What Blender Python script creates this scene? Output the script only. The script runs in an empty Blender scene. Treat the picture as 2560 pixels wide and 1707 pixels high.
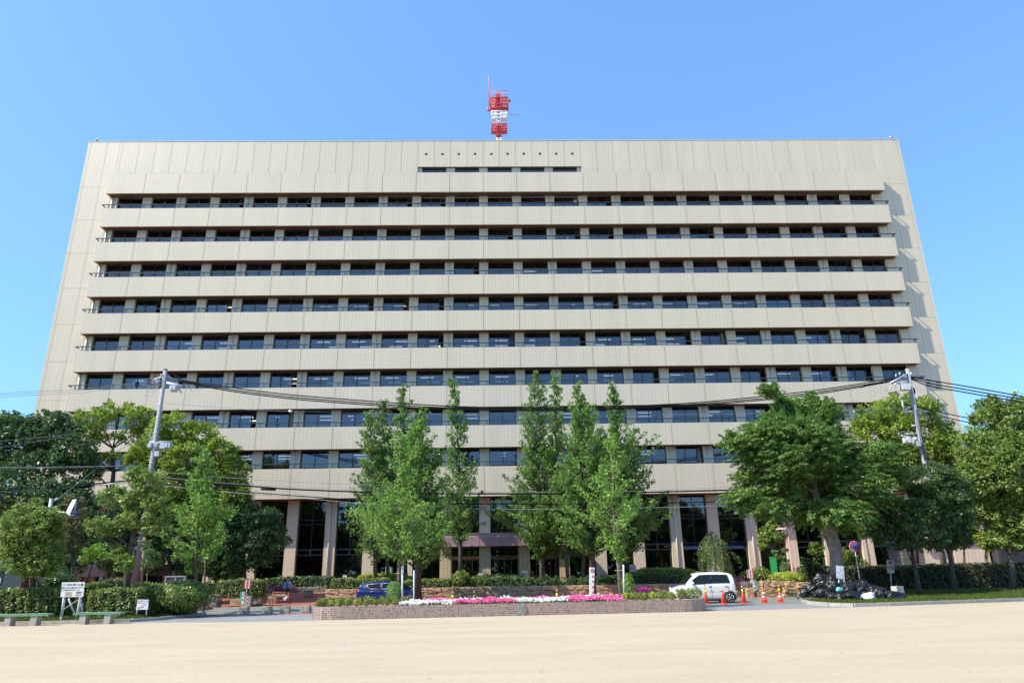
import bpy, bmesh, math, random
import numpy as np
from mathutils import Vector, Matrix, noise
random.seed(7); rng = np.random.default_rng(11)
SC = bpy.context.scene
COL = SC.collection
# ------------------------------------------------------------------ camera
FPX, PITCH, ROLL, YAW, H = 1747.0, .3184, .0169, .0241, 1.75
_F = np.array([math.sin(YAW)*math.cos(PITCH), math.cos(YAW)*math.cos(PITCH), math.sin(PITCH)])
_R0 = np.array([math.cos(YAW), -math.sin(YAW), 0.0]); _U0 = np.cross(_R0, _F)
_R = _R0*math.cos(ROLL)-_U0*math.sin(ROLL); _U = _U0*math.cos(ROLL)+_R0*math.sin(ROLL)
_C = np.array([0, 0, H])
cam_data = bpy.data.cameras.new('camera'); cam_data.lens = FPX/2560*36; cam_data.sensor_width = 36
cam_data.clip_end = 3000; cam_data.clip_start = .1
cam = bpy.data.objects.new('camera', cam_data); COL.objects.link(cam)
cam.matrix_world = Matrix(((_R[0], _U[0], -_F[0], 0), (_R[1], _U[1], -_F[1], 0), (_R[2], _U[2], -_F[2], H), (0, 0, 0, 1)))
SC.camera = cam
# ------------------------------------------------------------------ light
SUN = Vector((-2.33, -1.0, 2.65)).normalized()          # towards the sun
world = bpy.data.worlds.new('World'); SC.world = world; world.use_nodes = True
wn = world.node_tree.nodes; wl = world.node_tree.links
sky = wn.new('ShaderNodeTexSky'); sky.sky_type = 'NISHITA'; sky.sun_disc = False
sky.sun_elevation = math.asin(SUN.z); sky.sun_rotation = math.atan2(SUN.x, SUN.y)
sky.altitude = 0; sky.air_density = 1.0; sky.dust_density = 1.0; sky.ozone_density = 8.0
bg = wn['Background']; bg.inputs['Strength'].default_value = .15
gm = wn.new('ShaderNodeGamma'); gm.inputs['Gamma'].default_value = .6; wl.new(sky.outputs[0], gm.inputs['Color'])
tn = wn.new('ShaderNodeMix'); tn.data_type = 'RGBA'; tn.blend_type = 'MULTIPLY'; tn.inputs['Factor'].default_value = 1; tn.inputs['B'].default_value = (.85, 1.235, 1.62, 1)
tn.clamp_result = False; wl.new(gm.outputs[0], tn.inputs['A']); wl.new(tn.outputs['Result'], bg.inputs['Color'])
sl = bpy.data.lights.new('sun', 'SUN'); sl.energy = 3.0; sl.angle = math.radians(.5); sl.color = (1, .92, .78)
so = bpy.data.objects.new('sun', sl); COL.objects.link(so); so.rotation_euler = SUN.to_track_quat('Z', 'Y').to_euler()
vs = SC.view_settings; vs.view_transform = 'Standard'; vs.look = 'None'; vs.exposure = 1.2; vs.gamma = 1; vs.use_curve_mapping = False
SC.cycles.max_bounces = 6; SC.cycles.transparent_max_bounces = 12; SC.cycles.diffuse_bounces = 3
SC.cycles.use_denoising = True

# ------------------------------------------------------------------ helpers
def ray(px, py): return _R*(px-1280)/FPX-_U*(py-853.5)/FPX+_F
def P(px, py, Y):
    d = ray(px, py); return Vector(_C+d*Y/d[1])
def G(px, py, z=0.):
    d = ray(px, py); return Vector(_C+d*(z-H)/d[2])
def GX(px, Y, z=0.):            # ground point at depth Y seen in column px
    py = 1450.
    for _ in range(8):
        q = P(px, py, Y); py += (q.z-z)*1860/Y/.95
    return Vector((P(px, py, Y).x, Y, z))
WL = {}
def fin(o, loc, parent):
    base = WL[parent.name] if parent is not None else Vector((0, 0, 0))
    loc = Vector(loc); o.location = loc-base; o.parent = parent; WL[o.name] = loc
    COL.objects.link(o)
    return o
def tag(o, label=None, cat=None, group=None, kind=None):
    if label: o['label'] = label
    if cat: o['category'] = cat
    if group: o['group'] = group
    if kind: o['kind'] = kind
    return o
def thing(name, label, cat, loc, group=None):
    o = bpy.data.objects.new(name, None); o.empty_display_size = .2
    WLn = fin(o, loc, None); return tag(o, label, cat, group)
class MB:
    def __init__(s): s.v = []; s.f = []; s.m = []; s.sm = []
    def add(s, vs, fs, m=0, smooth=False):
        n = len(s.v); s.v += [tuple(v) for v in vs]
        for f in fs: s.f.append(tuple(i+n for i in f)); s.m.append(m); s.sm.append(smooth)
        return s
    def box(s, a, b, m=0, rz=0, piv=None):
        x0, y0, z0 = a; x1, y1, z1 = b
        v = [(x0, y0, z0), (x1, y0, z0), (x1, y1, z0), (x0, y1, z0), (x0, y0, z1), (x1, y0, z1), (x1, y1, z1), (x0, y1, z1)]
        if rz:
            c = piv or ((x0+x1)/2, (y0+y1)/2); cs, sn = math.cos(rz), math.sin(rz)
            v = [(c[0]+(x-c[0])*cs-(y-c[1])*sn, c[1]+(x-c[0])*sn+(y-c[1])*cs, z) for x, y, z in v]
        return s.add(v, [(0, 3, 2, 1), (4, 5, 6, 7), (0, 1, 5, 4), (1, 2, 6, 5), (2, 3, 7, 6), (3, 0, 4, 7)], m)
    def tube(s, pts, rad, n=8, m=0, cap=True):
        pts = [Vector(p) for p in pts]
        if not hasattr(rad, '__len__'): rad = [rad]*len(pts)
        vs = []; up = Vector((0.13, .97, .2)).normalized()
        for i, p in enumerate(pts):
            d = (pts[min(i+1, len(pts)-1)]-pts[max(i-1, 0)]).normalized()
            a = d.cross(up)
            if a.length < .1: a = d.cross(Vector((1, 0, 0)))
            a.normalize(); b = d.cross(a).normalized()
            for k in range(n):
                t = 2*math.pi*k/n; vs.append(p+(a*math.cos(t)+b*math.sin(t))*rad[i])
        fs = []
        for i in range(len(pts)-1):
            for k in range(n):
                k2 = (k+1) % n; fs.append((i*n+k, i*n+k2, (i+1)*n+k2, (i+1)*n+k))
        s.add(vs, fs, m, True)
        if cap:
            q = len(s.v)-len(vs)
            s.f.append(tuple(q+k for k in range(n-1, -1, -1))); s.m.append(m); s.sm.append(False)
            e = q+(len(pts)-1)*n; s.f.append(tuple(e+k for k in range(n))); s.m.append(m); s.sm.append(False)
        return s
    def bar(s, a, b, w, m=0):                 # square bar
        return s.tube([a, b], w*.7071, 4, m)
    def quad(s, a, b, c, d, m=0): return s.add([a, b, c, d], [(0, 1, 2, 3)], m)
    def prism(s, poly, z0, z1, m=0):
        n = len(poly); v = [(x, y, z0) for x, y in poly]+[(x, y, z1) for x, y in poly]
        f = [tuple(range(n-1, -1, -1)), tuple(range(n, 2*n))]+[(i, (i+1) % n, n+(i+1) % n, n+i) for i in range(n)]
        return s.add(v, f, m)
    def disc(s, c, r, nrm, n=20, m=0, ry=None, th=.01):
        nrm = Vector(nrm).normalized(); a = nrm.cross(Vector((0, 0, 1)))
        if a.length < .1: a = nrm.cross(Vector((0, 1, 0)))
        a.normalize(); b = nrm.cross(a); c = Vector(c); ry = ry or r
        r1 = [c+a*math.cos(2*math.pi*k/n)*r+b*math.sin(2*math.pi*k/n)*ry for k in range(n)]
        r2 = [p-nrm*th for p in r1]
        return s.add(r1+r2, [tuple(range(n)), tuple(range(2*n-1, n-1, -1))]+[(k, n+k, n+(k+1) % n, (k+1) % n) for k in range(n)], m)
    def ball(s, c, r, m=0, nu=10, nv=7, sc=(1, 1, 1)):
        v = [(c[0], c[1], c[2]+r*sc[2])]; f = []
        for i in range(1, nv):
            t = math.pi*i/nv
            for k in range(nu):
                a = 2*math.pi*k/nu; v.append((c[0]+r*sc[0]*math.sin(t)*math.cos(a), c[1]+r*sc[1]*math.sin(t)*math.sin(a), c[2]+r*sc[2]*math.cos(t)))
        v.append((c[0], c[1], c[2]-r*sc[2])); L = len(v)-1
        for k in range(nu):
            k2 = (k+1) % nu; f.append((0, 1+k, 1+k2)); f.append((L, 1+(nv-2)*nu+k2, 1+(nv-2)*nu+k))
            for i in range(nv-2): f.append((1+i*nu+k, 1+(i+1)*nu+k, 1+(i+1)*nu+k2, 1+i*nu+k2))
        return s.add(v, f, m, True)
    def mesh(s, name, mats, origin=(0, 0, 0)):
        me = bpy.data.meshes.new(name); o = Vector(origin)
        me.from_pydata([(v[0]-o[0], v[1]-o[1], v[2]-o[2]) for v in s.v], [], s.f)
        for m in (mats if isinstance(mats, (list, tuple)) else [mats]): me.materials.append(m)
        me.polygons.foreach_set('material_index', s.m); me.polygons.foreach_set('use_smooth', s.sm); me.update()
        return me
    def build(s, name, mats, parent=None, label=None, cat=None, group=None, kind=None, loc=None):
        """vertices are world coordinates; loc = object origin"""
        if loc is None: loc = WL[parent.name] if parent is not None else (0, 0, 0)
        o = bpy.data.objects.new(name, s.mesh(name, mats, loc)); fin(o, loc, parent)
        return tag(o, label, cat, group, kind)
def inst(name, me, loc, parent=None, rot=None, sc=None, **kw):
    o = bpy.data.objects.new(name, me); fin(o, loc, parent)
    if rot: o.rotation_euler = rot
    if sc: o.scale = sc
    return tag(o, **kw)
def dup(root, loc, label=None, group=None, rot=None, sc=None):
    r = root.copy(); COL.objects.link(r); r.location = loc; WL[r.name] = Vector(loc)
    if rot is not None: r.rotation_euler = rot
    if sc is not None: r.scale = sc
    if label: r['label'] = label
    if group: r['group'] = group
    for ch in list(root.children):
        c = ch.copy(); COL.objects.link(c); c.parent = r
        for g in ch.children:
            d = g.copy(); COL.objects.link(d); d.parent = c
    return r
# ------------------------------------------------------------------ materials
MATS = {}
def nodes(name):
    m = bpy.data.materials.new(name); m.use_nodes = True; nt = m.node_tree
    return m, nt.nodes, nt.links, nt.nodes['Principled BSDF']
def mat(name, col, rough=.6, var=0., scale=3., metal=0., spec=.5, bump=0., col2=None, det=4., coat=0., ior=None, emit=0.):
    if name in MATS: return MATS[name]
    m, N, L, b = nodes(name)
    b.inputs['Base Color'].default_value = (*col, 1); b.inputs['Roughness'].default_value = rough
    b.inputs['Metallic'].default_value = metal; b.inputs['Specular IOR Level'].default_value = spec
    if coat: b.inputs['Coat Weight'].default_value = coat; b.inputs['Coat Roughness'].default_value = .03
    if ior: b.inputs['IOR'].default_value = ior
    if emit: b.inputs['Emission Color'].default_value = (*col, 1); b.inputs['Emission Strength'].default_value = emit
    if var or col2 or bump:
        g = N.new('ShaderNodeNewGeometry'); n = N.new('ShaderNodeTexNoise'); n.inputs['Scale'].default_value = scale; n.inputs['Detail'].default_value = det
        L.new(g.outputs['Position'], n.inputs['Vector'])
        if var or col2:
            c2 = col2 or tuple(c*(1-var) for c in col); c1 = col if col2 else tuple(min(1, c*(1+var)) for c in col)
            r = N.new('ShaderNodeValToRGB'); r.color_ramp.elements[0].position = .35; r.color_ramp.elements[1].position = .65
            r.color_ramp.elements[0].color = (*c2, 1); r.color_ramp.elements[1].color = (*c1, 1)
            L.new(n.outputs['Fac'], r.inputs[0]); L.new(r.outputs[0], b.inputs['Base Color'])
        if bump:
            bp = N.new('ShaderNodeBump'); bp.inputs['Strength'].default_value = bump; bp.inputs['Distance'].default_value = .02
            L.new(n.outputs['Fac'], bp.inputs['Height']); L.new(bp.outputs[0], b.inputs['Normal'])
    MATS[name] = m; return m
def math_node(N, op, a=None, b=None):
    n = N.new('ShaderNodeMath'); n.operation = op
    for i, x in enumerate((a, b)):
        if isinstance(x, (int, float)): n.inputs[i].default_value = x
    return n
def tile_mat(name, c1, c2, mortar, w, h, ms, X0=0., Z0=0., rough=.35, plan=False, offset=0., bias=0., bump=.3, big=.06):
    m, N, L, b = nodes(name)
    g = N.new('ShaderNodeNewGeometry'); s = N.new('ShaderNodeSeparateXYZ'); L.new(g.outputs['Position'], s.inputs[0])
    cx = N.new('ShaderNodeCombineXYZ')
    if plan:
        L.new(s.outputs[0], cx.inputs[0]); L.new(s.outputs[1], cx.inputs[1])
    else:
        a = N.new('ShaderNodeMath'); a.operation = 'ADD'; L.new(s.outputs[0], a.inputs[0]); L.new(s.outputs[1], a.inputs[1])
        a2 = math_node(N, 'SUBTRACT', None, X0); L.new(a.outputs[0], a2.inputs[0]); L.new(a2.outputs[0], cx.inputs[0])
        z2 = math_node(N, 'SUBTRACT', None, Z0); L.new(s.outputs[2], z2.inputs[0]); L.new(z2.outputs[0], cx.inputs[1])
    br = N.new('ShaderNodeTexBrick'); br.offset = offset; br.squash = 1; L.new(cx.outputs[0], br.inputs['Vector'])
    for k, v in (('Scale', 1), ('Mortar Size', ms), ('Mortar Smooth', .1), ('Bias', bias), ('Brick Width', w), ('Row Height', h)): br.inputs[k].default_value = v
    br.inputs['Color1'].default_value = (*c1, 1); br.inputs['Color2'].default_value = (*c2, 1); br.inputs['Mortar'].default_value = (*mortar, 1)
    n = N.new('ShaderNodeTexNoise'); n.inputs['Scale'].default_value = .35; n.inputs['Detail'].default_value = 5; mq = N.new('ShaderNodeMapping'); mq.inputs['Scale'].default_value = (1, 1, 1) if plan else (2.6, 2.6, .16); L.new(g.outputs['Position'], mq.inputs[0]); L.new(mq.outputs[0], n.inputs['Vector'])
    mp = N.new('ShaderNodeMapRange'); mp.inputs['To Min'].default_value = 1-big*1.6; mp.inputs['To Max'].default_value = 1+big*1.6
    mp.inputs['From Min'].default_value = .25; mp.inputs['From Max'].default_value = .75
    L.new(n.outputs['Fac'], mp.inputs['Value'])
    mx = N.new('ShaderNodeMix'); mx.data_type = 'RGBA'; mx.blend_type = 'MULTIPLY'; mx.inputs['Factor'].default_value = 1
    L.new(br.outputs['Color'], mx.inputs['A']); L.new(mp.outputs[0], mx.inputs['B']); L.new(mx.outputs['Result'], b.inputs['Base Color'])
    b.inputs['Roughness'].default_value = rough
    if bump:
        bp = N.new('ShaderNodeBump'); bp.inputs['Strength'].default_value = bump; bp.inputs['Distance'].default_value = .01; bp.invert = True
        L.new(br.outputs['Fac'], bp.inputs['Height']); L.new(bp.outputs[0], b.inputs['Normal'])
    MATS[name] = m; return m
def leaf_mat(name, lo, hi, trans=.35, rough=.5, hot=None):
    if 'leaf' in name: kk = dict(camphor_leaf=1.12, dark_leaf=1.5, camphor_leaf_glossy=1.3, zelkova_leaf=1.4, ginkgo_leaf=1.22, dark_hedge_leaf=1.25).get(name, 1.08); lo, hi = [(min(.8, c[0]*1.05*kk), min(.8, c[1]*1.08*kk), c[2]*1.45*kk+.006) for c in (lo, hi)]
    m, N, L, b = nodes(name)
    at = N.new('ShaderNodeAttribute'); at.attribute_name = 'rnd'
    r = N.new('ShaderNodeValToRGB'); e = r.color_ramp.elements; e[0].position = .05; e[1].position = .9
    e[0].color = (*lo, 1); e[1].color = (*hi, 1)
    if hot: x = r.color_ramp.elements.new(.97); x.color = (*hot, 1)
    L.new(at.outputs['Fac'], r.inputs[0]); L.new(r.outputs[0], b.inputs['Base Color'])
    b.inputs['Roughness'].default_value = rough; b.inputs['Specular IOR Level'].default_value = .35
    t = N.new('ShaderNodeBsdfTranslucent'); L.new(r.outputs[0], t.inputs['Color'])
    mx = N.new('ShaderNodeMixShader'); mx.inputs[0].default_value = trans
    L.new(b.outputs[0], mx.inputs[1]); L.new(t.outputs[0], mx.inputs[2]); L.new(mx.outputs[0], N['Material Output'].inputs['Surface'])
    MATS[name] = m; return m
def glass_mat(name, tint, ior=1.7, rough=0., dark=1.):
    m, N, L, b = nodes(name); N.remove(b)
    f = N.new('ShaderNodeFresnel'); f.inputs['IOR'].default_value = ior
    t = N.new('ShaderNodeBsdfTransparent'); t.inputs['Color'].default_value = (*tint, 1)
    g = N.new('ShaderNodeBsdfGlossy'); g.inputs['Roughness'].default_value = rough; g.inputs['Color'].default_value = (.95, .97, 1, 1)
    mx = N.new('ShaderNodeMixShader'); L.new(f.outputs[0], mx.inputs[0]); L.new(t.outputs[0], mx.inputs[1]); L.new(g.outputs[0], mx.inputs[2])
    L.new(mx.outputs[0], N['Material Output'].inputs['Surface']); MATS[name] = m; return m
PITCHX = 3.31; XC = -1.12
TILE = tile_mat('beige_wall_tile', (.655, .59, .44), (.70, .60, .43), (.45, .36, .27), PITCHX/10, 3.6/27, .010, XC, .05, rough=.4, big=.035)
TILE_S = TILE
JOINT = mat('joint_brown', (.13, .085, .06), .8)
CONC = mat('light_concrete', (.40, .38, .345), .8, var=.12, scale=6, bump=.3)
CONCG = mat('grey_concrete', (.36, .36, .36), .8, var=.12, scale=8, bump=.2)
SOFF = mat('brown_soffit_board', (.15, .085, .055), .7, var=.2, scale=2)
SOFFD = mat('brown_soffit_groove', (.06, .035, .025), .8)
FRAME = mat('dark_bronze_frame', (.018, .018, .022), .4)
RAIL = mat('dark_grey_rail', (.05, .055, .065), .4, metal=.3)
PIPE = mat('cream_pipe', (.66, .63, .56), .5)
GLASS = glass_mat('window_glass', (.42, .46, .5), 1.95)
CGLASS = glass_mat('car_glass', (.25, .3, .3), 1.5)
WHITE = mat('white_paint', (.8, .8, .8), .5)
WHITEG = mat('white_enamel', (.78, .8, .84), .3)
BLACK = mat('black_rubber', (.02, .02, .02), .6)
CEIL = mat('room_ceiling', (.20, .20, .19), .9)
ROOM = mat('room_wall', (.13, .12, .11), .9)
CURT = mat('pale_curtain', (.34, .36, .38), .9, var=.1, scale=4)
CURTG = mat('grey_curtain', (.36, .36, .37), .9, var=.12, scale=6)
LAMP = mat('lit_fluorescent_tube', (1, .97, .9), .5, emit=1.05)
STEEL = mat('galvanised_steel', (.5, .52, .55), .45, metal=.4, var=.1, scale=5)
POLEM = mat('pole_concrete', (.29, .29, .32), .7, var=.08, scale=2)
WIRE = mat('black_cable', (.006, .006, .007), .8, spec=.2)
WIREG = mat('grey_cable', (.25, .27, .3), .5)
RED = mat('antenna_red', (.62, .05, .05), .45, var=.1, scale=2)
BARK = mat('grey_bark', (.15, .125, .10), .9, var=.35, scale=9, bump=1.)
BARKD = mat('dark_bark', (.07, .058, .048), .9, var=.35, scale=9, bump=1.)
BARKZ = mat('smooth_grey_bark', (.24, .205, .175), .85, var=.28, scale=4, bump=.5)
L_CAM = leaf_mat('camphor_leaf', (0.138, 0.213, 0.023), (0.337, 0.426, 0.045), .4)
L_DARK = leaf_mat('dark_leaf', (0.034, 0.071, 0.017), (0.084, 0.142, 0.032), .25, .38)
L_GINK = leaf_mat('ginkgo_leaf', (0.092, 0.177, 0.028), (0.199, 0.320, 0.051), .4)
L_GINK2 = leaf_mat('bright_ginkgo_leaf', (0.123, 0.241, 0.028), (0.276, 0.440, 0.057), .42)
L_ZELK = leaf_mat('zelkova_leaf', (0.069, 0.149, 0.025), (0.184, 0.270, 0.045), .38, hot=(.20, .13, .05))
L_CAM2 = leaf_mat('camphor_leaf_glossy', (0.107, 0.170, 0.028), (0.261, 0.327, 0.057), .35, .4)
L_HEDGE = leaf_mat('hedge_leaf', (0.077, 0.142, 0.017), (0.245, 0.312, 0.045), .3, .35, hot=(.30, .16, .06))
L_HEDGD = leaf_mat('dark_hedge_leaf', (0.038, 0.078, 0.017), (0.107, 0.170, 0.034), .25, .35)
L_HEDGR = leaf_mat('reddish_hedge_leaf', (0.054, 0.071, 0.020), (0.123, 0.128, 0.034), .25, .4, hot=(.14, .06, .03))
L_AZ = leaf_mat('azalea_leaf', (0.184, 0.241, 0.023), (0.429, 0.469, 0.045), .35)
L_NAN = leaf_mat('golden_shrub_leaf', (.10, .17, .02), (.28, .34, .04), .4, hot=(.42, .22, .05))
L_GRASS = leaf_mat('grass_blade', (.06, .10, .015), (.17, .22, .035), .4)
L_WEEP = leaf_mat('weeping_leaf', (0.077, 0.142, 0.034), (0.230, 0.312, 0.080), .35)
L_OLIVE = leaf_mat('olive_leaf', (.08, .09, .02), (.2, .18, .05), .35)
P_WHITE = leaf_mat('white_petal', (.62, .64, .60), (.85, .85, .85), .3, .7)
P_PINK = leaf_mat('pink_petal', (.70, .06, .26), (.85, .30, .62), .3, .7)
P_HOT = leaf_mat('hot_pink_petal', (.75, .03, .16), (.82, .12, .38), .3, .7)
P_PURP = leaf_mat('purple_petal', (.3, .02, .2), (.5, .08, .4), .3, .7)
P_ORANGE = leaf_mat('orange_petal', (.8, .12, .03), (.9, .22, .06), .3, .7)
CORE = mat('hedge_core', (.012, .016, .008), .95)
def text(body, size, loc, parent, m, name='lettering', rot=(math.pi/2, 0, 0), align='CENTER', vert=False, ex=.002):
    if vert: body = '\n'.join(body)
    c = bpy.data.curves.new(name, 'FONT'); c.body = body; c.size = size; c.align_x = align; c.align_y = 'CENTER'; c.extrude = ex
    c.resolution_u = 2; c.space_line = .82 if vert else 1
    tmp = bpy.data.objects.new('tmp', c); me = bpy.data.meshes.new_from_object(tmp); bpy.data.objects.remove(tmp); bpy.data.curves.remove(c)
    me.materials.clear(); me.materials.append(m); me.name = name
    o = bpy.data.objects.new(name, me); fin(o, loc, parent); o.rotation_euler = rot
    return o
T_BLUE = mat('print_blue', (.03, .08, .42), .5); T_RED = mat('print_red', (.65, .03, .04), .5); T_DARK = mat('print_dark', (.06, .06, .07), .5); T_GREEN = mat('print_green', (.02, .32, .12), .5)
T_WHITE = mat('print_white', (.8, .8, .8), .5); T_ORANGE = mat('print_orange', (.8, .2, .03), .5); T_YEL = mat('print_yellow', (.85, .55, .03), .5); T_BLACK = mat('print_black', (.015, .015, .015), .5)
T_SKY = mat('print_sky_blue', (.1, .35, .8), .5)
# ------------------------------------------------------------------ ground
def noise_mix(name, cols, scale, rough=.9, spots=None, bump=.3, dist=.01, big=None):
    m, N, L, b = nodes(name); g = N.new('ShaderNodeNewGeometry')
    n = N.new('ShaderNodeTexNoise'); n.inputs['Scale'].default_value = scale; n.inputs['Detail'].default_value = 8; n.inputs['Roughness'].default_value = .65
    L.new(g.outputs['Position'], n.inputs['Vector'])
    r = N.new('ShaderNodeValToRGB'); r.color_ramp.elements[0].position = .3; r.color_ramp.elements[1].position = .7
    r.color_ramp.elements[0].color = (*cols[0], 1); r.color_ramp.elements[1].color = (*cols[1], 1); L.new(n.outputs['Fac'], r.inputs[0]); out = r.outputs[0]
    if big:
        n2 = N.new('ShaderNodeTexNoise'); n2.inputs['Scale'].default_value = big[0]; n2.inputs['Detail'].default_value = 5; n2.inputs['Distortion'].default_value = .6
        mpn = N.new('ShaderNodeMapping'); mpn.inputs['Scale'].default_value = (.35, 1.4, 1); L.new(g.outputs['Position'], mpn.inputs[0]); L.new(mpn.outputs[0], n2.inputs['Vector'])
        mr = N.new('ShaderNodeMapRange'); mr.inputs['From Min'].default_value = .3; mr.inputs['From Max'].default_value = .7; mr.inputs['To Min'].default_value = 1-big[1]; mr.inputs['To Max'].default_value = 1+big[1]*.4
        L.new(n2.outputs['Fac'], mr.inputs['Value'])
        mx = N.new('ShaderNodeMix'); mx.data_type = 'RGBA'; mx.blend_type = 'MULTIPLY'; mx.inputs['Factor'].default_value = 1
        L.new(out, mx.inputs['A']); L.new(mr.outputs[0], mx.inputs['B']); out = mx.outputs['Result']
    if spots:
        v = N.new('ShaderNodeTexVoronoi'); v.inputs['Scale'].default_value = spots[0]; L.new(g.outputs['Position'], v.inputs['Vector'])
        s = N.new('ShaderNodeValToRGB'); s.color_ramp.elements[0].position = spots[1]; s.color_ramp.elements[1].position = spots[1]*1.8
        s.color_ramp.elements[0].color = (*spots[2], 1); s.color_ramp.elements[1].color = (1, 1, 1, 1); L.new(v.outputs['Distance'], s.inputs[0])
        mx = N.new('ShaderNodeMix'); mx.data_type = 'RGBA'; mx.blend_type = 'MULTIPLY'; mx.inputs['Factor'].default_value = .8
        L.new(out, mx.inputs['A']); L.new(s.outputs[0], mx.inputs['B']); out = mx.outputs['Result']
    L.new(out, b.inputs['Base Color']); b.inputs['Roughness'].default_value = rough
    bp = N.new('ShaderNodeBump'); bp.inputs['Strength'].default_value = bump; bp.inputs['Distance'].default_value = dist
    L.new(n.outputs['Fac'], bp.inputs['Height']); L.new(bp.outputs[0], b.inputs['Normal'])
    MATS[name] = m; return m
SAND = noise_mix('park_sand', ((.435, .355, .24), (.515, .425, .30)), 9, .95, (1.1, .035, (.45, .4, .35)), .5, .02, (.5, .10))
ASPH = noise_mix('worn_asphalt', ((.20, .20, .205), (.30, .30, .31)), 14, .9, None, .4, .01, (.4, .15))
ROADM = noise_mix('road_asphalt', ((.17, .19, .18), (.24, .26, .25)), 12, .85, None, .4, .01, (.3, .12))
EARTH = noise_mix('far_ground', ((.16, .14, .11), (.24, .2, .16)), 2, .95)
GRAV = noise_mix('pink_gravel', ((.30, .20, .17), (.58, .44, .40)), 22, .9, None, .9, .03)
SOIL = noise_mix('garden_soil', ((.10, .075, .05), (.2, .16, .11)), 10, .95, None, .8, .02)
TURF = noise_mix('turf_base', ((.05, .09, .02), (.12, .14, .04)), 6, .95, None, .8, .02)
BRICKP = tile_mat('red_brick_paving', (.34, .09, .065), (.42, .14, .09), (.20, .10, .08), .22, .11, .008, plan=True, offset=.5, rough=.8, big=.10)
def sheet(name, poly, z, m):
    o = MB().add([(x, y, z) for x, y in poly], [tuple(range(len(poly)))]).build(name, m, kind='structure'); return o
sheet('ground', [(-900, -300), (900, -300), (900, 1500), (-900, 1500)], 0, EARTH)
sheet('park_sand_ground', [(-120, -60), (120, -60), (120, 48), (25.5, 35.75), (15.6, 33.2), (9.4, 32.4), (-7.8, 30.8), (-10.4, 30.6), (-15.2, 31.7), (-20.7, 31.5), (-120, 31)], .004, SAND)
sheet('asphalt_apron', [(-16, 30.2), (18, 30.2), (18, 38), (-16, 38)], .0, ASPH).location.z = .002
sheet('road', [(-90, 37.2), (90, 37.2), (90, 42.2), (-90, 42.2)], .007, ROADM)
sheet('brick_strip', [(-16, 36.1), (-8.6, 36.1), (-8.6, 37.0), (-16, 37.0)], .006, BRICKP)
sheet('brick_pavement', [(-90, 42.45), (90, 42.45), (90, 62), (-90, 62)], .02, BRICKP)
def kerb(name, pts, w=.16, h=.13, m=CONC, n_each=.6, group='kerb'):
    """kerb of single stones along a polyline"""
    root = bpy.data.objects.new(name, None); fin(root, (pts[0][0], pts[0][1], 0), None); tag(root, kind='structure')
    for i in range(len(pts)-1):
        a = Vector((*pts[i], 0)); b = Vector((*pts[i+1], 0)); d = b-a; L = d.length; n = max(1, round(L/n_each)); ang = math.atan2(d.y, d.x)
        me = MB().box((0, -w/2, 0), (L/n-.012, w/2, h)).mesh('kerb_stone', m)
        for k in range(n):
            inst('kerb_stone', me, a+d*(k/n)+Vector((0, 0, random.uniform(-.004, .004))), root, rot=(0, 0, ang))
    return root
def zp(Y): return .022+.5*min(1, max(0, (Y-52.8)/4.7))
px0_, px1_ = -24., P(818, 1473, 48.2).x+.1
MB().add([(px0_, 52.8, .024), (px1_, 52.8, .024), (px1_, 57.5, .522), (px0_, 57.5, .522), (px0_, 60.5, .53), (px1_, 60.5, .53)], [(0, 1, 2, 3), (3, 2, 5, 4)]).build('brick_slope', BRICKP, kind='structure')
kerb('road_kerb', [(-16, 42.32), (21, 42.32)], .18, .12, n_each=.9)
GL = [(-40, 31.55), (-20.7, 31.62), (-17.4, 31.72), (-15.6, 32.2), (-14.9, 33.2), (-14.6, 35), (-14.4, 37.0)]
kerb('left_grass_kerb', GL[1:], .17, .13)
GR = [(17.2, 39.8), (15.9, 38.6), (15.35, 36.6), (15.5, 34.6), (16.2, 33.7), (18, 33.95), (26, 36.1), (34, 38.3)]
kerb('right_grass_kerb', GR, .18, .15)
def mound(name, poly, z, m): return MB().prism(poly, 0, z).build(name, m, kind='structure')
mound('left_turf', GL+[(-14.6, 37.0), (-40, 37.05)], .09, TURF)
mound('right_turf', GR+[(46, 41.6), (46, 46), (17.5, 46), (17.3, 41)], .11, TURF)
mound('right_turf_bank', [(18.6, 41.5), (46, 41.7), (46, 48), (18.6, 48)], .24, TURF)
# ------------------------------------------------------------------ office building
D = 60.765; W = D+.9; H2 = .05
XL, XR, WLx, WRx, ZT = -37.84, 38.96, -41.05, 42.03, 43.75
ZB = [37.32-3.6*n for n in range(8)]+[7.93]          # underside of each parapet band
ZTOP = [39.5]+[ZB[n]-1.64 for n in range(8)]            # top of each band
B = thing('office_building', 'ten storey beige tiled office block with long balcony bands across its front', 'building', (0, D, 0))
XB = [XC+PITCHX*k for k in range(-10, 12)]             # pier centres
JG = .018
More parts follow.
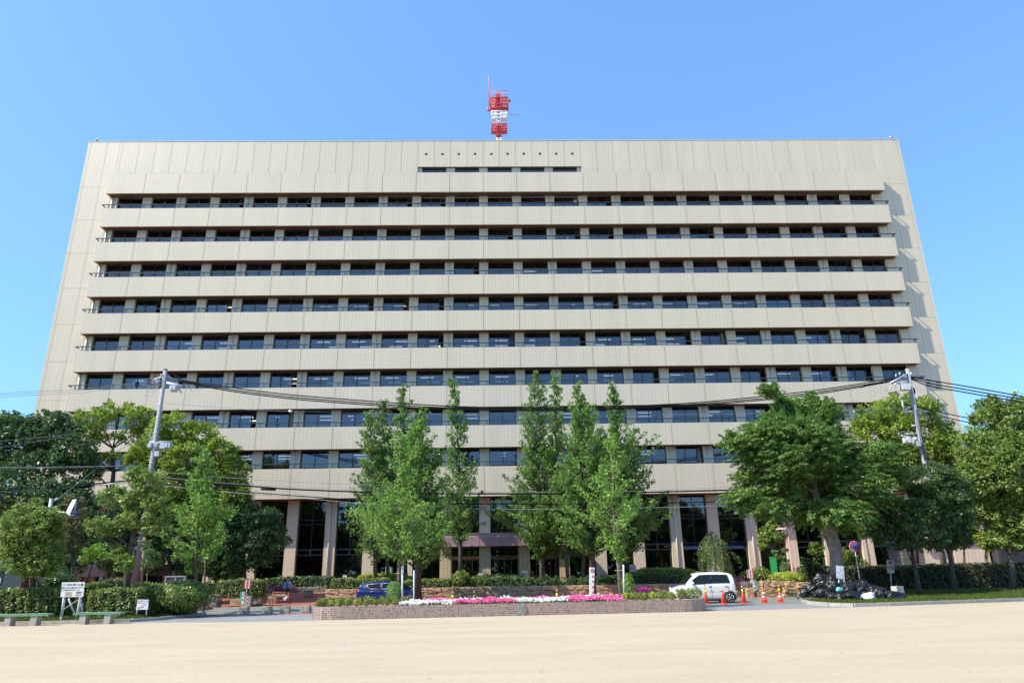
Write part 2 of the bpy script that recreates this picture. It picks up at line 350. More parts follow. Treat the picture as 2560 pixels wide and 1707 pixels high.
# panels
def panel_mesh(w, h, t=.14):
    return MB().box((JG, 0, JG*.5), (w-JG, t, h-JG*.5)).mesh('panel', TILE)
edges = [XL]+XB+[XR]
pc = {}
for n in range(9):
    z0, z1 = ZB[n], ZTOP[n]
    for i in range(len(edges)-1):
        w = edges[i+1]-edges[i]; key = (round(w, 3), round(z1-z0, 3))
        if key not in pc: pc[key] = panel_mesh(w, z1-z0)
        inst('panel', pc[key], (edges[i], D, z0), B)
    for x, s in ((XL, 1), (XR-.14, 1)):
        key = ('end', round(z1-z0, 3))
        if key not in pc: pc[key] = MB().box((0, .14, 0), (.14, .9, z1-z0)).mesh('end_panel', TILE)
        inst('end_panel', pc[key], (x, D, z0), B)
    # joint backing + balcony slab
    mb = MB().box((XL+.15, D+.06, z0+.06), (XR-.15, D+.13, z1-.05))
    mb.build('band_backing', JOINT, B)
    if True:
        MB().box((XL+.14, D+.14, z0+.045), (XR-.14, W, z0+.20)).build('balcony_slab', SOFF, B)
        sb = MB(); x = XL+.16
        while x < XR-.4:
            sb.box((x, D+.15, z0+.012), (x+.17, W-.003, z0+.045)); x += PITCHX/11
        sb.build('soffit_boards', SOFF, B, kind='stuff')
# rails
for n in range(1, 9):
    z = ZTOP[n]+.38; mb = MB()
    mb.box((XL-.12, D-.05, z-.035), (XR+.12, D+.03, z+.035))
    mb.box((XL-.12, D+.03, z-.04), (XL-.05, D+.55, z+.04)); mb.box((XR+.05, D+.03, z-.04), (XR+.12, D+.55, z+.04))
    for x in np.arange(XL+.5, XR, PITCHX/2): mb.box((x-.02, D-.0, ZTOP[n]-.02), (x+.02, D+.03, z-.04)); mb.box((x+.10, D-.0, ZTOP[n]-.02), (x+.13, D+.03, z-.04))
    mb.build('railing', RAIL, B)
# wall piers in the window plane
WW = 2.46
pm = {}
def pier(x0, x1, z0, z1, y=W, dep=.34, m=TILE, name='pier'):
    key = (round(x1-x0, 2), round(z1-z0, 2), dep, name)
    if key not in pm: pm[key] = MB().box((0, 0, 0), (x1-x0, dep, z1-z0)).mesh(name, m)
    return inst(name, pm[key], (x0, y, z0), B)
XW = [XC+PITCHX*(k+.5) for k in range(-11, 12)]        # window centres
def frame_mesh(w, h, dark=.06, name='window', mull=(0,), trans=()):
    mb = MB(); a = -w/2
    mb.box((a, 0, 0), (a+dark, .09, h)); mb.box((w/2-dark, 0, 0), (w/2, .09, h)); mb.box((a+dark, 0, 0), (w/2-dark, .09, dark)); mb.box((a+dark, 0, h-dark), (w/2-dark, .09, h))
    for x in mull: mb.box((x-.03, -.01, dark), (x+.03, .08, h-dark))
    for z in trans: mb.box((a+dark, .005, z-.03), (w/2-dark, .075, z+.03))
    return mb.mesh(name, FRAME)
WH = 2.5
fmA = frame_mesh(WW, WH); fmB = frame_mesh(WW, WH, mull=(-.32, .72))
paneA = [MB().box((-1.17, .035, .06), (-.03, .045, WH-.06)).mesh('pane', GLASS), MB().box((.03, .035, .06), (1.17, .045, WH-.06)).mesh('pane', GLASS)]
paneB = [MB().box((-1.17, .035, .06), (-.35, .045, WH-.06)).mesh('pane', GLASS), MB().box((-.29, .055, .06), (.69, .065, WH-.06)).mesh('pane', GLASS)]
def pleat(x0, x1, z0, z1, dep=.05, m=CURT, name='curtain', step=.09):
    mb = MB(); n = max(2, int((x1-x0)/step)); v = []; f = []
    for i in range(n+1):
        x = x0+(x1-x0)*i/n; y = dep*(i % 2)+random.uniform(-.01, .01); v += [(x, y, z0), (x, y, z1)]
    for i in range(n): f.append((2*i, 2*i+2, 2*i+3, 2*i+1))
    return mb.add(v, f).mesh(name, m)
curt = [pleat(-1.15, 1.15, .05, WH-.1), pleat(-1.15, -.1, .05, WH-.1), pleat(.15, 1.15, .05, WH-.1), pleat(-1.15, -.55, .05, WH-.1)]
curt += [pleat(-1.15, .2, .05, WH-.1, m=mat('blue_grey_curtain', (.2, .25, .33), .9)), pleat(-.2, 1.15, .05, WH-.1, m=mat('beige_curtain', (.42, .37, .29), .9)), pleat(.5, 1.15, .05, WH-.1, m=mat('dark_grey_curtain', (.12, .12, .13), .9))]
cabm = MB().box((-.5, 0, 0), (.45, .4, 1.5)).box((.5, 0, 0), (1.0, .4, 1.25)).mesh('cabinet', mat('office_cabinet', (.3, .3, .31), .6))
blind = MB().box((-1.15, 0, 1.1), (-.05, .02, WH-.1)).mesh('blind', mat('white_blind', (.45, .46, .46), .8))
lampm = MB().box((-.62, -.06, 0), (.62, .06, .05)).mesh('ceiling_light', LAMP)
for n in range(8):
    zc = ZB[n]+.05; zf = zc-WH-.02
    # end infill piers
    pier(XL+.02, XW[0]-WW/2, zf-.3, zc-.005); pier(XW[-1]+WW/2, XR-.02, zf-.3, zc-.005)
    for k, xb in enumerate(XB[:]):
        if xb < XW[0] or xb > XW[-1]: continue
        pier(xb-(PITCHX-WW)/2, xb+(PITCHX-WW)/2, zf-.3, zc-.005)
    for k, x in enumerate(XW):
        op = random.random() < .2
        w = inst('window', fmB if op else fmA, (x, W+.28, zf), B)
        for pmsh in (paneB if op else paneA): inst('pane', pmsh, (x, W+.28, zf), w)
        r = random.random(); cx = [.55, .5, .45, .4, .4, .45, .55, .6][n]
        if r < cx: inst('curtain', random.choice(curt+[curt[1]]), (x, W+.5, zf), B)
        elif r < cx+.08: inst('blind', blind, (x, W+.45, zf), B)
        if random.random() < .3 and n > 3: inst('cabinet', cabm, (x, W+.75, zf-.1), B, rot=(0, 0, 0))
        if n >= 3 and random.random() < .62 or (n < 3 and random.random() < .12):
            for yy in (2.0, 3.6): inst('ceiling_light', lampm, (x+random.choice((-.4, 0, .35)), W+yy, zc-.14-.02), B)
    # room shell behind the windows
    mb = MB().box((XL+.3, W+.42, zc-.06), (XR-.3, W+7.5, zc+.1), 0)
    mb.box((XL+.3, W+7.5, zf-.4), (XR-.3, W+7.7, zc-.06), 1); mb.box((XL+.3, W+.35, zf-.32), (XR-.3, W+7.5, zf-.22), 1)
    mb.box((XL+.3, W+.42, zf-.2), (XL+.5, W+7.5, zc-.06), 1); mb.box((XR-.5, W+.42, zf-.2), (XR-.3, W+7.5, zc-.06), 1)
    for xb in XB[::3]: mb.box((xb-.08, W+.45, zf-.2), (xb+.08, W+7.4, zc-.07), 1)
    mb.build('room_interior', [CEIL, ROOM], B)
    for kk, k in enumerate([-11, -9, -7, -5, -3, -1, 2, 4, 6, 8, 10]):
        x = XC+PITCHX*k; MB().tube([(x-.03, W-.07, ZTOP[n+1]-1.2), (x-.03, W-.07, zc-.05)], .062, 8).build('drainpipe', PIPE, B)
# sill wall under windows (behind parapets)
for n in range(8):
    MB().box((XL+.05, W+.02, ZB[n+1]+.2 if n < 7 else ZB[8]+.2), (XR-.05, W+.3, ZB[n]+.05-WH-.02)).build('sill_wall', TILE, B)
# end walls and top wall : one panel per storey and column
colsL = [WLx, -40.75, -39.1, XL+.0]; colsR = [XR, 40.15, 41.72, WRx]
zs = [.02]+[ZB[7]+1.22-3.6*2+3.6*i for i in range(0, 10)]
zs = [z for z in zs if z < 39.]+[ZT]
for cols in (colsL, colsR):
    for i in range(3):
        for j in range(len(zs)-1):
            w = cols[i+1]-cols[i]; h = zs[j+1]-zs[j]; key = ('wall', round(w, 3), round(h, 3))
            if key not in pc: pc[key] = MB().box((JG*.7, 0, JG*.5), (w-JG*.7, .12, h-JG*.5)).mesh('wall_panel', TILE)
            inst('wall_panel', pc[key], (cols[i], W, zs[j]), B)
HB = PITCHX/2; SL0, SL1 = XC-2*PITCHX, XC+3*PITCHX
tops = [XL]+[XC+HB*k for k in range(-22, 24)]+[XR]
for i in range(len(tops)-1):
    a, b = tops[i], tops[i+1]; inslot = a > SL0-.1 and b < SL1+.1
    z0 = 40.72 if inslot else zs[-2]
    z0 = max(z0, 38.6) if not inslot else z0
    key = ('top', round(b-a, 3), inslot)
    if inslot:
        c = (b-a)/2
        if key not in pc:
            h = ZT-z0; zc = 42.2-z0; q = .13; mb = MB(); g = JG*.7
            mb.box((g, 0, g), (b-a-g, .12, zc-q)); mb.box((g, 0, zc+q), (b-a-g, .12, h-g)); mb.box((g, 0, zc-q), (c-q, .12, zc+q)); mb.box((c+q, 0, zc-q), (b-a-g, .12, zc+q))
            pc[key] = mb.mesh('top_panel', TILE)
            pc['vent'] = MB().box((-q, .1, -q), (q, .2, q)).box((-q, 0, -q), (q, .02, -q+.04)).mesh('vent', mat('vent_brown', (.14, .11, .09), .8))
        inst('vent', pc['vent'], (a+c, W, 42.2), B)
    elif key not in pc: pc[key] = MB().box((JG*.7, 0, JG*.5), (b-a-JG*.7, .12, ZT-z0-JG*.5)).mesh('top_panel', TILE)
    inst('top_panel', pc[key], (a, W, z0), B)
mb = MB().box((WLx+.05, W+.125, 40.85), (WRx-.05, W+.3, ZT-.02)).box((WLx+.05, W+.125, 37.4), (SL0-.02, W+.3, 40.85)).box((SL1+.02, W+.125, 37.4), (WRx-.05, W+.3, 40.85))
mb.box((WLx+.05, W+.125, 0), (XL+.2, W+.3, 37.4)).box((XR-.2, W+.125, 0), (WRx-.05, W+.3, 37.4))
mb.build('wall_backing', JOINT, B)
MB().box((WLx, W+.302, 0), (WLx+.35, W+13, ZT-.01)).box((WRx-.35, W+.302, 0), (WRx, W+13, ZT-.01)).box((WLx+.35, W+12.6, 0), (WRx-.35, W+13, ZT-.01)).build('side_wall', TILE, B)
MB().box((WLx+.36, W+.302, ZT-.9), (WRx-.36, W+12.59, ZT-.6)).build('roof_slab', CONCG, B)
MB().box((WLx-.02, W-.03, ZT+.002), (WRx+.02, W+.4, ZT+.07)).build('coping', mat('coping_metal', (.6, .58, .52), .4), B)
# slot windows
sw = frame_mesh(WW, 1.3, mull=(0,))
sp = [MB().box((-1.17, .035, .06), (-.03, .045, 1.24)).mesh('pane', GLASS), MB().box((.03, .035, .06), (1.17, .045, 1.24)).mesh('pane', GLASS)]
sx = [SL0]+[XC+PITCHX*k for k in range(-1, 3)]+[SL1]
for k in range(5):
    x = XC+PITCHX*(k-1.5); w = inst('window', sw, (x, W+.31, 39.35), B)
    for s in sp: inst('pane', s, (x, W+.31, 39.35), w)
for k in range(6):
    a = SL0 if k == 0 else XC+PITCHX*(k-2)-.43; b = SL1 if k == 5 else XC+PITCHX*(k-2)+.43
    MB().box((a, W+.22, 39.2), (b, W+.5, 40.715)).build('pier', TILE, B)
MB().box((SL0, W+.305, 40.722), (SL1, W+1.6, 40.84)).box((SL0, W+1.45, 38.8), (SL1, W+1.55, 40.72)).build('slot_recess', [ROOM], B)
# ground storeys : columns, tall glazing
Y2 = D+1.5
colm = MB().box((-.47, 0, 0), (.47, .55, 7.99)).mesh('column', TILE)
ks = list(range(-11, 13))
for k in ks:
    x = XC+PITCHX*k
    inst('column', colm, (x, Y2, 0), B)
    if k in (-4, -8, -10, 5, 7, 9): MB().tube([(x-.05, Y2-.08, .3), (x-.05, Y2-.08, 8.)], .07, 8).build('drainpipe', PIPE, B)
BW = PITCHX-.94
gf = MB(); d = .05
for z in (.0, 1.05, 3.33, 3.86, 5.9, 6.25, 7.9): gf.box((-BW/2, 0, z), (BW/2, .1, z+.07))
gf.box((-BW/2, 0, .07), (-BW/2+.06, .1, 7.9)); gf.box((BW/2-.06, 0, .07), (BW/2, .1, 7.9)); gf.box((-.035, .004, 3.93), (.035, .09, 7.9)); gf.box((-BW/2+.06, .02, .07), (BW/2-.06, .08, 1.05), 0)
gfm = gf.mesh('window', FRAME)
gp = [MB().box((-BW/2+.06, .04, a), (BW/2-.06, .05, b)).mesh('pane', GLASS) for a, b in ((1.12, 3.33), (3.93, 5.9), (5.97, 6.25), (6.32, 7.9))]
hopf = mat('hopper_frame', (.13, .14, .16), .4, metal=.4)
hm = MB()
hm.box((-.55, 0, 0), (.55, .05, .05)).box((-.55, 0, .41), (.55, .05, .46)).box((-.55, 0, .05), (-.5, .05, .41)).box((.5, 0, .05), (.55, .05, .41)); hop = hm.mesh('hopper_window', hopf)
hopg = MB().box((-.5, .02, .05), (.5, .03, .41)).mesh('pane', GLASS)
cg = [pleat(-BW/2+.05, BW/2-.05, 1.1, 3.3, .07, CURTG, 'curtain', .06), pleat(-.3, BW/2-.05, 1.1, 3.3, .07, CURTG, 'curtain', .07), pleat(-BW/2+.05, .5, 1.1, 3.3, .07, CURTG, 'curtain', .06)]
cu = pleat(-BW/2+.05, BW/2-.05, 5.2, 7.85, .07, mat('dark_curtain', (.10, .10, .11), .9), 'curtain', .1)
for k in range(-11, 11):
    x = XC+PITCHX*(k+.5)
    if k in (-1, 0, 1): continue
    w = inst('window', gfm, (x, Y2+.35, 0), B)
    for g_ in gp: inst('pane', g_, (x, Y2+.35, 0), w)
    for s in (-.56, .56):
        tilt = .55 if k in (5, 6) else 0
        h_ = inst('hopper_window', hop, (x+s, Y2+.30, 3.38), B, rot=(-tilt, 0, 0)); inst('pane', hopg, (x+s, Y2+.30, 3.38), h_)
    inst('curtain', random.choice(cg) if k > 3 else cg[0 if k % 3 else 1], (x, Y2+.55, 0), B)
    if k % 2: inst('curtain', cu, (x, Y2+.6, 0), B)
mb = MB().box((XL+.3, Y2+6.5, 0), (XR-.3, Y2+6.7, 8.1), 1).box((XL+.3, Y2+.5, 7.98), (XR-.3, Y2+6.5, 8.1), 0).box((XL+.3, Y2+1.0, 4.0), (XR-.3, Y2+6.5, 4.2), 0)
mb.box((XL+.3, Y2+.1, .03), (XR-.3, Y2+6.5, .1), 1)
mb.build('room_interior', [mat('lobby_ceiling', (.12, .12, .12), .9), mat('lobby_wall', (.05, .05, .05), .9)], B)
MB().box((XL+.05, W+.3, 7.93), (XR-.05, Y2+.6, 8.12)).build('lobby_soffit', SOFF, B)
# left and right plain ends of the ground storeys
for a, b in ((WLx, XB[0]-.47), (XB[-1]+.47, WRx)):
    MB().box((a, W+.31, 0), (b, W+.5, 7.93)).build('wall_panel', TILE, B)
# entrance
Yp = 58.0
for k in (-1, 0, 1, 2):
    x = XC+PITCHX*k*.955+.08*1
    x = [-4.18, -1.03, 2.09, 5.23][k+1]
    MB().box((x-.44, Yp, 0), (x+.44, Yp+.6, 3.72)).build('porch_column', tile_mat('warm_wall_tile%d' % (k+1), (.60, .50, .33), (.68, .54, .34), (.24, .17, .11), .30, .1333, .012, 0, 0, rough=.4, big=.03) if k == -1 else MATS['warm_wall_tile0'], B)
PUR = mat('mauve_canopy_panel', (.36, .22, .25), .45, var=.05, scale=1)
PURD = mat('mauve_canopy_trim', (.46, .32, .35), .4)
x0, x1 = -4.75, 6.7; nP = 7
for i in range(nP):
    a = x0+(x1-x0)*i/nP; b = x0+(x1-x0)*(i+1)/nP
    MB().box((a+.012, 57.4, 3.82), (b-.012, 57.5, 4.42)).build('fascia_panel', PUR, B)
MB().box((x0, 57.36, 3.74), (x1, 57.5, 3.815)).box((x0, 57.45, 4.425), (x1, 57.6, 4.68)).box((x0, 57.40, 4.685), (x1, 57.6, 4.74)).build('canopy_trim', PURD, B)
MB().box((x0, 57.51, 3.76), (x1, Y2-.01, 4.42)).build('canopy_slab', mat('canopy_dark', (.10, .06, .06), .7), B)
HDR = mat('beige_header', (.42, .30, .22), .5)
for k in (-1, 0, 1):
    x = XC+PITCHX*(k+.5); 
    h = MB().box((x-BW/2, Y2+.1, 2.84), (x+BW/2, Y2+.3, 3.10)).build('entrance_header', HDR, B)
    dm = MB()
    for s in (-BW/2, -.62, -.03, .56, BW/2-.06): dm.box((x+s, Y2+.2, 0), (x+s+.06, Y2+.28, 2.83))
    dm.box((x-BW/2+.06, Y2+.2, 2.77), (x+BW/2-.06, Y2+.27, 2.832)); f_ = dm.build('entrance_door', mat('door_metal', (.22, .22, .2), .35, metal=.5), B)
    for a, b in ((-BW/2+.06, -.62), (-.56, -.03), (.03, .56), (.62, BW/2-.06)): MB().box((x+a, Y2+.235, .05), (x+b, Y2+.245, 2.77)).build('pane', GLASS, f_)
    MB().box((x-BW/2, Y2+.25, 3.11), (x+BW/2, Y2+.26, 3.75)).build('pane', GLASS, B)
    w = MB().box((x-BW/2, Y2+.35, 4.43), (x-BW/2+.06, Y2+.45, 7.9)).box((x+BW/2-.06, Y2+.35, 4.43), (x+BW/2, Y2+.45, 7.9)).box((x-BW/2, Y2+.35, 5.9), (x+BW/2, Y2+.45, 5.97)).build('window', FRAME, B)
    MB().box((x-BW/2+.06, Y2+.39, 4.43), (x+BW/2-.06, Y2+.4, 5.9)).build('pane', GLASS, w); MB().box((x-BW/2+.06, Y2+.39, 5.97), (x+BW/2-.06, Y2+.4, 7.9)).build('pane', GLASS, w)
    inst('curtain', cu, (x, Y2+.6, 0), B)
text('姫 路 市 役 所', .2, (XC+PITCHX*.5, Y2+.09, 2.96), B, T_DARK)
MB().box((-7, 57.2, .021), (8.2, 62.4, .06)).build('entrance_paving', mat('grey_entrance_stone', (.2, .19, .18), .6), None, kind='structure')
# left side canopy
MB().box((-40.5, 58.4, 1.95), (-27.6, 62.2, 2.75)).build('side_canopy', mat('dark_maroon_canopy', (.05, .03, .033), .6), B)
for x in (-39, -34.5, -30): MB().box((x-.4, 58.9, 0), (x+.4, 59.5, 1.94)).build('porch_column', TILE, B)
# right end: navy band and shutter
MB().box((36.4, 61.55, 3.3), (41.9, 61.64, 3.75)).build('navy_band', mat('navy_blue_sheet', (.02, .04, .22), .4), B)
sh = MB()
for i in range(28): sh.box((33.2, 61.4, .1+i*.11), (36.2, 61.46, .19+i*.11))
sh.build('roller_shutter', mat('dark_shutter', (.05, .055, .07), .4, metal=.3), B, kind='stuff')
# obstruction lights
lr = mat('lamp_red_glass', (.7, .08, .05), .3)
for px in (241, 2229):
    q = P(px, 356, W+.15); q.z = ZT+.07
    t = thing('obstruction_light', 'small red obstruction light on the %s top corner of the office block' % ('left' if px < 1000 else 'right'), 'warning light', q, 'red lights on the roof corners')
    MB().tube([q, q+Vector((0, 0, .12))], .12).build('base', CONCG, t); MB().tube([q+Vector((0, 0, .12)), q+Vector((0, 0, .30))], .13).build('lamp', lr, t); MB().ball(q+Vector((0, 0, .33)), .11).build('dome', WHITE, t)
# security camera on band
# ------------------------------------------------------------------ annex at right
A = thing('annex', 'low dark shuttered annex with a blue band at the right edge', 'building', (46, 61, 0))
MB().box((42.3, 61.0, 0), (70, 70, 4.6)).build('wall', mat('annex_dark_wall', (.05, .05, .06), .6), A)
MB().box((42.3, 60.9, 3.25), (70, 60.99, 3.75)).build('blue_band', MATS['navy_blue_sheet'], A)
for k in range(6):
    sh = MB(); x = 42.6+k*3.4
    for i in range(26): sh.box((x, 60.88, .2+i*.115), (x+3.1, 60.95, .29+i*.115))
    sh.build('roller_shutter', MATS['dark_shutter'], A, kind='stuff')
# ------------------------------------------------------------------ antenna tower
YA = 69.
def AP(px, py): return P(px, py+5, YA)
T = thing('antenna_tower', 'red and white steel antenna tower with platforms on the roof', 'antenna', (AP(1247, 345).x, YA, ZT-.6))
def lattice(z0, z1, m, name):
    mb = MB(); x = T.location.x; w = .2+.0
    w = (AP(1253, 300)-AP(1242.5, 300)).x/2
    n = max(1, round((z1-z0)/.8))
    for sx_ in (-w, w):
        for sy in (-w, w): mb.bar((x+sx_, YA+sy, z0), (x+sx_, YA+sy, z1), .09)
    for i in range(n):
        a = z0+(z1-z0)*i/n; b = z0+(z1-z0)*(i+1)/n
        for s in (-w, w):
            mb.bar((x-w, YA+s, a), (x+w, YA+s, b), .06); mb.bar((x+w, YA+s, a), (x-w, YA+s, b), .06)
            mb.bar((x+s, YA-w, a), (x+s, YA+w, b), .06)
        for s in (-w, w): mb.bar((x-w, YA+s, b), (x+w, YA+s, b), .05)
    mb.box((x-w*.5, YA-w*.4, z0), (x+w*.5, YA+w*.4, z1))
    return mb.build(name, m, T)
def az(py): return AP(1247, py).z
lattice(ZT-.6, az(343), WHITE, 'mast_section'); lattice(az(343), az(312), RED, 'mast_section'); lattice(az(312), az(278), WHITE, 'mast_section'); lattice(az(278), az(233), RED, 'mast_section')
def platform(pxl, pxr, pyt, pyb, m, m2, rows, name='platform_screen'):
    a = AP(pxl, pyt); b = AP(pxr, pyb); x0, x1, zt, zb = a.x, b.x, a.z, b.z; xc = T.location.x; g = .38
    fr = MB()
    for yy in (YA-.3, YA+.3):
        fr.bar((x0, yy, zt), (x1, yy, zt), .10); fr.bar((x0, yy, zb), (x1, yy, zb), .10)
        for x in (x0, xc-g, xc+g, x1): fr.bar((x, yy, zb), (x, yy, zt), .08)
        for i in range(1, rows): z = zb+(zt-zb)*i/rows; fr.bar((x0, yy, z), (x1, yy, z), .07)
    for x in (x0, x1):
        fr.bar((x, YA-.3, zt), (x, YA+.3, zt), .1); fr.bar((x, YA-.3, zb), (x, YA+.3, zb), .1)
    fr.box((x0, YA-.3, zb-.04), (xc-.25, YA+.3, zb+.02)); fr.box((xc+.25, YA-.3, zb-.04), (x1, YA+.3, zb+.02))
    f = fr.build('platform_frame', m, T)
    for i in range(rows):
        za = zb+(zt-zb)*i/rows+.06; zz = zb+(zt-zb)*(i+1)/rows-.06
        for xa, xb in ((x0+.06, xc-g-.05), (xc+g+.05, x1-.06)):
            for yy in ((YA-.28, YA+.32) if i != 1 or rows == 2 else (YA-.28,)):
                mb = MB(); nn = 7
                for k in range(nn): q = xa+(xb-xa)*(k+.5)/nn; mb.box((q-.03, yy-.03, za), (q+.03, yy+.03, zz))
                mb.box((xa, yy-.012, za), (xb, yy+.012, zz)); mb.build('mesh_panel', m2, f)
REDL = mat('antenna_red_mesh', (.62, .17, .17), .5)
platform(1226, 1270, 243, 268, RED, REDL, 3); platform(1229, 1267, 277, 294, WHITE, WHITE, 2); platform(1229, 1267, 309, 326, RED, REDL, 3)
rl = MB(); a = AP(1225.5, 227); b = AP(1269, 243)
for yy in (YA-.3, YA+.3):
    rl.bar((a.x, yy, a.z), (b.x, yy, a.z), .06)
    for k in range(11): x = a.x+(b.x-a.x)*k/10; rl.bar((x, yy, b.z), (x, yy, a.z), .035)
[rl.bar((x, YA-.3, z), (x, YA+.3, z), .04) for x in (a.x, b.x) for z in (a.z, b.z)]; rl.build('guard_rail', mat('pale_red_paint', (.66, .28, .30), .5), T)
rod = MB(); q0 = AP(1223, 262); q1 = AP(1221.3, 183); rod.tube([q0, q0.lerp(q1, .94), q1], [.07, .05, .01], 8)
rod.build('lightning_rod', mat('pale_red_paint', (.66, .28, .30), .5), T)
MB().bar(AP(1270, 248), AP(1277, 247.5), .2).build('lamp_arm', RED, T); MB().tube([AP(1226, 273.5), AP(1220, 271.5), AP(1220.5, 266)], .13, 6).build('lamp_arm', RED, T)
yg = MB(); yg.bar(AP(1267, 281), AP(1299, 282), .05)
for px in (1277, 1283, 1287, 1292): yg.bar(AP(px, 281.5)+Vector((0, -.3, 0)), AP(px, 281.5)+Vector((0, .3, 0)), .04)
yg.bar(AP(1277.5, 279), AP(1277.5, 284), .05); yg.build('yagi_antenna', STEEL, T)

pb_ = MB()
for _ in range(650):
    yy = random.uniform(8, 31)**1.0; xx = random.uniform(-.75, .75)*yy; r_ = random.uniform(.2, 1.)**2*.02
    pb_.add([(xx-r_, yy-r_*.7, .003), (xx+r_, yy-r_*.8, .003), (xx+r_*.7, yy+r_, .003), (xx-r_*.8, yy+r_*.8, .003), (xx, yy, .004+r_*.8)], [(0, 1, 4), (1, 2, 4), (2, 3, 4), (3, 0, 4)])
pb_.build('pebbles', mat('grey_brown_pebble', (.33, .28, .22), .9), label='tiny pebbles and crumbs strewn over the open sand', cat='pebbles', kind='stuff')
# ------------------------------------------------------------------ wood around the park (reflected in the glass) and far treeline
def tree_mass(name, label, segs, n, lm, sz=.5):
    Q = []; R = []
    for (x0, y0, x1, y1, h, dep) in segs:
        k = int(n/len(segs)); t = rng.uniform(0, 1, k); x = x0+(x1-x0)*t; y = y0+(y1-y0)*t+rng.uniform(-dep, dep, k); hh = h*(.7+.3*np.abs(np.sin(x*.35+y*.3))+.12*np.sin(x*1.3+y*1.7)); z = hh*rng.uniform(0, 1, k)**.7
        c = np.stack([x, y, z], 1); Q.append(leaf_arrays(c, rng.normal(size=(k, 3))+np.array([0, 0, .6]), sz, sz*.6)); R.append(np.clip(rng.normal(.5, .25, k), 0, 1))
    o0 = (segs[0][0], segs[0][1], 0); o = bpy.data.objects.new(name, leaf_mesh(name, np.concatenate(Q), np.concatenate(R), [lm], o0)); fin(o, o0, None); return tag(o, label, 'trees', kind='stuff')
# ------------------------------------------------------------------ foliage
def leaf_arrays(c, nrm, ln, wd, axis=None):
    n = len(c); r = rng.normal(size=(n, 3))
    if axis is not None: r = r*.45+axis
    nrm = nrm/np.linalg.norm(nrm, axis=1, keepdims=True)
    a = r-(r*nrm).sum(1, keepdims=True)*nrm; a /= np.linalg.norm(a, axis=1, keepdims=True)+1e-9; b = np.cross(nrm, a)
    s = rng.uniform(.7, 1.3, (n, 1)); a = a*ln*s; b = b*wd*s
    return np.stack([c+a, c+b+a*.15, c-a, c-b+a*.15], 1)        # n,4,3
def leaf_mesh(name, quads, rnd, mats, origin, extra=None, mi=None):
    n = len(quads); v = (quads.reshape(-1, 3)-np.array(origin)); me = bpy.data.meshes.new(name)
    ev = [] if extra is None else extra.v; ef = [] if extra is None else extra.f
    evn = np.array(ev, float).reshape(-1, 3)-np.array(origin) if len(ev) else np.zeros((0, 3))
    V = np.concatenate([v, evn]); me.vertices.add(len(V)); me.vertices.foreach_set('co', V.ravel().astype(np.float32))
    lens = [4]*n+[len(f) for f in ef]; idx = np.concatenate([np.arange(4*n), np.array([i+4*n for f in ef for i in f], int)]) if ef else np.arange(4*n)
    me.loops.add(len(idx)); me.loops.foreach_set('vertex_index', idx.astype(np.int32))
    me.polygons.add(len(lens)); st = np.concatenate([[0], np.cumsum(lens)[:-1]]); me.polygons.foreach_set('loop_start', st.astype(np.int32))
    try: me.polygons.foreach_set('loop_total', np.array(lens, np.int32))
    except Exception: pass
    for m in mats: me.materials.append(m)
    if ef or mi is not None:
        m0 = np.zeros(len(lens), np.int32)
        if mi is not None: m0[:n] = mi
        m0[n:] = len(mats)-1
        me.polygons.foreach_set('material_index', m0)
    me.update(calc_edges=True)
    at = me.attributes.new('rnd', 'FLOAT', 'FACE'); at.data.foreach_set('value', np.concatenate([rnd, np.zeros(len(lens)-n)]).astype(np.float32))
    return me
def sprays(p0, d, L, Wd, T, m, ln, wd, droop=.15, up=.6, spread=.8, tip=.35):
    """leaf quads spread along short twigs: p0 start, d unit direction"""
    n = len(p0); t = rng.uniform(0, 1, (n, m))**.8; z = np.array([0, 0, 1.])
    side = np.cross(d, z); side /= np.linalg.norm(side, axis=1, keepdims=True)+1e-6
    upv = np.cross(side, d)
    wf = (1-(1-tip)*t)*np.sin(np.clip(t*3.5+.35, 0, math.pi/2))
    u = rng.normal(size=(n, m))*.5*wf; v = rng.normal(size=(n, m))*.5*wf
    L = np.broadcast_to(L, (n,))[:, None, None]; Wd = np.broadcast_to(Wd, (n,))[:, None, None]; T = np.broadcast_to(T, (n,))[:, None, None]
    c = p0[:, None]+d[:, None]*t[..., None]*L+side[:, None]*u[..., None]*Wd+upv[:, None]*v[..., None]*T
    c[..., 2] -= (droop*L[..., 0]*t*t)
    nr = upv[:, None]*up+rng.normal(size=(n, m, 3))*spread*.6
    out = side[:, None]*u[..., None]*.5+upv[:, None]*v[..., None]*1.2+d[:, None]*.3
    nr = nr+out
    ax = d[:, None]*1.+side[:, None]*np.sign(u)[..., None]*.7
    ax = np.broadcast_to(ax, c.shape)
    q = leaf_arrays(c.reshape(-1, 3), nr.reshape(-1, 3), ln, wd, ax.reshape(-1, 3))
    rn = np.clip(np.repeat(rng.uniform(.15, .75, n), m)+rng.normal(size=n*m)*.17, 0, 1)
    return q, rn
def unit(a): return a/(np.linalg.norm(a, axis=-1, keepdims=True)+1e-9)
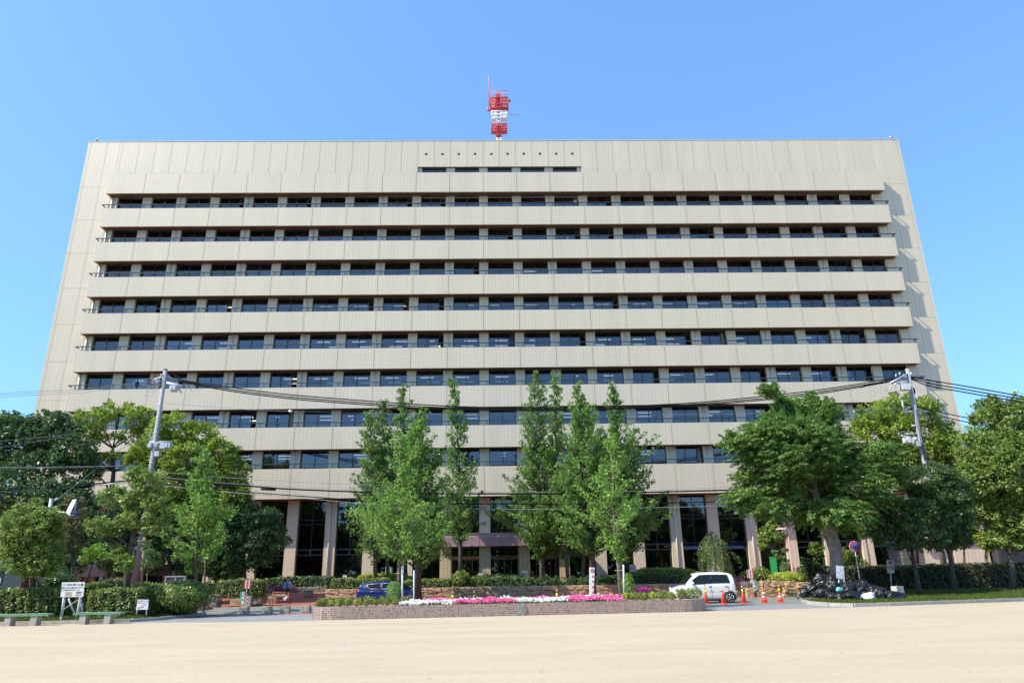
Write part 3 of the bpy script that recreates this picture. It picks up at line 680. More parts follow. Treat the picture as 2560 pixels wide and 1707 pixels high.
def limbs(mb, root_pts, radii, targets, r0=.07, seed=0, m=0, frm=None):
    """trunk plus limbs to crown targets"""
    mb.tube(root_pts, radii, 9, m)
    rr = random.Random(seed); pts = [Vector(p) for p in root_pts]
    for tg in targets:
        tg = Vector(tg); i = len(pts)-1
        cand = [p for p in pts if p.z < tg.z-.2] or pts[:1]
        s = min(cand, key=lambda p: (p-tg).length+abs(p.z-(tg.z-(tg-p).xy.length*.8))*.6)
        if frm is not None and s.z < frm: s = pts[-1]
        r = min(r0, radii[min(len(radii)-1, pts.index(s))]*.6)
        mid = s.lerp(tg, .5)+Vector((rr.uniform(-.25, .25), rr.uniform(-.25, .25), rr.uniform(.1, .5)*(tg-s).length*.15))
        mb.tube([s, s.lerp(mid, .5)+Vector((rr.uniform(-.1, .1), 0, 0)), mid, mid.lerp(tg, .5)+Vector((rr.uniform(-.1, .1), 0, .05)), tg], [r, r*.8, r*.62, r*.42, r*.15], 6, m)
BLOB_LOG = {}
def blob_tree(name, label, blobs, Y, base, trunk_px, rt, lm, bark=BARK, dens=1., ln=.10, wd=.055, clump=.75, droop=.12, depth=1., cat='tree', group=None, limb_r=.09, yj=.5, base_y=None, tz=0., flat=.75, gap=.0):
    """crown of clumps given as ellipses (px,py,rx,ry) at depth Y"""
    bp = GX(base, base_y or Y, tz); root = thing(name, label, cat, bp, group)
    Q = []; R = []; tg = []
    for i, (cx, cy, rx, ry) in enumerate(blobs):
        dy = random.uniform(-yj, yj)
        c = np.array(P(cx, cy, Y+dy)); ax = abs(P(cx+rx, cy, Y+dy).x-c[0]); az_ = abs(P(cx, cy-ry, Y+dy).z-c[2]); ay = (ax+az_)/2*depth
        tg.append(c-np.array([0, 0, az_*.3]))
        rs = clump*min(1, .5+.5*min(ax, az_)/1.2)
        area = 4*math.pi*((ax*ay)**1.6/3+(ax*az_)**1.6/3+(ay*az_)**1.6/3)**(1/1.6)
        n = max(9, int(area/(rs*rs)*1.15*dens))
        dr = unit(rng.normal(size=(n, 3))+np.array([0, -.25, .15])); rad = rng.uniform(.45, 1.0, (n, 1))**.7
        p = c+dr*np.array([ax, ay, az_])*rad
        nrm = unit(dr/np.array([ax, ay, az_])); d = unit(nrm*np.array([1, 1, .6])+np.array([0, 0, .25])+rng.normal(size=(n, 3))*.25)
        L = rs*rng.uniform(.7, 1.3, n); m = max(14, int(rs*rs*1.15/(ln*wd*2)))
        q, r = sprays(p-d*L[:, None]*.6, d, L, rs*.85, rs*.85*flat, m, ln, wd, droop, up=.7)
        Q.append(q); R.append(r)
    if trunk_px:
        tp = [bp+Vector((0, 0, -.1))]+[P(x, y, Y) for x, y in trunk_px]; k = len(tp)
        mb = MB(); limbs(mb, tp, [rt*(1-.55*i/(k-1)) for i in range(k)], tg, limb_r, hash(name) % 99)
        mb.build('trunk', bark, root)
    me = leaf_mesh('crown', np.concatenate(Q), np.concatenate(R), [lm], bp); inst('crown', me, bp, root)
    return root
def spire_tree(name, label, base, Y, tip, prof, rt, lm, bark=BARK, dens=1., ln=.075, wd=.06, group=None, path=(), tz=0., rise=.55, depth=.9, low=None, minL=.35):
    """upright tree: prof = [(py, halfwidth px)]"""
    bp = GX(base, Y, tz); root = thing(name, label, 'tree', bp, group); tipw = P(*tip, Y)
    pts = [bp+Vector((0, 0, -.1))]+[P(x, y, Y) for x, y in path]+[tipw]
    k = len(pts); mb = MB()
    L_ = [0]; 
    for i in range(1, k): L_.append(L_[-1]+(pts[i]-pts[i-1]).length)
    tot = L_[-1]
    def at(z):
        for i in range(1, k):
            if pts[i].z >= z: t = (z-pts[i-1].z)/(pts[i].z-pts[i-1].z); return pts[i-1].lerp(pts[i], max(0, t))
        return pts[-1]
    mb.tube(pts, [max(.012, rt*(1-.93*l/tot)) for l in L_], 9)
    hz = [(P(tip[0], py, Y).z, hw*abs(P(tip[0]+100, py, Y).x-P(tip[0], py, Y).x)/100) for py, hw in prof]
    hz.sort(); zz = np.array([h[0] for h in hz]); ww = np.array([h[1] for h in hz])
    ztop, zlow = zz[-1], zz[0]; P0 = []; Dd = []; LL = []
    z = zlow; 
    while z < ztop:
        w = float(np.interp(z, zz, ww)); w *= 1.0+.22*(ztop-z)/(ztop-zlow); nb = max(1, int((1.7+w*2.35)*dens))
        for _ in range(nb):
            az_ = random.uniform(0, 2*math.pi); l = max(minL, w*random.choice((random.uniform(.35, .8), random.uniform(.7, 1.35)))); el = rise*random.uniform(.35, 1.25)+.5*(z-zlow)/(ztop-zlow); l = l/math.cos(min(el, 1.0))*1.08
            zs_ = z-l*math.sin(el)*.75; s = at(max(zs_, bp.z+1.2)); d = Vector((math.cos(az_)*math.cos(el), math.sin(az_)*math.cos(el)*depth, math.sin(el))).normalized()
            if l > .5: mb.tube([s, s+d*l*.5, s+d*l*.95+Vector((0, 0, .05*l))], [min(.04, rt*.3), .02, .008], 5)
            nseg = max(1, int(l/.42)); r2 = random.uniform(-.3, .3)
            for j in range(nseg+1):
                t = (j+.35)/(nseg+.6)
                if l > 1 and t < .18: continue
                q = s+d*l*t
                for _k in range(2):
                    dd = (d+Vector((random.uniform(-.8, .8), random.uniform(-.8, .8), random.uniform(-.2, .7)))).normalized()
                    P0.append(q); Dd.append(dd); LL.append(random.uniform(.28, .55)*(1.15-.3*t)*min(1.1, .55+w*.55))
        z += .30
    P0 = np.array([tuple(p) for p in P0]); Dd = np.array([tuple(p) for p in Dd]); LL = np.array(LL)
    q, r = sprays(P0, Dd, LL, .2+.28*(LL/.5-.4), .3, 13, ln, wd, .05, up=.5)
    mb.build('trunk', bark, root)
    inst('crown', leaf_mesh('crown', q, r, [lm], bp), bp, root); return root
def hedge(name, label, pts, Y, depth, lm, n=2600, ln=.045, wd=.028, cat='hedge', rnd_top=.12, group=None, tz=0., bump=.06, flowers=None, nf=0, z0=None):
    """clipped hedge: pts = [(px, py_top)] along its top front edge at depth Y"""
    tp = [P(px, py, Y) for px, py in pts]; xs = np.array([p.x for p in tp]); zt = np.array([p.z for p in tp]); x0, x1 = xs[0], xs[-1]
    zb = tz if z0 is None else z0
    base = Vector(((x0+x1)/2, Y+depth/2, zb)); wid = x1-x0
    def top(x, y): return np.interp(x, xs, zt)+bump*(np.sin(x*5.1+y*3)+np.sin(x*11.3+1.7*y))*.5
    hm_ = float(zt.mean()-zb); af = wid*hm_; at_ = wid*depth; asd = 2*depth*hm_; tot = af+at_+asd
    n = int(n*tot/6); 
    k = rng.uniform(0, tot, n); x = rng.uniform(x0, x1, n); y = rng.uniform(0, depth, n); t = rng.uniform(0, 1, n)**.9
    front = k < af; topm = (k >= af) & (k < af+at_); sidem = k >= af+at_; ls = rng.random(n) < .5
    e = np.abs(rng.normal(size=n))*.05
    zt_ = top(x, y); Y0 = Y
    px_ = np.where(sidem, np.where(ls, x0+e, x1-e), x); py_ = np.where(front, e, y)
    zt2 = top(px_, py_); rr = rnd_top
    pz = np.where(topm, zt2-e, zb+(zt2-zb)*t)
    # round the top edges
    def rnd(px_, py_, pz):
        dtop = np.clip((pz-(zt2-rr))/rr, 0, 1); s = rr*(1-np.sqrt(np.clip(1-dtop**2, 0, 1)))
        py2 = np.clip(py_, s, depth-s); px2 = np.clip(px_, x0+s, x1-s); return px2, py2
    px2, py2 = rnd(px_, py_, pz)
    w1 = .05*np.sin(px2*7+pz*6)+.04*np.sin(px2*15.+2*pz)
    py2 = py2-np.where(front, w1, 0)
    c = np.stack([px2, Y0+py2, pz], 1)+rng.normal(size=(n, 3))*.02
    nb = np.where(front[:, None], [[0, -1, .45]], np.where(topm[:, None], [[0, -.15, 1]], np.stack([np.where(ls, -1., 1.), np.zeros(n), np.full(n, .4)], 1)))
    nr = nb+rng.normal(size=(n, 3))*.55
    q = leaf_arrays(c, nr, ln, wd); cl = .5+.25*np.sin(px2*6.3+pz*5)*np.sin(pz*9+px2*3.)
    r = np.clip(cl+rng.normal(size=n)*.22, 0, 1)
    mi = np.zeros(n, np.int32); mats = [lm]
    if flowers and nf:
        idx = rng.choice(np.where(front | topm)[0], min(nf, n//3), replace=False); mi[idx] = 1; mats.append(flowers)
        q[idx] += (q[idx]-q[idx].mean(1, keepdims=True))*.7; q[idx, :, 1] -= .05; q[idx, :, 2] += .02
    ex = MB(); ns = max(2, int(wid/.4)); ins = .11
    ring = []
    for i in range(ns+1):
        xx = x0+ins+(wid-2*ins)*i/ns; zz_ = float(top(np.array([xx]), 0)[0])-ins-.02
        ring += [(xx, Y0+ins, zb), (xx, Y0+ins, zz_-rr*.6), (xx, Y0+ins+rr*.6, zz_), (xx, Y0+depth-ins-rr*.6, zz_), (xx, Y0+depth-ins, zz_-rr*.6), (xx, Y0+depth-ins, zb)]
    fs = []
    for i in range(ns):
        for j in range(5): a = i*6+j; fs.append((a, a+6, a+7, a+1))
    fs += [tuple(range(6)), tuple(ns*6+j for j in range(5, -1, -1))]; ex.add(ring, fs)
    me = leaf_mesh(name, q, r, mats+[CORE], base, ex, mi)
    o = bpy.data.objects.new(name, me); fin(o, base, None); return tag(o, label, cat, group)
def mound_bush(name, label, cx, cy, rx, ry, Y, lm, n=1800, ln=.05, wd=.03, cat='shrub', group=None, flowers=None, nf=0, depth=1., stems=True, z0=0., rough=.12, base=None):
    c = P(cx, cy, Y); ax = abs(P(cx+rx, cy, Y).x-c.x); az_ = abs(P(cx, cy-ry, Y).z-c.z); ay = ax*depth
    n = int(n*(ax*ay+ax*az_)/1.2)
    dr = unit(rng.normal(size=(n, 3))+np.array([0, -.3, .3])); low = rng.uniform(.8, 1.04, (n, 1))+rough*np.sin(dr[:, :1]*9+dr[:, 2:]*7)*.6
    p = np.array(c)+dr*np.array([ax, ay, az_])*low; p[:, 2] = np.maximum(p[:, 2], z0+.02)
    nr = dr+np.array([0, 0, .35])+rng.normal(size=(n, 3))*.5
    q = leaf_arrays(p, nr, ln, wd); r = np.clip(.5+.25*np.sin(p[:, 0]*8+p[:, 2]*7)+rng.normal(size=n)*.2, 0, 1)
    mi = np.zeros(n, np.int32); mats = [lm]
    if nf: idx = rng.choice(n, min(nf, n//3), replace=False); mi[idx] = 1; mats.append(flowers); q[idx] += (q[idx]-q[idx].mean(1, keepdims=True))*.6; q[idx, :, 1] -= .04
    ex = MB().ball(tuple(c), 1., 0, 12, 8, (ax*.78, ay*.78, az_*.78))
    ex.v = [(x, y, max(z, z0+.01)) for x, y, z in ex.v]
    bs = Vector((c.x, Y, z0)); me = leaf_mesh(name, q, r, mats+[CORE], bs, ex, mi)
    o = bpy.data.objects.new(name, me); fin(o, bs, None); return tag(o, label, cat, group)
# ---- left trees
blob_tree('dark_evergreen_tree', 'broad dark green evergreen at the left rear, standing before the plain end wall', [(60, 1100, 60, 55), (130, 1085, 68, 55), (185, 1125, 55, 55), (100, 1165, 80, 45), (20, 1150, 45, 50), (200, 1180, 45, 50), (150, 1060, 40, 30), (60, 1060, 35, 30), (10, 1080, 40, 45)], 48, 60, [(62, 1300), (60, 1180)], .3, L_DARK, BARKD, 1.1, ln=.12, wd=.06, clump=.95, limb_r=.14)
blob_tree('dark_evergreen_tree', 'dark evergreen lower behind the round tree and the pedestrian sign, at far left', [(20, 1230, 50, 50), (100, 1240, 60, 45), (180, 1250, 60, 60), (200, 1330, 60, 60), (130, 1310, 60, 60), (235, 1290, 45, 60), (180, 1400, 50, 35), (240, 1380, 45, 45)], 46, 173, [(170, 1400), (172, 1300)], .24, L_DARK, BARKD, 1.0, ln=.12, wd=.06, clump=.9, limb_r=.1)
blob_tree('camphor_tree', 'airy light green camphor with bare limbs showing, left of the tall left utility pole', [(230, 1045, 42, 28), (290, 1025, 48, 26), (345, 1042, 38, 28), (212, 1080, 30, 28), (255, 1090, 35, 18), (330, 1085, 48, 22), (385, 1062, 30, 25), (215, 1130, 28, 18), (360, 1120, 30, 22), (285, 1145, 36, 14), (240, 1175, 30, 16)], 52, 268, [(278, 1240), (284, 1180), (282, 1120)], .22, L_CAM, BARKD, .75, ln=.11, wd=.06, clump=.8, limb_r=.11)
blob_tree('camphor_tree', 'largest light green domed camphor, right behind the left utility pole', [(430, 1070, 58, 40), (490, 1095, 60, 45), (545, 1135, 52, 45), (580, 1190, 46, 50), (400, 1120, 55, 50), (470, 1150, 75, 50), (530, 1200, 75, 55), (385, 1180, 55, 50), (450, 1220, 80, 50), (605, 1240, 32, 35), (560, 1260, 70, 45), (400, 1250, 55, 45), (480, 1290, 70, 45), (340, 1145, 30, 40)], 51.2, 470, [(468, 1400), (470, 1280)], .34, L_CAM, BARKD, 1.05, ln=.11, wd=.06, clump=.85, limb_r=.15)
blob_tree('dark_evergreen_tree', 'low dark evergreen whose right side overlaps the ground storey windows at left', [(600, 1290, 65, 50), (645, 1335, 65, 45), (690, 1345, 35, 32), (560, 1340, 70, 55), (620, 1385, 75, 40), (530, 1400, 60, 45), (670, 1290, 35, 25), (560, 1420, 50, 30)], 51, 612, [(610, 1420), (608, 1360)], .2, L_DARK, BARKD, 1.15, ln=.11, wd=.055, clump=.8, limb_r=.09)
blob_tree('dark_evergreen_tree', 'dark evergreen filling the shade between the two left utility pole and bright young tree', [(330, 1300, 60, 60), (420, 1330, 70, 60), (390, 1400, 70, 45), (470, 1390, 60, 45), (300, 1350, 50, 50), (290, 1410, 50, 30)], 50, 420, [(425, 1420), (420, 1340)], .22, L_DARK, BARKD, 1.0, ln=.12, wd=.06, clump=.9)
blob_tree('round_clipped_tree', 'dense egg shaped tree at far left, standing behind the left hedge', [(75, 1320, 72, 52), (55, 1370, 55, 45), (110, 1370, 52, 58), (85, 1410, 65, 35), (25, 1385, 30, 35), (70, 1290, 45, 32), (120, 1300, 40, 35), (92, 1262, 12, 18), (48, 1268, 9, 12)], 34, 83, [(83, 1430), (84, 1350)], .14, L_CAM2, BARKD, 1.6, ln=.085, wd=.04, clump=.5, limb_r=.06)
blob_tree('spreading_tree', 'mid green tree with forked trunk behind the notice board and second bench', [(375, 1205, 42, 34), (340, 1190, 30, 22), (290, 1240, 42, 26), (350, 1250, 52, 34), (395, 1270, 34, 42), (250, 1308, 36, 18), (330, 1300, 42, 22), (385, 1318, 40, 26), (305, 1372, 26, 18), (310, 1405, 26, 22), (275, 1330, 30, 14), (228, 1325, 14, 12)], 34.2, 316, [(318, 1440), (326, 1370), (334, 1338), (345, 1300)], .17, L_CAM2, BARKD, 1.05, ln=.09, wd=.04, clump=.52, limb_r=.09)
spire_tree('young_ginkgo_tree', 'young bright green ginkgo on the lawn edge, nearest left of the domed camphor trunk', 487, 38, (508, 1118), [(1118, 6), (1150, 26), (1200, 34), (1240, 44), (1285, 58), (1330, 58), (1370, 62), (1385, 40), (1425, 18)], .13, L_GINK2, BARK, .85, path=[(491, 1360), (497, 1250)])
blob_tree('olive_green_tree', 'small reddish green tree poking up right behind the blue pedestrian sign', [(180, 1265, 28, 34), (165, 1300, 34, 36), (195, 1310, 28, 38), (180, 1360, 32, 36)], 40, 182, [(182, 1400), (180, 1330)], .08, L_OLIVE, BARKD, 1.0, ln=.08, wd=.04, clump=.5)
blob_tree('small_maple_tree', 'small bright layered tree low in the shade behind the notice board', [(232, 1378, 34, 10), (262, 1390, 30, 9), (250, 1365, 20, 8), (220, 1396, 22, 8)], 44, 266, [(266, 1440), (262, 1410)], .05, L_GINK2, BARK, .9, ln=.07, wd=.035, clump=.4)
blob_tree('thin_multistem_shrub', 'thin grey green shrub with pale stems right beside the left utility pole base', [(378, 1385, 18, 18), (370, 1410, 20, 16), (392, 1405, 12, 16), (365, 1362, 14, 14)], 41, 366, [(368, 1430)], .05, L_WEEP, BARK, .8, ln=.07, wd=.03, clump=.35, cat='shrub')
blob_tree('tall_background_tree', 'sunlit treetop rising past the left frame edge behind the dark evergreen', [(5, 1060, 30, 22), (45, 1052, 30, 14), (-30, 1080, 50, 50), (-60, 1180, 70, 80), (-40, 1300, 70, 80)], 58, -20, [(-20, 1300)], .3, L_CAM, BARKD, .9, ln=.13, wd=.07, clump=1.)
# ---- ginkgos in front of the entrance
GK = 'ginkgo trees in front of the entrance'
spire_tree('ginkgo_tree', 'leftmost slender ginkgo of the row, top reaching only the eighth balcony band', 942, 52, (925, 1030), [(1030, 4), (1060, 12), (1085, 24), (1110, 32), (1160, 26), (1200, 38), (1300, 50), (1370, 34), (1400, 12)], .17, L_GINK, group=GK, path=[(930, 1200)])
spire_tree('ginkgo_tree', 'second slender ginkgo from the left, just left of the tall thin spire', 972, 53, (958, 1000), [(1000, 4), (1040, 10), (1065, 24), (1100, 28), (1150, 30), (1250, 40), (1350, 40), (1390, 15)], .16, L_GINK, group=GK, path=[(962, 1200)])
spire_tree('ginkgo_tree', 'ginkgo with thin spire rising directly behind the big leafy left ginkgo', 1015, 54, (1008, 965), [(965, 4), (990, 10), (1010, 15), (1035, 14), (1055, 24), (1100, 32), (1180, 40), (1300, 50)], .17, L_GINK, group=GK, path=[(1010, 1200)])
spire_tree('ginkgo_tree', 'fullest dark trunked ginkgo of the left group, behind the blue car', 1044, 44.5, (1052, 1028), [(1028, 5), (1060, 22), (1100, 42), (1150, 50), (1200, 60), (1250, 78), (1300, 88), (1350, 84), (1390, 55), (1405, 25)], .24, L_GINK, BARKD, 1.25, group=GK, path=[(1048, 1300)])
spire_tree('ginkgo_tree', 'solitary narrow ginkgo just left of the entrance with bare lower branch', 1152, 51, (1134, 945), [(945, 4), (970, 10), (990, 11), (1015, 11), (1030, 22), (1060, 24), (1085, 32), (1105, 16), (1125, 15), (1160, 34), (1200, 42), (1240, 40), (1280, 34), (1320, 34), (1345, 18)], .17, L_GINK, BARKD, 1.0, group=GK, path=[(1151, 1380), (1150, 1250), (1146, 1120)])
spire_tree('ginkgo_tree', 'tallest ginkgo, right of the entrance doors', 1358, 52, (1334, 930), [(930, 4), (950, 14), (975, 18), (1005, 26), (1035, 28), (1090, 36), (1130, 38), (1180, 46), (1210, 68), (1250, 62), (1290, 84), (1340, 66), (1370, 36), (1395, 12)], .22, L_GINK, group=GK, path=[(1352, 1340), (1345, 1180)])
spire_tree('ginkgo_tree', 'thin ginkgo spire close right of the tallest ginkgo', 1394, 54, (1389, 937), [(937, 4), (960, 10), (990, 15), (1020, 14), (1060, 22), (1110, 28), (1180, 30), (1250, 42), (1340, 46), (1370, 20)], .2, L_GINK, BARKD, group=GK, path=[(1390, 1200)])
spire_tree('ginkgo_tree', 'short leaning ginkgo with its crown hidden inside the right group', 1424, 52, (1445, 1060), [(1060, 5), (1120, 20), (1200, 36), (1300, 46), (1370, 34), (1390, 15)], .16, L_GINK, group=GK, path=[(1415, 1380), (1430, 1240)])
spire_tree('ginkgo_tree', 'ginkgo with pale curved trunk behind the tall no parking board', 1462, 52, (1486, 1040), [(1040, 5), (1100, 26), (1180, 36), (1280, 46), (1350, 50), (1385, 20)], .16, L_GINK, group=GK, path=[(1457, 1430), (1468, 1300)])
spire_tree('ginkgo_tree', 'bright full ginkgo whose dark trunk stands right beside the no parking board', 1484, 47, (1444, 955), [(955, 4), (975, 9), (1000, 13), (1020, 24), (1050, 32), (1090, 38), (1150, 44), (1200, 56), (1250, 64), (1310, 76), (1350, 66), (1380, 30)], .21, L_GINK, BARKD, 1.2, group=GK, path=[(1478, 1340), (1460, 1180)])
spire_tree('ginkgo_tree', 'rightmost rear ginkgo reaching widest toward the large zelkova', 1562, 50, (1538, 955), [(955, 4), (985, 14), (1005, 22), (1030, 17), (1060, 22), (1085, 30), (1115, 66), (1150, 74), (1180, 62), (1220, 76), (1260, 74), (1300, 92), (1340, 66), (1370, 40), (1400, 15)], .2, L_GINK, BARKD, 1.1, group=GK, path=[(1556, 1340), (1545, 1160)])
spire_tree('staked_ginkgo_tree', 'young staked ginkgo at the left of the flower planter, in front of the blue car', 998, 34.4, (1000, 1092), [(1092, 6), (1125, 24), (1160, 26), (1182, 10), (1225, 12), (1245, 52), (1285, 88), (1320, 84), (1350, 62), (1390, 34), (1400, 12)], .135, L_GINK2, BARK, 1.0, ln=.06, wd=.05, path=[(998, 1400), (999, 1220)], minL=.25)
spire_tree('staked_ginkgo_tree', 'young staked ginkgo at the right of the flower planter with curved trunk', 1556, 34.4, (1532, 1098), [(1098, 6), (1125, 20), (1160, 30), (1185, 22), (1205, 34), (1235, 58), (1275, 84), (1300, 70), (1330, 36), (1375, 28), (1400, 14)], .14, L_GINK2, BARK, 1.0, ln=.06, wd=.05, path=[(1547, 1410), (1535, 1310), (1533, 1200)], minL=.25)
# ---- right trees
ZB_ = [(2026, 995, 28, 18), (1985, 1015, 45, 22), (2050, 1030, 60, 28), (1945, 1040, 40, 20), (1925, 975, 16, 8), (1950, 1000, 24, 10), (1910, 1085, 48, 26), (1985, 1090, 65, 34), (2065, 1100, 70, 36), (1880, 1140, 46, 26), (1955, 1150, 70, 36), (2050, 1160, 80, 38), (2130, 1140, 60, 30), (2200, 1140, 60, 26), (1860, 1195, 48, 26), (1940, 1215, 72, 36), (2040, 1230, 80, 40), (2140, 1210, 75, 38), (2230, 1190, 60, 26), (2270, 1215, 36, 14), (1850, 1240, 42, 22), (1920, 1270, 56, 26), (2000, 1280, 60, 28), (2090, 1275, 66, 32), (2180, 1260, 60, 26), (1835, 1100, 14, 8), (2230, 1250, 36, 16), (2100, 1310, 30, 16)]
def zelkova():
    Y = 41.; bp = GX(2092, Y, .1); root = thing('zelkova_tree', 'huge wide zelkova with drooping layered boughs above the black rubbish bags', 'tree', bp)
    Q = []; R = []; tg = []
    hub = np.array(P(2040, 1250, Y))
    for cx, cy, rx, ry in ZB_+[(2035, 1130, 55, 40), (1990, 1180, 60, 34), (2080, 1185, 60, 34)]:
        c = np.array(P(cx, cy, Y+random.uniform(-1.2, 1.8))); ax = abs(P(cx+rx, cy, Y).x-c[0]); az_ = abs(P(cx, cy-ry, Y).z-c[2])*(1.4 if cy < 1225 else 1.0); tg.append(c-np.array([0, 0, .2]))
        n = int(88*(ax*az_)/1.1)+34; dr = unit(rng.normal(size=(n, 3))+np.array([0, -.35, .1])); p = c+dr*np.array([ax, (ax+az_)*.62, az_])*rng.uniform(.5, 1., (n, 1))
        out = unit((p-hub)*np.array([1, 1, .35])); d = unit(out+np.array([0, 0, .02])+rng.normal(size=(n, 3))*np.array([.5, .5, .32])+dr*.35)
        L = rng.uniform(.7, 1.5, n)
        q, r = sprays(p-d*L[:, None]*.55, d, L, .45, .24, 44, .10, .038, .22, up=1.2, spread=.9, tip=.15); Q.append(q); R.append(r)
    mb = MB(); tp = [bp-Vector((0, 0, .1)), P(2093, 1430, Y), P(2090, 1380, Y), P(2072, 1320, Y), P(2052, 1280, Y), P(2040, 1240, Y), P(2030, 1150, Y)]
    limbs(mb, tp, [.42, .39, .37, .38, .30, .2, .09], tg[::2], .06, 5, 0, tp[4].z-.1)
    # bark burr and stub
    st = P(2058, 1318, Y); mb.tube([st+Vector((.25, 0, -.5)), st+Vector((.0, -.05, 0)), st+Vector((-.1, -.1, .22))], [.3, .28, .2], 8)
    mb.build('trunk', BARKZ, root)
    inst('crown', leaf_mesh('crown', np.concatenate(Q), np.concatenate(R), [L_ZELK], bp), bp, root)
zelkova()
blob_tree('camphor_tree', 'light green camphor behind the right utility pole, crown against the sunny end wall', [(2180, 1040, 46, 36), (2245, 1015, 46, 34), (2305, 1030, 44, 36), (2345, 1080, 42, 40), (2250, 1075, 70, 45), (2190, 1095, 55, 45), (2320, 1130, 60, 45), (2365, 1120, 34, 46), (2150, 1075, 30, 30), (2260, 1140, 60, 40), (2370, 1170, 34, 36)], 51, 2290, [(2285, 1350), (2275, 1200)], .32, L_CAM, BARKD, 1.0, ln=.115, wd=.06, clump=.9, limb_r=.14)
blob_tree('round_crowned_tree', 'dark round crowned tree whose trunk rises from the right hedge, nearer the rubbish bags', [(2225, 1335, 52, 34), (2280, 1320, 60, 42), (2325, 1345, 44, 30), (2250, 1290, 60, 36), (2300, 1280, 50, 36), (2190, 1320, 30, 28), (2275, 1360, 50, 14)], 41.6, 2303, [(2298, 1475), (2285, 1410), (2277, 1365)], .17, L_HEDGD, BARKD, 1.15, ln=.09, wd=.04, clump=.6, limb_r=.08, tz=.2)
blob_tree('round_crowned_tree', 'taller dark tree right of the round crowned one, trunk leaning over the hedge', [(2330, 1195, 50, 44), (2378, 1215, 42, 44), (2350, 1250, 56, 44), (2400, 1275, 36, 40), (2350, 1300, 50, 40), (2395, 1330, 34, 34), (2370, 1350, 44, 20), (2310, 1240, 40, 40)], 42.4, 2391, [(2386, 1460), (2375, 1390), (2368, 1345)], .18, L_HEDGD, BARKD, 1.15, ln=.09, wd=.04, clump=.65, limb_r=.09, tz=.2)
blob_tree('camphor_tree', 'massive sunlit camphor cut by the right edge of the picture', [(2475, 1050, 46, 50), (2530, 1040, 52, 54), (2440, 1120, 44, 54), (2500, 1130, 72, 60), (2570, 1120, 62, 80), (2435, 1190, 44, 50), (2500, 1215, 74, 60), (2570, 1230, 66, 70), (2475, 1275, 54, 44), (2530, 1300, 66, 50), (2580, 1320, 50, 50), (2505, 1345, 44, 22), (2545, 1355, 44, 20), (2480, 1010, 18, 20), (2620, 1200, 60, 150), (2480, 1180, 60, 90), (2550, 1270, 60, 80)], 45.5, 2530, [(2528, 1400), (2525, 1300)], .26, L_CAM2, BARK, 1.6, ln=.10, wd=.05, clump=.72, limb_r=.14)
blob_tree('small_leafy_tree', 'small yellow green tree beside the tiled wall, left of the massive camphor', [(2434, 1318, 10, 18), (2448, 1342, 18, 14), (2462, 1358, 22, 12), (2475, 1370, 12, 8)], 46.5, 2466, [(2466, 1412), (2464, 1370)], .1, L_AZ, BARK, 1., ln=.07, wd=.04, clump=.35)
blob_tree('shaded_tree', 'shadowed tree between the taller dark tree and the massive camphor', [(2410, 1260, 40, 50), (2420, 1310, 30, 40), (2400, 1350, 30, 20), (2405, 1200, 30, 40)], 52, 2412, [(2410, 1380)], .15, L_DARK, BARKD, 1.1, ln=.11, wd=.055, clump=.8)
blob_tree('small_round_tree', 'small bright tree with slim trunk behind the pink street lamp', [(1930, 1322, 24, 15), (1912, 1345, 20, 14), (1948, 1340, 20, 12), (1925, 1352, 22, 11), (1906, 1366, 13, 9), (1905, 1330, 14, 10)], 50, 1956, [(1955, 1410), (1948, 1375), (1940, 1350)], .09, L_CAM2, BARKD, 1.1, ln=.07, wd=.04, clump=.36, limb_r=.05)
def weeping():
    Y = 47.; bp = GX(1790, Y); root = thing('weeping_tree', 'pale green weeping tree hanging to the ground behind the white car', 'tree', bp)
    mb = MB(); mb.tube([bp, P(1788, 1400, Y), P(1782, 1350, Y), P(1776, 1330, Y)], [.09, .07, .05, .03]); S = []; Dn = []; L = []
    for i in range(70):
        a = random.uniform(0, 6.28); r = random.uniform(.1, 1.)**.7; px = 1783+math.cos(a)*r*34; top = 1330+26*r*r+(8 if px > 1790 else 0); p = P(px, top, Y+math.sin(a)*r*1.1)
        if i % 6 == 0: mb.tube([P(1778, 1332, Y), p.lerp(P(1778, 1332, Y), .5)+Vector((0, 0, .15)), p], [.03, .02, .01], 5)
        n = random.randint(2, 8); d = Vector((math.cos(a)*.22*r, math.sin(a)*.2*r, -1)).normalized()
        for j in range(n): S.append(p+d*j*.38); Dn.append(d+Vector((random.uniform(-.12, .12), random.uniform(-.12, .12), 0))); L.append(.5)
    for px, py in ((1830, 1380), (1840, 1388), (1848, 1396), (1818, 1392), (1824, 1410), (1832, 1425), (1746, 1385), (1744, 1400)):
        p = P(px, py, Y-.3); S.append(p); Dn.append(Vector((.3, 0, -.9))); L.append(.5); S.append(p+Vector((-.3, 0, .1))); Dn.append(Vector((.8, 0, -.3))); L.append(.5)
    q, r = sprays(np.array([tuple(x) for x in S]), unit(np.array([tuple(x) for x in Dn])), np.array(L), .20, .16, 17, .065, .022, .0, up=.5)
    mb.build('trunk', BARKD, root); inst('crown', leaf_mesh('crown', q, r, [L_WEEP], bp), bp, root)
weeping()
spire_tree('young_ginkgo_tree', 'young ginkgo standing right of the zelkova trunk, its bright leaves against dark glass', 2176, 48, (2150, 1270), [(1270, 14), (1290, 34), (1320, 32), (1340, 14)], .1, L_GINK2, BARK, 1., path=[(2174, 1400), (2160, 1320)])
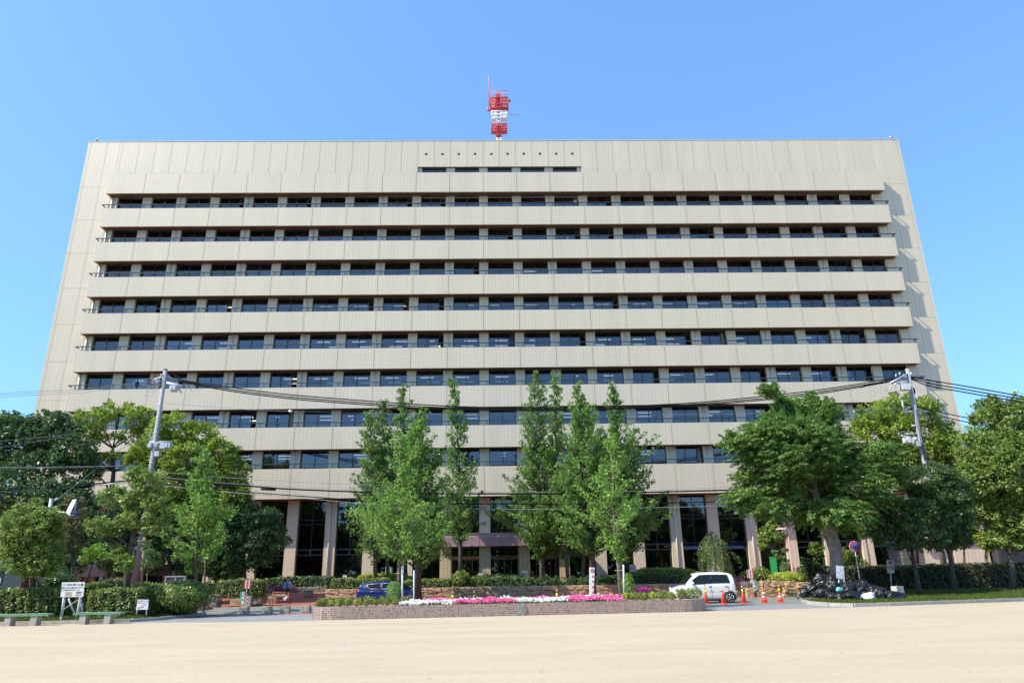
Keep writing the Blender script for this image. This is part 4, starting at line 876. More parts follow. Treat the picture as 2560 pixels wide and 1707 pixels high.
blob_tree('sapling', 'thin sapling with round leaf tufts left of the zelkova trunk', [(2036, 1362, 12, 7), (2050, 1372, 12, 7), (2030, 1378, 10, 6), (2052, 1388, 9, 6), (2040, 1395, 8, 5)], 46, 2046, [(2046, 1410), (2042, 1385)], .035, L_CAM2, BARKD, 1., ln=.07, wd=.045, clump=.28)
blob_tree('leafy_shrub', 'tall loose shrub behind the dark hedge beside the round no parking sign', [(2112, 1385, 22, 16), (2125, 1400, 24, 14), (2100, 1405, 14, 12), (2150, 1405, 20, 8)], 47, 2118, [(2118, 1420)], .05, L_CAM2, BARKD, 1., ln=.07, wd=.035, clump=.4, cat='shrub')
blob_tree('leafy_shrub', 'pale leaved shrub behind the green box and street lamp', [(1945, 1395, 14, 10), (1958, 1400, 16, 10), (1936, 1380, 8, 6), (1962, 1376, 8, 6)], 49, 1950, [(1950, 1420)], .04, L_WEEP, BARK, .7, ln=.07, wd=.04, clump=.3, cat='shrub')
blob_tree('leafy_shrub', 'dark leafy shrub at the left end of the long dark hedge', [(2012, 1402, 10, 8), (2020, 1414, 12, 8), (2035, 1412, 14, 8), (2008, 1418, 8, 8)], 45.5, 2016, [(2016, 1425)], .03, L_HEDGD, BARKD, 1., ln=.07, wd=.04, clump=.3, cat='shrub')
# ---- hedges
hedge('clipped_hedge', 'sunlit clipped hedge at far left behind the first bench', [(-60, 1478), (0, 1474), (60, 1468), (150, 1471)], 33.6, 1.6, L_HEDGE, z0=.08)
hedge('clipped_hedge', 'block shaped clipped hedge behind the second bench, right of the notice board', [(221, 1482), (238, 1472), (300, 1470), (351, 1471)], 33.2, 1.5, L_HEDGE, z0=.08)
hedge('photinia_hedge', 'hedge with red tips seen between the notice board and block hedge', [(190, 1458), (245, 1457)], 36.2, .9, L_HEDGE, 2200, z0=.05)
hedge('photinia_hedge', 'longer rear hedge with red tips right of the forked tree', [(322, 1459), (360, 1457), (415, 1460), (470, 1457)], 36.0, .9, L_HEDGE, 2200, z0=.05)
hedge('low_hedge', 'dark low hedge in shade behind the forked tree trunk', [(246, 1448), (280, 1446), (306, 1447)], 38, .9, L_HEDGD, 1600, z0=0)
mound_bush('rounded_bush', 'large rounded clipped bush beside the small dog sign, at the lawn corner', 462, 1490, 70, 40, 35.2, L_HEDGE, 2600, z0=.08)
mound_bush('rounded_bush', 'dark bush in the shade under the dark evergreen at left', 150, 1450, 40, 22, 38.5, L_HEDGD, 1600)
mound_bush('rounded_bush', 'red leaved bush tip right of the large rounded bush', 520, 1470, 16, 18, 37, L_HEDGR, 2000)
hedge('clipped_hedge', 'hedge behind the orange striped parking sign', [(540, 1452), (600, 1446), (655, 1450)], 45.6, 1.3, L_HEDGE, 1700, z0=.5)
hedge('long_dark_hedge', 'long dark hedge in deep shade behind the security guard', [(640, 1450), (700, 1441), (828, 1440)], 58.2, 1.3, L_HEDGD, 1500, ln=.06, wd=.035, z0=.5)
hedge('clipped_hedge', 'sunlit clipped hedge above the stone wall, left of the blue car roof', [(827, 1447), (850, 1444), (895, 1446), (968, 1444)], 49.5, 1.3, L_HEDGE, 1900, z0=.7)
hedge('clipped_hedge', 'sunlit clipped hedge above the stone wall, between ginkgo trunk and round bush', [(1006, 1452), (1060, 1447), (1136, 1446)], 49.5, 1.4, L_HEDGE, 1900, z0=.7)
mound_bush('rounded_bush', 'ball shaped bush on the stone wall in front of the left entrance pillar', 1154, 1447, 24, 23, 49.8, L_HEDGE, 2200, z0=.7)
hedge('clipped_hedge', 'short hedge right beside the ball shaped bush', [(1178, 1443), (1208, 1441)], 49.6, 1.2, L_HEDGE, 1900, z0=.7)
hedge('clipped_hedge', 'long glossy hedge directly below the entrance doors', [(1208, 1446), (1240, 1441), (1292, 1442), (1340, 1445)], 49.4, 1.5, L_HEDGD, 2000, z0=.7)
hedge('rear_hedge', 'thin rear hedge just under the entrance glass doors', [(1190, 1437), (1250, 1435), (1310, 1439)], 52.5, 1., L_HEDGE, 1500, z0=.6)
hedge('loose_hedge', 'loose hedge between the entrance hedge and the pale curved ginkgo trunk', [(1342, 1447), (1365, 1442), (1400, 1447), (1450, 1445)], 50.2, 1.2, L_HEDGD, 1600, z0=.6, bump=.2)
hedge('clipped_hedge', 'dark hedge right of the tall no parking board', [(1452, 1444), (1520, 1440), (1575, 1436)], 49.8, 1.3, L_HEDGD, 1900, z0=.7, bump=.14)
hedge('clipped_hedge', 'dark hedge with orange blossoms above the stone wall near the white car bonnet', [(1576, 1432), (1620, 1430), (1690, 1432)], 49.0, 1.2, L_HEDGD, 2000, z0=.7, flowers=P_ORANGE, nf=26)
hedge('azalea_bank', 'light green azalea bank with orange blossoms behind the white car', [(1590, 1427), (1620, 1420), (1700, 1419), (1740, 1424), (1750, 1432)], 51.2, 2.2, L_AZ, 1900, rnd_top=.4, z0=.6, flowers=P_ORANGE, nf=40)
hedge('azalea_bank', 'light green azalea bank behind the hedge at the blue car', [(886, 1441), (920, 1433), (980, 1432), (1026, 1438)], 52.5, 2.2, L_AZ, 1500, rnd_top=.4, z0=.6)
mound_bush('rounded_bush', 'dark rounded bush by the red bordered no entry sign', 1902, 1436, 26, 20, 47.5, L_HEDGE, 1900, z0=.6)
mound_bush('rounded_bush', 'golden rounded bush left of the red bordered no entry sign', 1862, 1440, 14, 13, 47.2, L_NAN, 1700, z0=.6)
mound_bush('rounded_bush', 'golden green spreading bush on the right stone wall below the street lamp', 1968, 1445, 50, 17, 46.8, L_AZ, 1900, z0=.9)
mound_bush('rounded_bush', 'taller loose bush with small pale leaves in front of the street lamp foot', 1962, 1424, 22, 22, 47.8, L_WEEP, 1700, z0=.9)
hedge('long_dark_hedge', 'long dark reddish hedge behind the rubbish bags at right', [(2014, 1418), (2090, 1415), (2200, 1416), (2330, 1412), (2450, 1409), (2640, 1405)], 45.4, 1.6, L_HEDGR, 1500, ln=.06, wd=.035, z0=.1, bump=.1)
# ---- grass
def grass(name, label, zone, n, z=.09, hgt=.12, parent=None):
    px, py = zip(*zone); x0, x1, y0, y1 = min(px), max(px), min(py), max(py); pts = []
    zx, zy = np.array(px), np.array(py)
    x = rng.uniform(x0, x1, n*2); y = rng.uniform(y0, y1, n*2); ins = np.zeros(n*2, bool); j = len(zone)-1
    for i in range(len(zone)):
        cnd = ((zy[i] > y) != (zy[j] > y)) & (x < (zx[j]-zx[i])*(y-zy[i])/(zy[j]-zy[i]+1e-9)+zx[i]); ins ^= cnd; j = i
    x, y = x[ins], y[ins]; n = len(x); h = hgt*rng.uniform(.5, 1.3, n)*(1+.5*np.sin(x*2.3+y*4))*.8; a = rng.uniform(0, 6.28, n); w = .012
    b = np.stack([x, y, np.full(n, z-.01)], 1); s = np.stack([np.cos(a), np.sin(a), a*0], 1)*w; ln_ = np.stack([rng.normal(size=n)*.04, rng.normal(size=n)*.04, h], 1)
    q = np.stack([b-s, b+s, b+s*.4+ln_, b-s*.4+ln_], 1); me = leaf_mesh(name, q, np.clip(rng.normal(.5, .25, n), 0, 1), [L_GRASS], (x0, y0, 0))
    o = bpy.data.objects.new(name, me); fin(o, (x0, y0, 0), None); tag(o, label, 'grass', kind='stuff')
grass('grass', 'sunny grass verge in front of the left hedges', [(-23, 31.8), (-17.4, 31.9), (-15.8, 32.35), (-15.1, 33.3), (-14.8, 36.9), (-23, 36.9)], 26000)
grass('grass', 'shaded grass strip below the long dark hedge at right', [(15.7, 36.4), (15.8, 34.8), (16.4, 34.0), (26, 36.4), (34, 38.6), (34, 42), (20, 41.6), (17.4, 39.4), (16.2, 38.4)], 34000, z=.11)
grass('grass', 'grass bank at the foot of the right hedge', [(18.8, 41.6), (33, 41.8), (33, 45.3), (18.8, 45.3)], 16000, z=.24)

tree_mass('park_wood', 'wood around the park on the near side, seen only as a reflection in the glass', [(-70, -14, 70, -18, 13, 3), (-48, -10, -52, 22, 11, 3), (48, -10, 54, 22, 11, 3)], 60000, L_HEDGD, .8)
tree_mass('distant_treeline', 'green treeline behind the left trees beyond the office block', [(-95, 66, -43, 72, 11, 3)], 14000, L_CAM2, .3)
tree_mass('distant_treeline', 'green treeline behind the annex at the right edge', [(44, 76, 95, 66, 10, 3)], 14000, L_CAM2, .3)
# ------------------------------------------------------------------ stone walls
SANDST = noise_mix('tan_sandstone', ((.26, .17, .10), (.52, .38, .23)), 7, .9, None, 1., .04)
SANDSG = noise_mix('grey_wall_stone', ((.13, .12, .10), (.28, .26, .22)), 7, .9, None, 1., .04)
BOLL = noise_mix('rough_granite', ((.22, .215, .17), (.42, .41, .34)), 16, .95, None, 1., .03)
def rough_block(seed, m, name='stone', k=.105, cuts=3, taper=0.):
    bm = bmesh.new(); bmesh.ops.create_cube(bm, size=1); bmesh.ops.subdivide_edges(bm, edges=bm.edges[:], cuts=cuts, use_grid_fill=True)
    for v in bm.verts:
        c = v.co.copy(); r = Vector((max(-.44, min(.44, c.x)), max(-.44, min(.44, c.y)), max(-.42, min(.42, c.z)))); d = c-r
        v.co = r+d*(1 if d.length < .065 else .7)
        nz = noise.noise_vector(c*3.1+Vector((seed*7.3, seed, 0))); v.co += nz*k+noise.noise_vector(c*9+Vector((seed, 3, 0)))*k*.35
        v.co.x *= 1-taper*(v.co.z+.5); v.co.y *= 1-taper*(v.co.z+.5); v.co.z += .5
    me = bpy.data.meshes.new(name); bm.to_mesh(me); bm.free(); me.materials.append(m); return me
stones = [rough_block(i, SANDST) for i in range(6)]; stonesg = [rough_block(i+9, SANDSG) for i in range(5)]
def stone_wall(label, px0, px1, ytop, Y, thick, meshes, rows=3, wmean=.75, Y1=None, z0=0):
    a = P(px0, ytop[0], Y); b = P(px1, ytop[1], Y1 or Y); n = max(1, round(abs(b.x-a.x)/wmean))
    root = thing('stone_wall', label, 'wall', (a.x, Y, z0))
    MB().add([(a.x+.05, Y-.0, z0), (b.x-.05, (Y1 or Y), z0), (b.x-.05, (Y1 or Y)+thick, z0), (a.x+.05, Y+thick, z0), (a.x+.05, Y, a.z-.08), (b.x-.05, (Y1 or Y), b.z-.08), (b.x-.05, (Y1 or Y)+thick, b.z-.08), (a.x+.05, Y+thick, a.z-.08)], [(0, 3, 2, 1), (4, 5, 6, 7), (0, 1, 5, 4), (1, 2, 6, 5), (2, 3, 7, 6), (3, 0, 4, 7)]).build('wall_core', SOIL, root)
    for r in range(rows):
        x = a.x; sgn = 1
        while x < b.x-.1:
            w = wmean*random.uniform(.6, 1.5); w = min(w, b.x-x)
            if b.x-x-w < .25: w = b.x-x
            t = (x+w/2-a.x)/(b.x-a.x); ht = (a.z*(1-t)+b.z*t-z0)/rows; yy = Y+((Y1 or Y)-Y)*t
            inst('stone', random.choice(meshes), (x+w/2, yy+random.uniform(-.03, .03), z0+ht*r), root, sc=(w*1.03, thick*random.uniform(.9, 1.15)+.1, ht*random.uniform(1.0, 1.1)))
            x += w
    return root
stone_wall('long tan sandstone retaining wall behind the flower planter and both cars', 817, 1800, (1473, 1457), 48.2, .5, stones, 3)
mb_ = MB().box((P(817, 1473, 48.2).x+.1, 48.6, 0), (P(1800, 1460, 48.2).x, 60.2, .70)); mb_.build('raised_planting_ground', SOIL, kind='structure')
stone_wall('low grey stone wall at the left side of the paved entrance', 470, 549, (1492, 1487), 43.4, .6, stonesg, 2, .8)
stone_wall('short tan sandstone wall behind the striped no parking sign', 583, 627, (1467, 1469), 48.6, .6, stones, 2, .8)
stone_wall('low dark stone edging behind the security guard', 690, 818, (1471, 1465), 57.7, .4, stonesg, 1, .7, z0=.5)
stone_wall('tan sandstone wall below the golden bush at right, carrying a no entry plate', 1901, 2021, (1450, 1456), 45.6, .6, stones, 3, .85, Y1=44.6)
MB().prism([(P(1901, 1450, 45.7).x, 46.1), (P(2021, 1456, 45).x, 45.2), (P(2030, 1456, 45).x, 50), (P(1850, 1450, 46).x, 50.4)], 0, P(1950, 1455, 45.6).z-.06).build('raised_planting_ground', SOIL, kind='structure')
stone_wall('dark low stone wall behind the white car tail', 1812, 1872, (1453, 1453), 46.6, .6, stonesg, 2, .9)
# ------------------------------------------------------------------ boulders / stone bollards
bol = [rough_block(40+i, BOLL, 'stone_bollard', .05, 4, .12) for i in range(3)]
SG = 'rough stone blocks across the side entrance'
for i, (px, py, w, lab) in enumerate(((604.5, 1534.5, .50, 'leftmost brownish stone block of the four at the asphalt edge'), (662.5, 1534, .50, 'second stone block from left in the row of four before the road'), (708, 1533.5, .49, 'third stone block of the row, below the barricade right leg'), (760.5, 1532.5, .50, 'stone block touching the left end of the flower planter'))):
    q = G(px, py); o = inst('stone_bollard', bol[i % 3], (q.x, q.y+.25, 0), rot=(0, 0, random.uniform(-.1, .1)), sc=(w, .42, .36), label=lab, cat='stone block', group=SG)
bol2 = [rough_block(60+i, SANDST, 'boulder', .09, 4, .1) for i in range(2)]
for px, py, Y, w, h, msh, lab in ((643, 1500, 47.5, .62, .45, bol[1], 'squat stone block in shadow right of the striped sign base'), (681, 1492, 50.0, .62, .5, bol2[0], 'sunlit tan boulder just behind the barricade left leg'), (770, 1485, 55.0, .62, .5, bol2[1], 'rounded boulder on the brick paving right of the guard'), (620, 1503, 45.4, .42, .62, bol[2], 'dark square stone post carrying the striped no parking sign'), (1876, 1479, 44.6, .44, .62, bol2[0], 'tan stone post under the red bordered no entry sign')):
    q = GX(px, Y, zp(Y) if px < 800 else 0); inst('boulder', msh, q, sc=(w, .5, h), label=lab, cat='stone')
# ------------------------------------------------------------------ mosaic planter
mm, N_, Ln, b_ = nodes('mosaic_tile')
g_ = N_.new('ShaderNodeNewGeometry'); s_ = N_.new('ShaderNodeSeparateXYZ'); Ln.new(g_.outputs['Position'], s_.inputs[0]); ad = N_.new('ShaderNodeMath'); ad.operation = 'ADD'; Ln.new(s_.outputs[0], ad.inputs[0]); Ln.new(s_.outputs[1], ad.inputs[1])
cx_ = N_.new('ShaderNodeCombineXYZ'); Ln.new(ad.outputs[0], cx_.inputs[0]); Ln.new(s_.outputs[2], cx_.inputs[1])
vm = N_.new('ShaderNodeVectorMath'); vm.operation = 'SCALE'; vm.inputs['Scale'].default_value = 1/.073; Ln.new(cx_.outputs[0], vm.inputs[0])
fl = N_.new('ShaderNodeVectorMath'); fl.operation = 'FLOOR'; Ln.new(vm.outputs[0], fl.inputs[0]); wnz = N_.new('ShaderNodeTexWhiteNoise'); wnz.noise_dimensions = '3D'; Ln.new(fl.outputs[0], wnz.inputs[0])
cr = N_.new('ShaderNodeValToRGB'); cr.color_ramp.interpolation = 'CONSTANT'; e = cr.color_ramp.elements; e[0].color = (.16, .10, .085, 1); e[1].position = .2; e[1].color = (.29, .205, .175, 1)
x_ = cr.color_ramp.elements.new(.62); x_.color = (.23, .165, .14, 1); x_ = cr.color_ramp.elements.new(.85); x_.color = (.31, .235, .20, 1); Ln.new(wnz.outputs['Value'], cr.inputs[0])
bt = N_.new('ShaderNodeTexBrick'); bt.offset = 0
for k_, v_ in (('Scale', 1), ('Mortar Size', .08), ('Mortar Smooth', .1), ('Brick Width', 1), ('Row Height', 1)): bt.inputs[k_].default_value = v_
Ln.new(vm.outputs[0], bt.inputs['Vector']); Ln.new(cr.outputs[0], bt.inputs['Color1']); Ln.new(cr.outputs[0], bt.inputs['Color2']); bt.inputs['Mortar'].default_value = (.52, .44, .40, 1)
Ln.new(bt.outputs['Color'], b_.inputs['Base Color']); b_.inputs['Roughness'].default_value = .35; MOSA = mm
pl = thing('flower_planter', 'long oval planter faced with small brown mosaic tiles, full of flowers', 'planter', (.6, 32.6, 0))
A0 = G(772, 1547); A1 = G(1775, 1525.5); R_ = 1.35
d_ = Vector((A1.x-A0.x, 0.9, 0)); 
def planter_outline(off):
    c0 = Vector((A0.x+R_+.05, 31.0+R_, 0)); c1 = Vector((A1.x-R_-.05, 32.05+R_, 0)); r = R_-off; v = []
    ang = math.atan2(c1.y-c0.y, c1.x-c0.x)
    for i in range(13): t = ang+math.pi/2+math.pi*i/12; v.append((c0.x+math.cos(t)*r, c0.y+math.sin(t)*r))
    for i in range(13): t = ang-math.pi/2+math.pi*i/12; v.append((c1.x+math.cos(t)*r, c1.y+math.sin(t)*r))
    return v
PH = .50
po, pi_ = planter_outline(0), planter_outline(.16); n = len(po)
v = [(x, y, 0) for x, y in po]+[(x, y, PH) for x, y in po]+[(x, y, PH) for x, y in pi_]+[(x, y, .1) for x, y in pi_]
f = []
for i in range(n):
    j = (i+1) % n; f += [(i, j, n+j, n+i), (n+i, n+j, 2*n+j, 2*n+i), (2*n+i, 2*n+j, 3*n+j, 3*n+i)]
MB().add(v, f).build('planter_wall', MOSA, pl)
MB().add([(x, y, PH-.05) for x, y in pi_], [tuple(range(n))]).build('gravel_bed', GRAV, pl)
def bed(name, label, zone_px, Y0, Y1, n, mats, h=.16, leafn=2, sz=.045, kind='stuff', back=0):
    """low bedding plants between two columns, z from the planter top"""
    a = P(zone_px[0], 1500, (Y0+Y1)/2).x; b = P(zone_px[1], 1500, (Y0+Y1)/2).x
    def yl(x): return (x-A0.x)/(A1.x-A0.x)*1.05
    pn = max(20, int(n/9)); X = rng.uniform(a, b, pn); Yy = rng.uniform(Y0, Y1, pn)+yl(X); hh = h*(.75+.3*np.sin(X*4)*np.sin(Yy*5)+rng.normal(size=pn)*.1)
    # leaves
    nl = pn*10; i = rng.integers(0, pn, nl); c = np.stack([X[i]+rng.normal(size=nl)*.08, Yy[i]+rng.normal(size=nl)*.08, PH-.04+rng.uniform(0, 1, nl)*hh[i]], 1)
    q1 = leaf_arrays(c, rng.normal(size=(nl, 3))+np.array([0, -.3, .8]), .045, .022)
    nf_ = n; i = rng.integers(0, pn, nf_); c = np.stack([X[i]+rng.normal(size=nf_)*.10, Yy[i]+rng.normal(size=nf_)*.10, PH-.03+hh[i]*rng.uniform(.55, 1.15, nf_)], 1)
    q2 = leaf_arrays(c, rng.normal(size=(nf_, 3))*.4+np.array([-.1, -.8, .7]), sz, sz*.95)
    rn = np.concatenate([rng.uniform(0, 1, nl), rng.uniform(0, 1, nf_)]); mi = np.concatenate([np.zeros(nl), rng.choice([1+k for k in range(len(mats)-1)], nf_)]).astype(np.int32)
    o0 = ((a+b)/2, (Y0+Y1)/2, PH); me = leaf_mesh(name, np.concatenate([q1, q2]), rn, mats, o0, None, mi)
    # last material belongs to the extra mesh slot only when present
    o = bpy.data.objects.new(name, me); fin(o, o0, None); return tag(o, label, 'flowers', kind=kind)
PY = 31.45
bed('white_petunias', 'white petunias at the left part of the planter front', (1003, 1138), PY, PY+.75, 1300, [L_HEDGE, P_WHITE], .17)
bed('hot_pink_petunias', 'hot pink petunias right of the left white patch', (1140, 1284), PY, PY+.85, 1500, [L_HEDGE, P_HOT, P_HOT, P_PINK], .2)
bed('white_petunias', 'white petunias in the middle of the planter, above the hose', (1286, 1418), PY, PY+.8, 1300, [L_HEDGE, P_WHITE], .18)
bed('pink_petunias', 'pink petunias at the right end of the flower strip', (1416, 1560), PY, PY+.95, 1500, [L_HEDGE, P_PINK, P_PINK, P_HOT], .22)
bed('pink_petunias', 'thin pink row behind the left white petunias', (1040, 1140), PY+.95, PY+1.2, 420, [L_HEDGE, P_PINK], .22)
bed('white_petunias', 'thin white row behind the hot pink petunias', (1150, 1275), PY+1.0, PY+1.3, 420, [L_HEDGE, P_WHITE], .22)
bed('pink_petunias', 'thin pink row behind the middle white petunias', (1290, 1400), PY+1.0, PY+1.3, 380, [L_HEDGE, P_PINK], .22)
bed('white_petunias', 'thin white row behind the right pink petunias', (1418, 1535), PY+1.1, PY+1.4, 420, [L_HEDGE, P_WHITE], .24)
bed('golden_edging_plants', 'loose golden green plants along the back of the planter', (1060, 1480), PY+1.6, PY+2.0, 700, [L_NAN, L_NAN], .2, sz=.035)
# small golden shrubs in the planter
def gshrub(px, py_base, w, h, label, Y, m=L_NAN, group='golden shrubs at the planter ends'):
    q = P(px, py_base, Y); n = int(150*w/.4*h/.3)+60; z0 = PH-.05
    st = MB(); 
    for k in range(5): a = random.uniform(0, 6.28); st.tube([(q.x, Y, z0), (q.x+math.cos(a)*w*.3, Y+math.sin(a)*w*.3, z0+h*.8)], [.008, .003], 4)
    dr = unit(rng.normal(size=(n, 3))+np.array([0, -.1, .5])); c = np.array([q.x, Y, z0+h*.55])+dr*np.array([w/2, w/2, h*.5])*rng.uniform(.5, 1.05, (n, 1))
    qd = leaf_arrays(c, dr+np.array([0, 0, .4])+rng.normal(size=(n, 3))*.5, .04, .02); r = np.clip(rng.normal(.5, .3, n), 0, 1)
    o = bpy.data.objects.new('shrub', leaf_mesh('shrub', qd, r, [m, BARK], (q.x, Y, z0), st)); fin(o, (q.x, Y, z0), None); return tag(o, label, 'shrub', group)
lefts = [(892, 'front'), (915, 'front'), (940, 'front'), (966, 'front'), (990, 'front'), (800, 'front'), (818, 'front'), (838, 'front'), (860, 'front'), (876, 'front')]
ordn = ['first', 'second', 'third', 'fourth', 'fifth', 'sixth', 'seventh', 'eighth', 'ninth', 'tenth', 'eleventh']
for i, px in enumerate((797, 812, 830, 850, 870, 892, 917, 941, 967, 991)):
    Y = 31.95+.15*(i % 3)+(0 if i > 1 else .25); gshrub(px, 1500, random.uniform(.32, .42), random.uniform(.28, .36), 'small golden shrub, %s from the left in the front row of the planter left end' % ordn[i], Y, L_NAN if i not in (2, 5) else L_AZ)
for i, px in enumerate((806, 828, 852, 876, 903, 929, 957, 985, 1010)):
    gshrub(px, 1495, .42, .36, 'green shrub, %s from the left in the rear row of the planter left end' % ordn[i], 32.9, L_HEDGE if i < 8 else L_NAN)
for i, px in enumerate((1566, 1589, 1612, 1635, 1658, 1681)):
    gshrub(px, 1500, random.uniform(.34, .42), random.uniform(.30, .38), 'golden shrub, %s from the left in the front row of the planter right end' % ordn[i], 32.2+.1*(i % 2), L_NAN if i % 3 else L_AZ)
for i, px in enumerate((1703, 1724, 1744)):
    gshrub(px, 1495, .52, .48, 'bushy yellow green shrub, %s of three at the far right tip of the planter' % ordn[i], 32.8, L_NAN)
for i, px in enumerate((1560, 1582, 1604, 1628, 1652, 1676)):
    gshrub(px, 1490, .44, .36, 'green shrub, %s from the left in the rear row of the planter right end' % ordn[i], 33.3, L_HEDGE)
gshrub(985, 1480, .75, .95, 'leafy sucker growth around the foot of the left staked ginkgo', 33.85, L_GINK2, None); gshrub(1571, 1480, .62, 1.15, 'leafy sucker growth around the foot of the right staked ginkgo', 33.9, L_GINK2, None)
# magenta beds behind
for lab, px0, px1, py, Y in (('magenta flowers at the wall foot right of the right staked ginkgo', 1593, 1628, 1474, 46.9), ('pink flowers on the dark wall behind the white car tail', 1824, 1862, 1449, 46.9), ('dim magenta flowers on the edging by the security guard', 655, 745, 1471, 57.3)):
    a, b = P(px0, py, Y), P(px1, py, Y); n_ = 260; c = np.stack([rng.uniform(a.x, b.x, n_), Y+rng.uniform(-.15, .3, n_), a.z+rng.normal(size=n_)*.06], 1)
    q = leaf_arrays(c, rng.normal(size=(n_, 3))*.5+np.array([0, -.8, .6]), .05, .045); me = leaf_mesh('bedding_flowers', q, rng.uniform(0, 1, n_), [P_PURP if 'magenta' in lab else P_PINK], tuple(a))
    o = bpy.data.objects.new('bedding_flowers', me); fin(o, a, None); tag(o, lab, 'flowers', kind='stuff')
# stakes at the staked trees
for px, p0, p1, Y, lab in ((1005.5, 1418, 1497, 33.7, 'white stake post tied to the left staked ginkgo'), (1034.8, 1425, 1478, 38.9, 'grey stake post left of the dark ginkgo trunk'), (1558.5, 1411, 1484, 33.8, 'white stake post tied to the right staked ginkgo')):
    a, b = P(px+1, p1, Y), P(px, p0, Y); t = thing('tree_stake', lab, 'stake', (a.x, Y, min(a.z, .4)))
    MB().tube([(a.x, Y, 0 if Y > 35 else .4), b], .035, 8).build('post', WHITEG, t)
    zt_ = (a.z+b.z)/2; s = -1 
    MB().tube([(b.x, Y+.02, b.z-.25), (b.x-.35, Y+.45, b.z-.25), (b.x-.1, Y+.75, b.z-.25), (b.x+.05, Y+.1, b.z-.25)], .012, 5).build('tie', mat('straw_tie', (.5, .36, .2), .8), t)
# green hose
hs = [P(1308.5, 1507, 31.95), G(1307, 1512, PH)+Vector((0, -.02, .02))]
q = G(1306, 1536); yb = G(1306, 1541).y
hose = MB(); hx = P(1308, 1508, 31.6); f0 = 31.0+(hx.x-A0.x)/(A1.x-A0.x)*1.05
hose.tube([(hx.x+.04, f0+.6, PH+.02), (hx.x+.03, f0+.1, PH+.06), (hx.x+.01, f0-.05, PH+.0), (hx.x-.03, f0-.07, PH-.15), (hx.x-.1, f0-.08, PH-.3), (hx.x-.2, f0-.1, .1), (hx.x-.3, f0-.12, .04), (hx.x-.42, f0-.12, .022)], .02, 8)
hose.build('garden_hose', mat('green_hose', (.03, .36, .24), .4), label='green garden hose draped over the front of the mosaic planter', cat='hose')
# ------------------------------------------------------------------ benches
BG = mat('bench_green_paint', (.13, .27, .16), .6, var=.15, scale=5, bump=.1); BG2 = mat('bench_green_top', (.22, .36, .26), .7, var=.15, scale=6)
def bench(x0, x1, l1, l2, Y, label):
    t = thing('park_bench', label, 'bench', ((x0+x1)/2, Y, 0), 'green concrete benches at the sand edge')
    MB().box((x0, Y, .37), (x1, Y+.42, .45)).box((x0+.01, Y+.01, .451), (x1-.01, Y+.41, .455), 1).build('seat', [BG, BG2], t)
    for l in (l1, l2): MB().box((l-.125, Y+.03, 0), (l+.125, Y+.39, .369)).build('leg', CONC, t)
e0 = P(118, 1545, 30.7); 
bench(P(-26, 1545, 30.7).x, e0.x, P(16, 1555, 30.7).x, P(80.5, 1555, 30.7).x, 30.7, 'left green topped bench cut by the frame edge, on the sand before the hedge')
bench(P(181, 1542, 30.9).x, P(300, 1540, 30.9).x, P(204, 1550, 30.9).x, P(265.5, 1550, 30.9).x, 30.9, 'right green topped bench, standing before the white notice board')
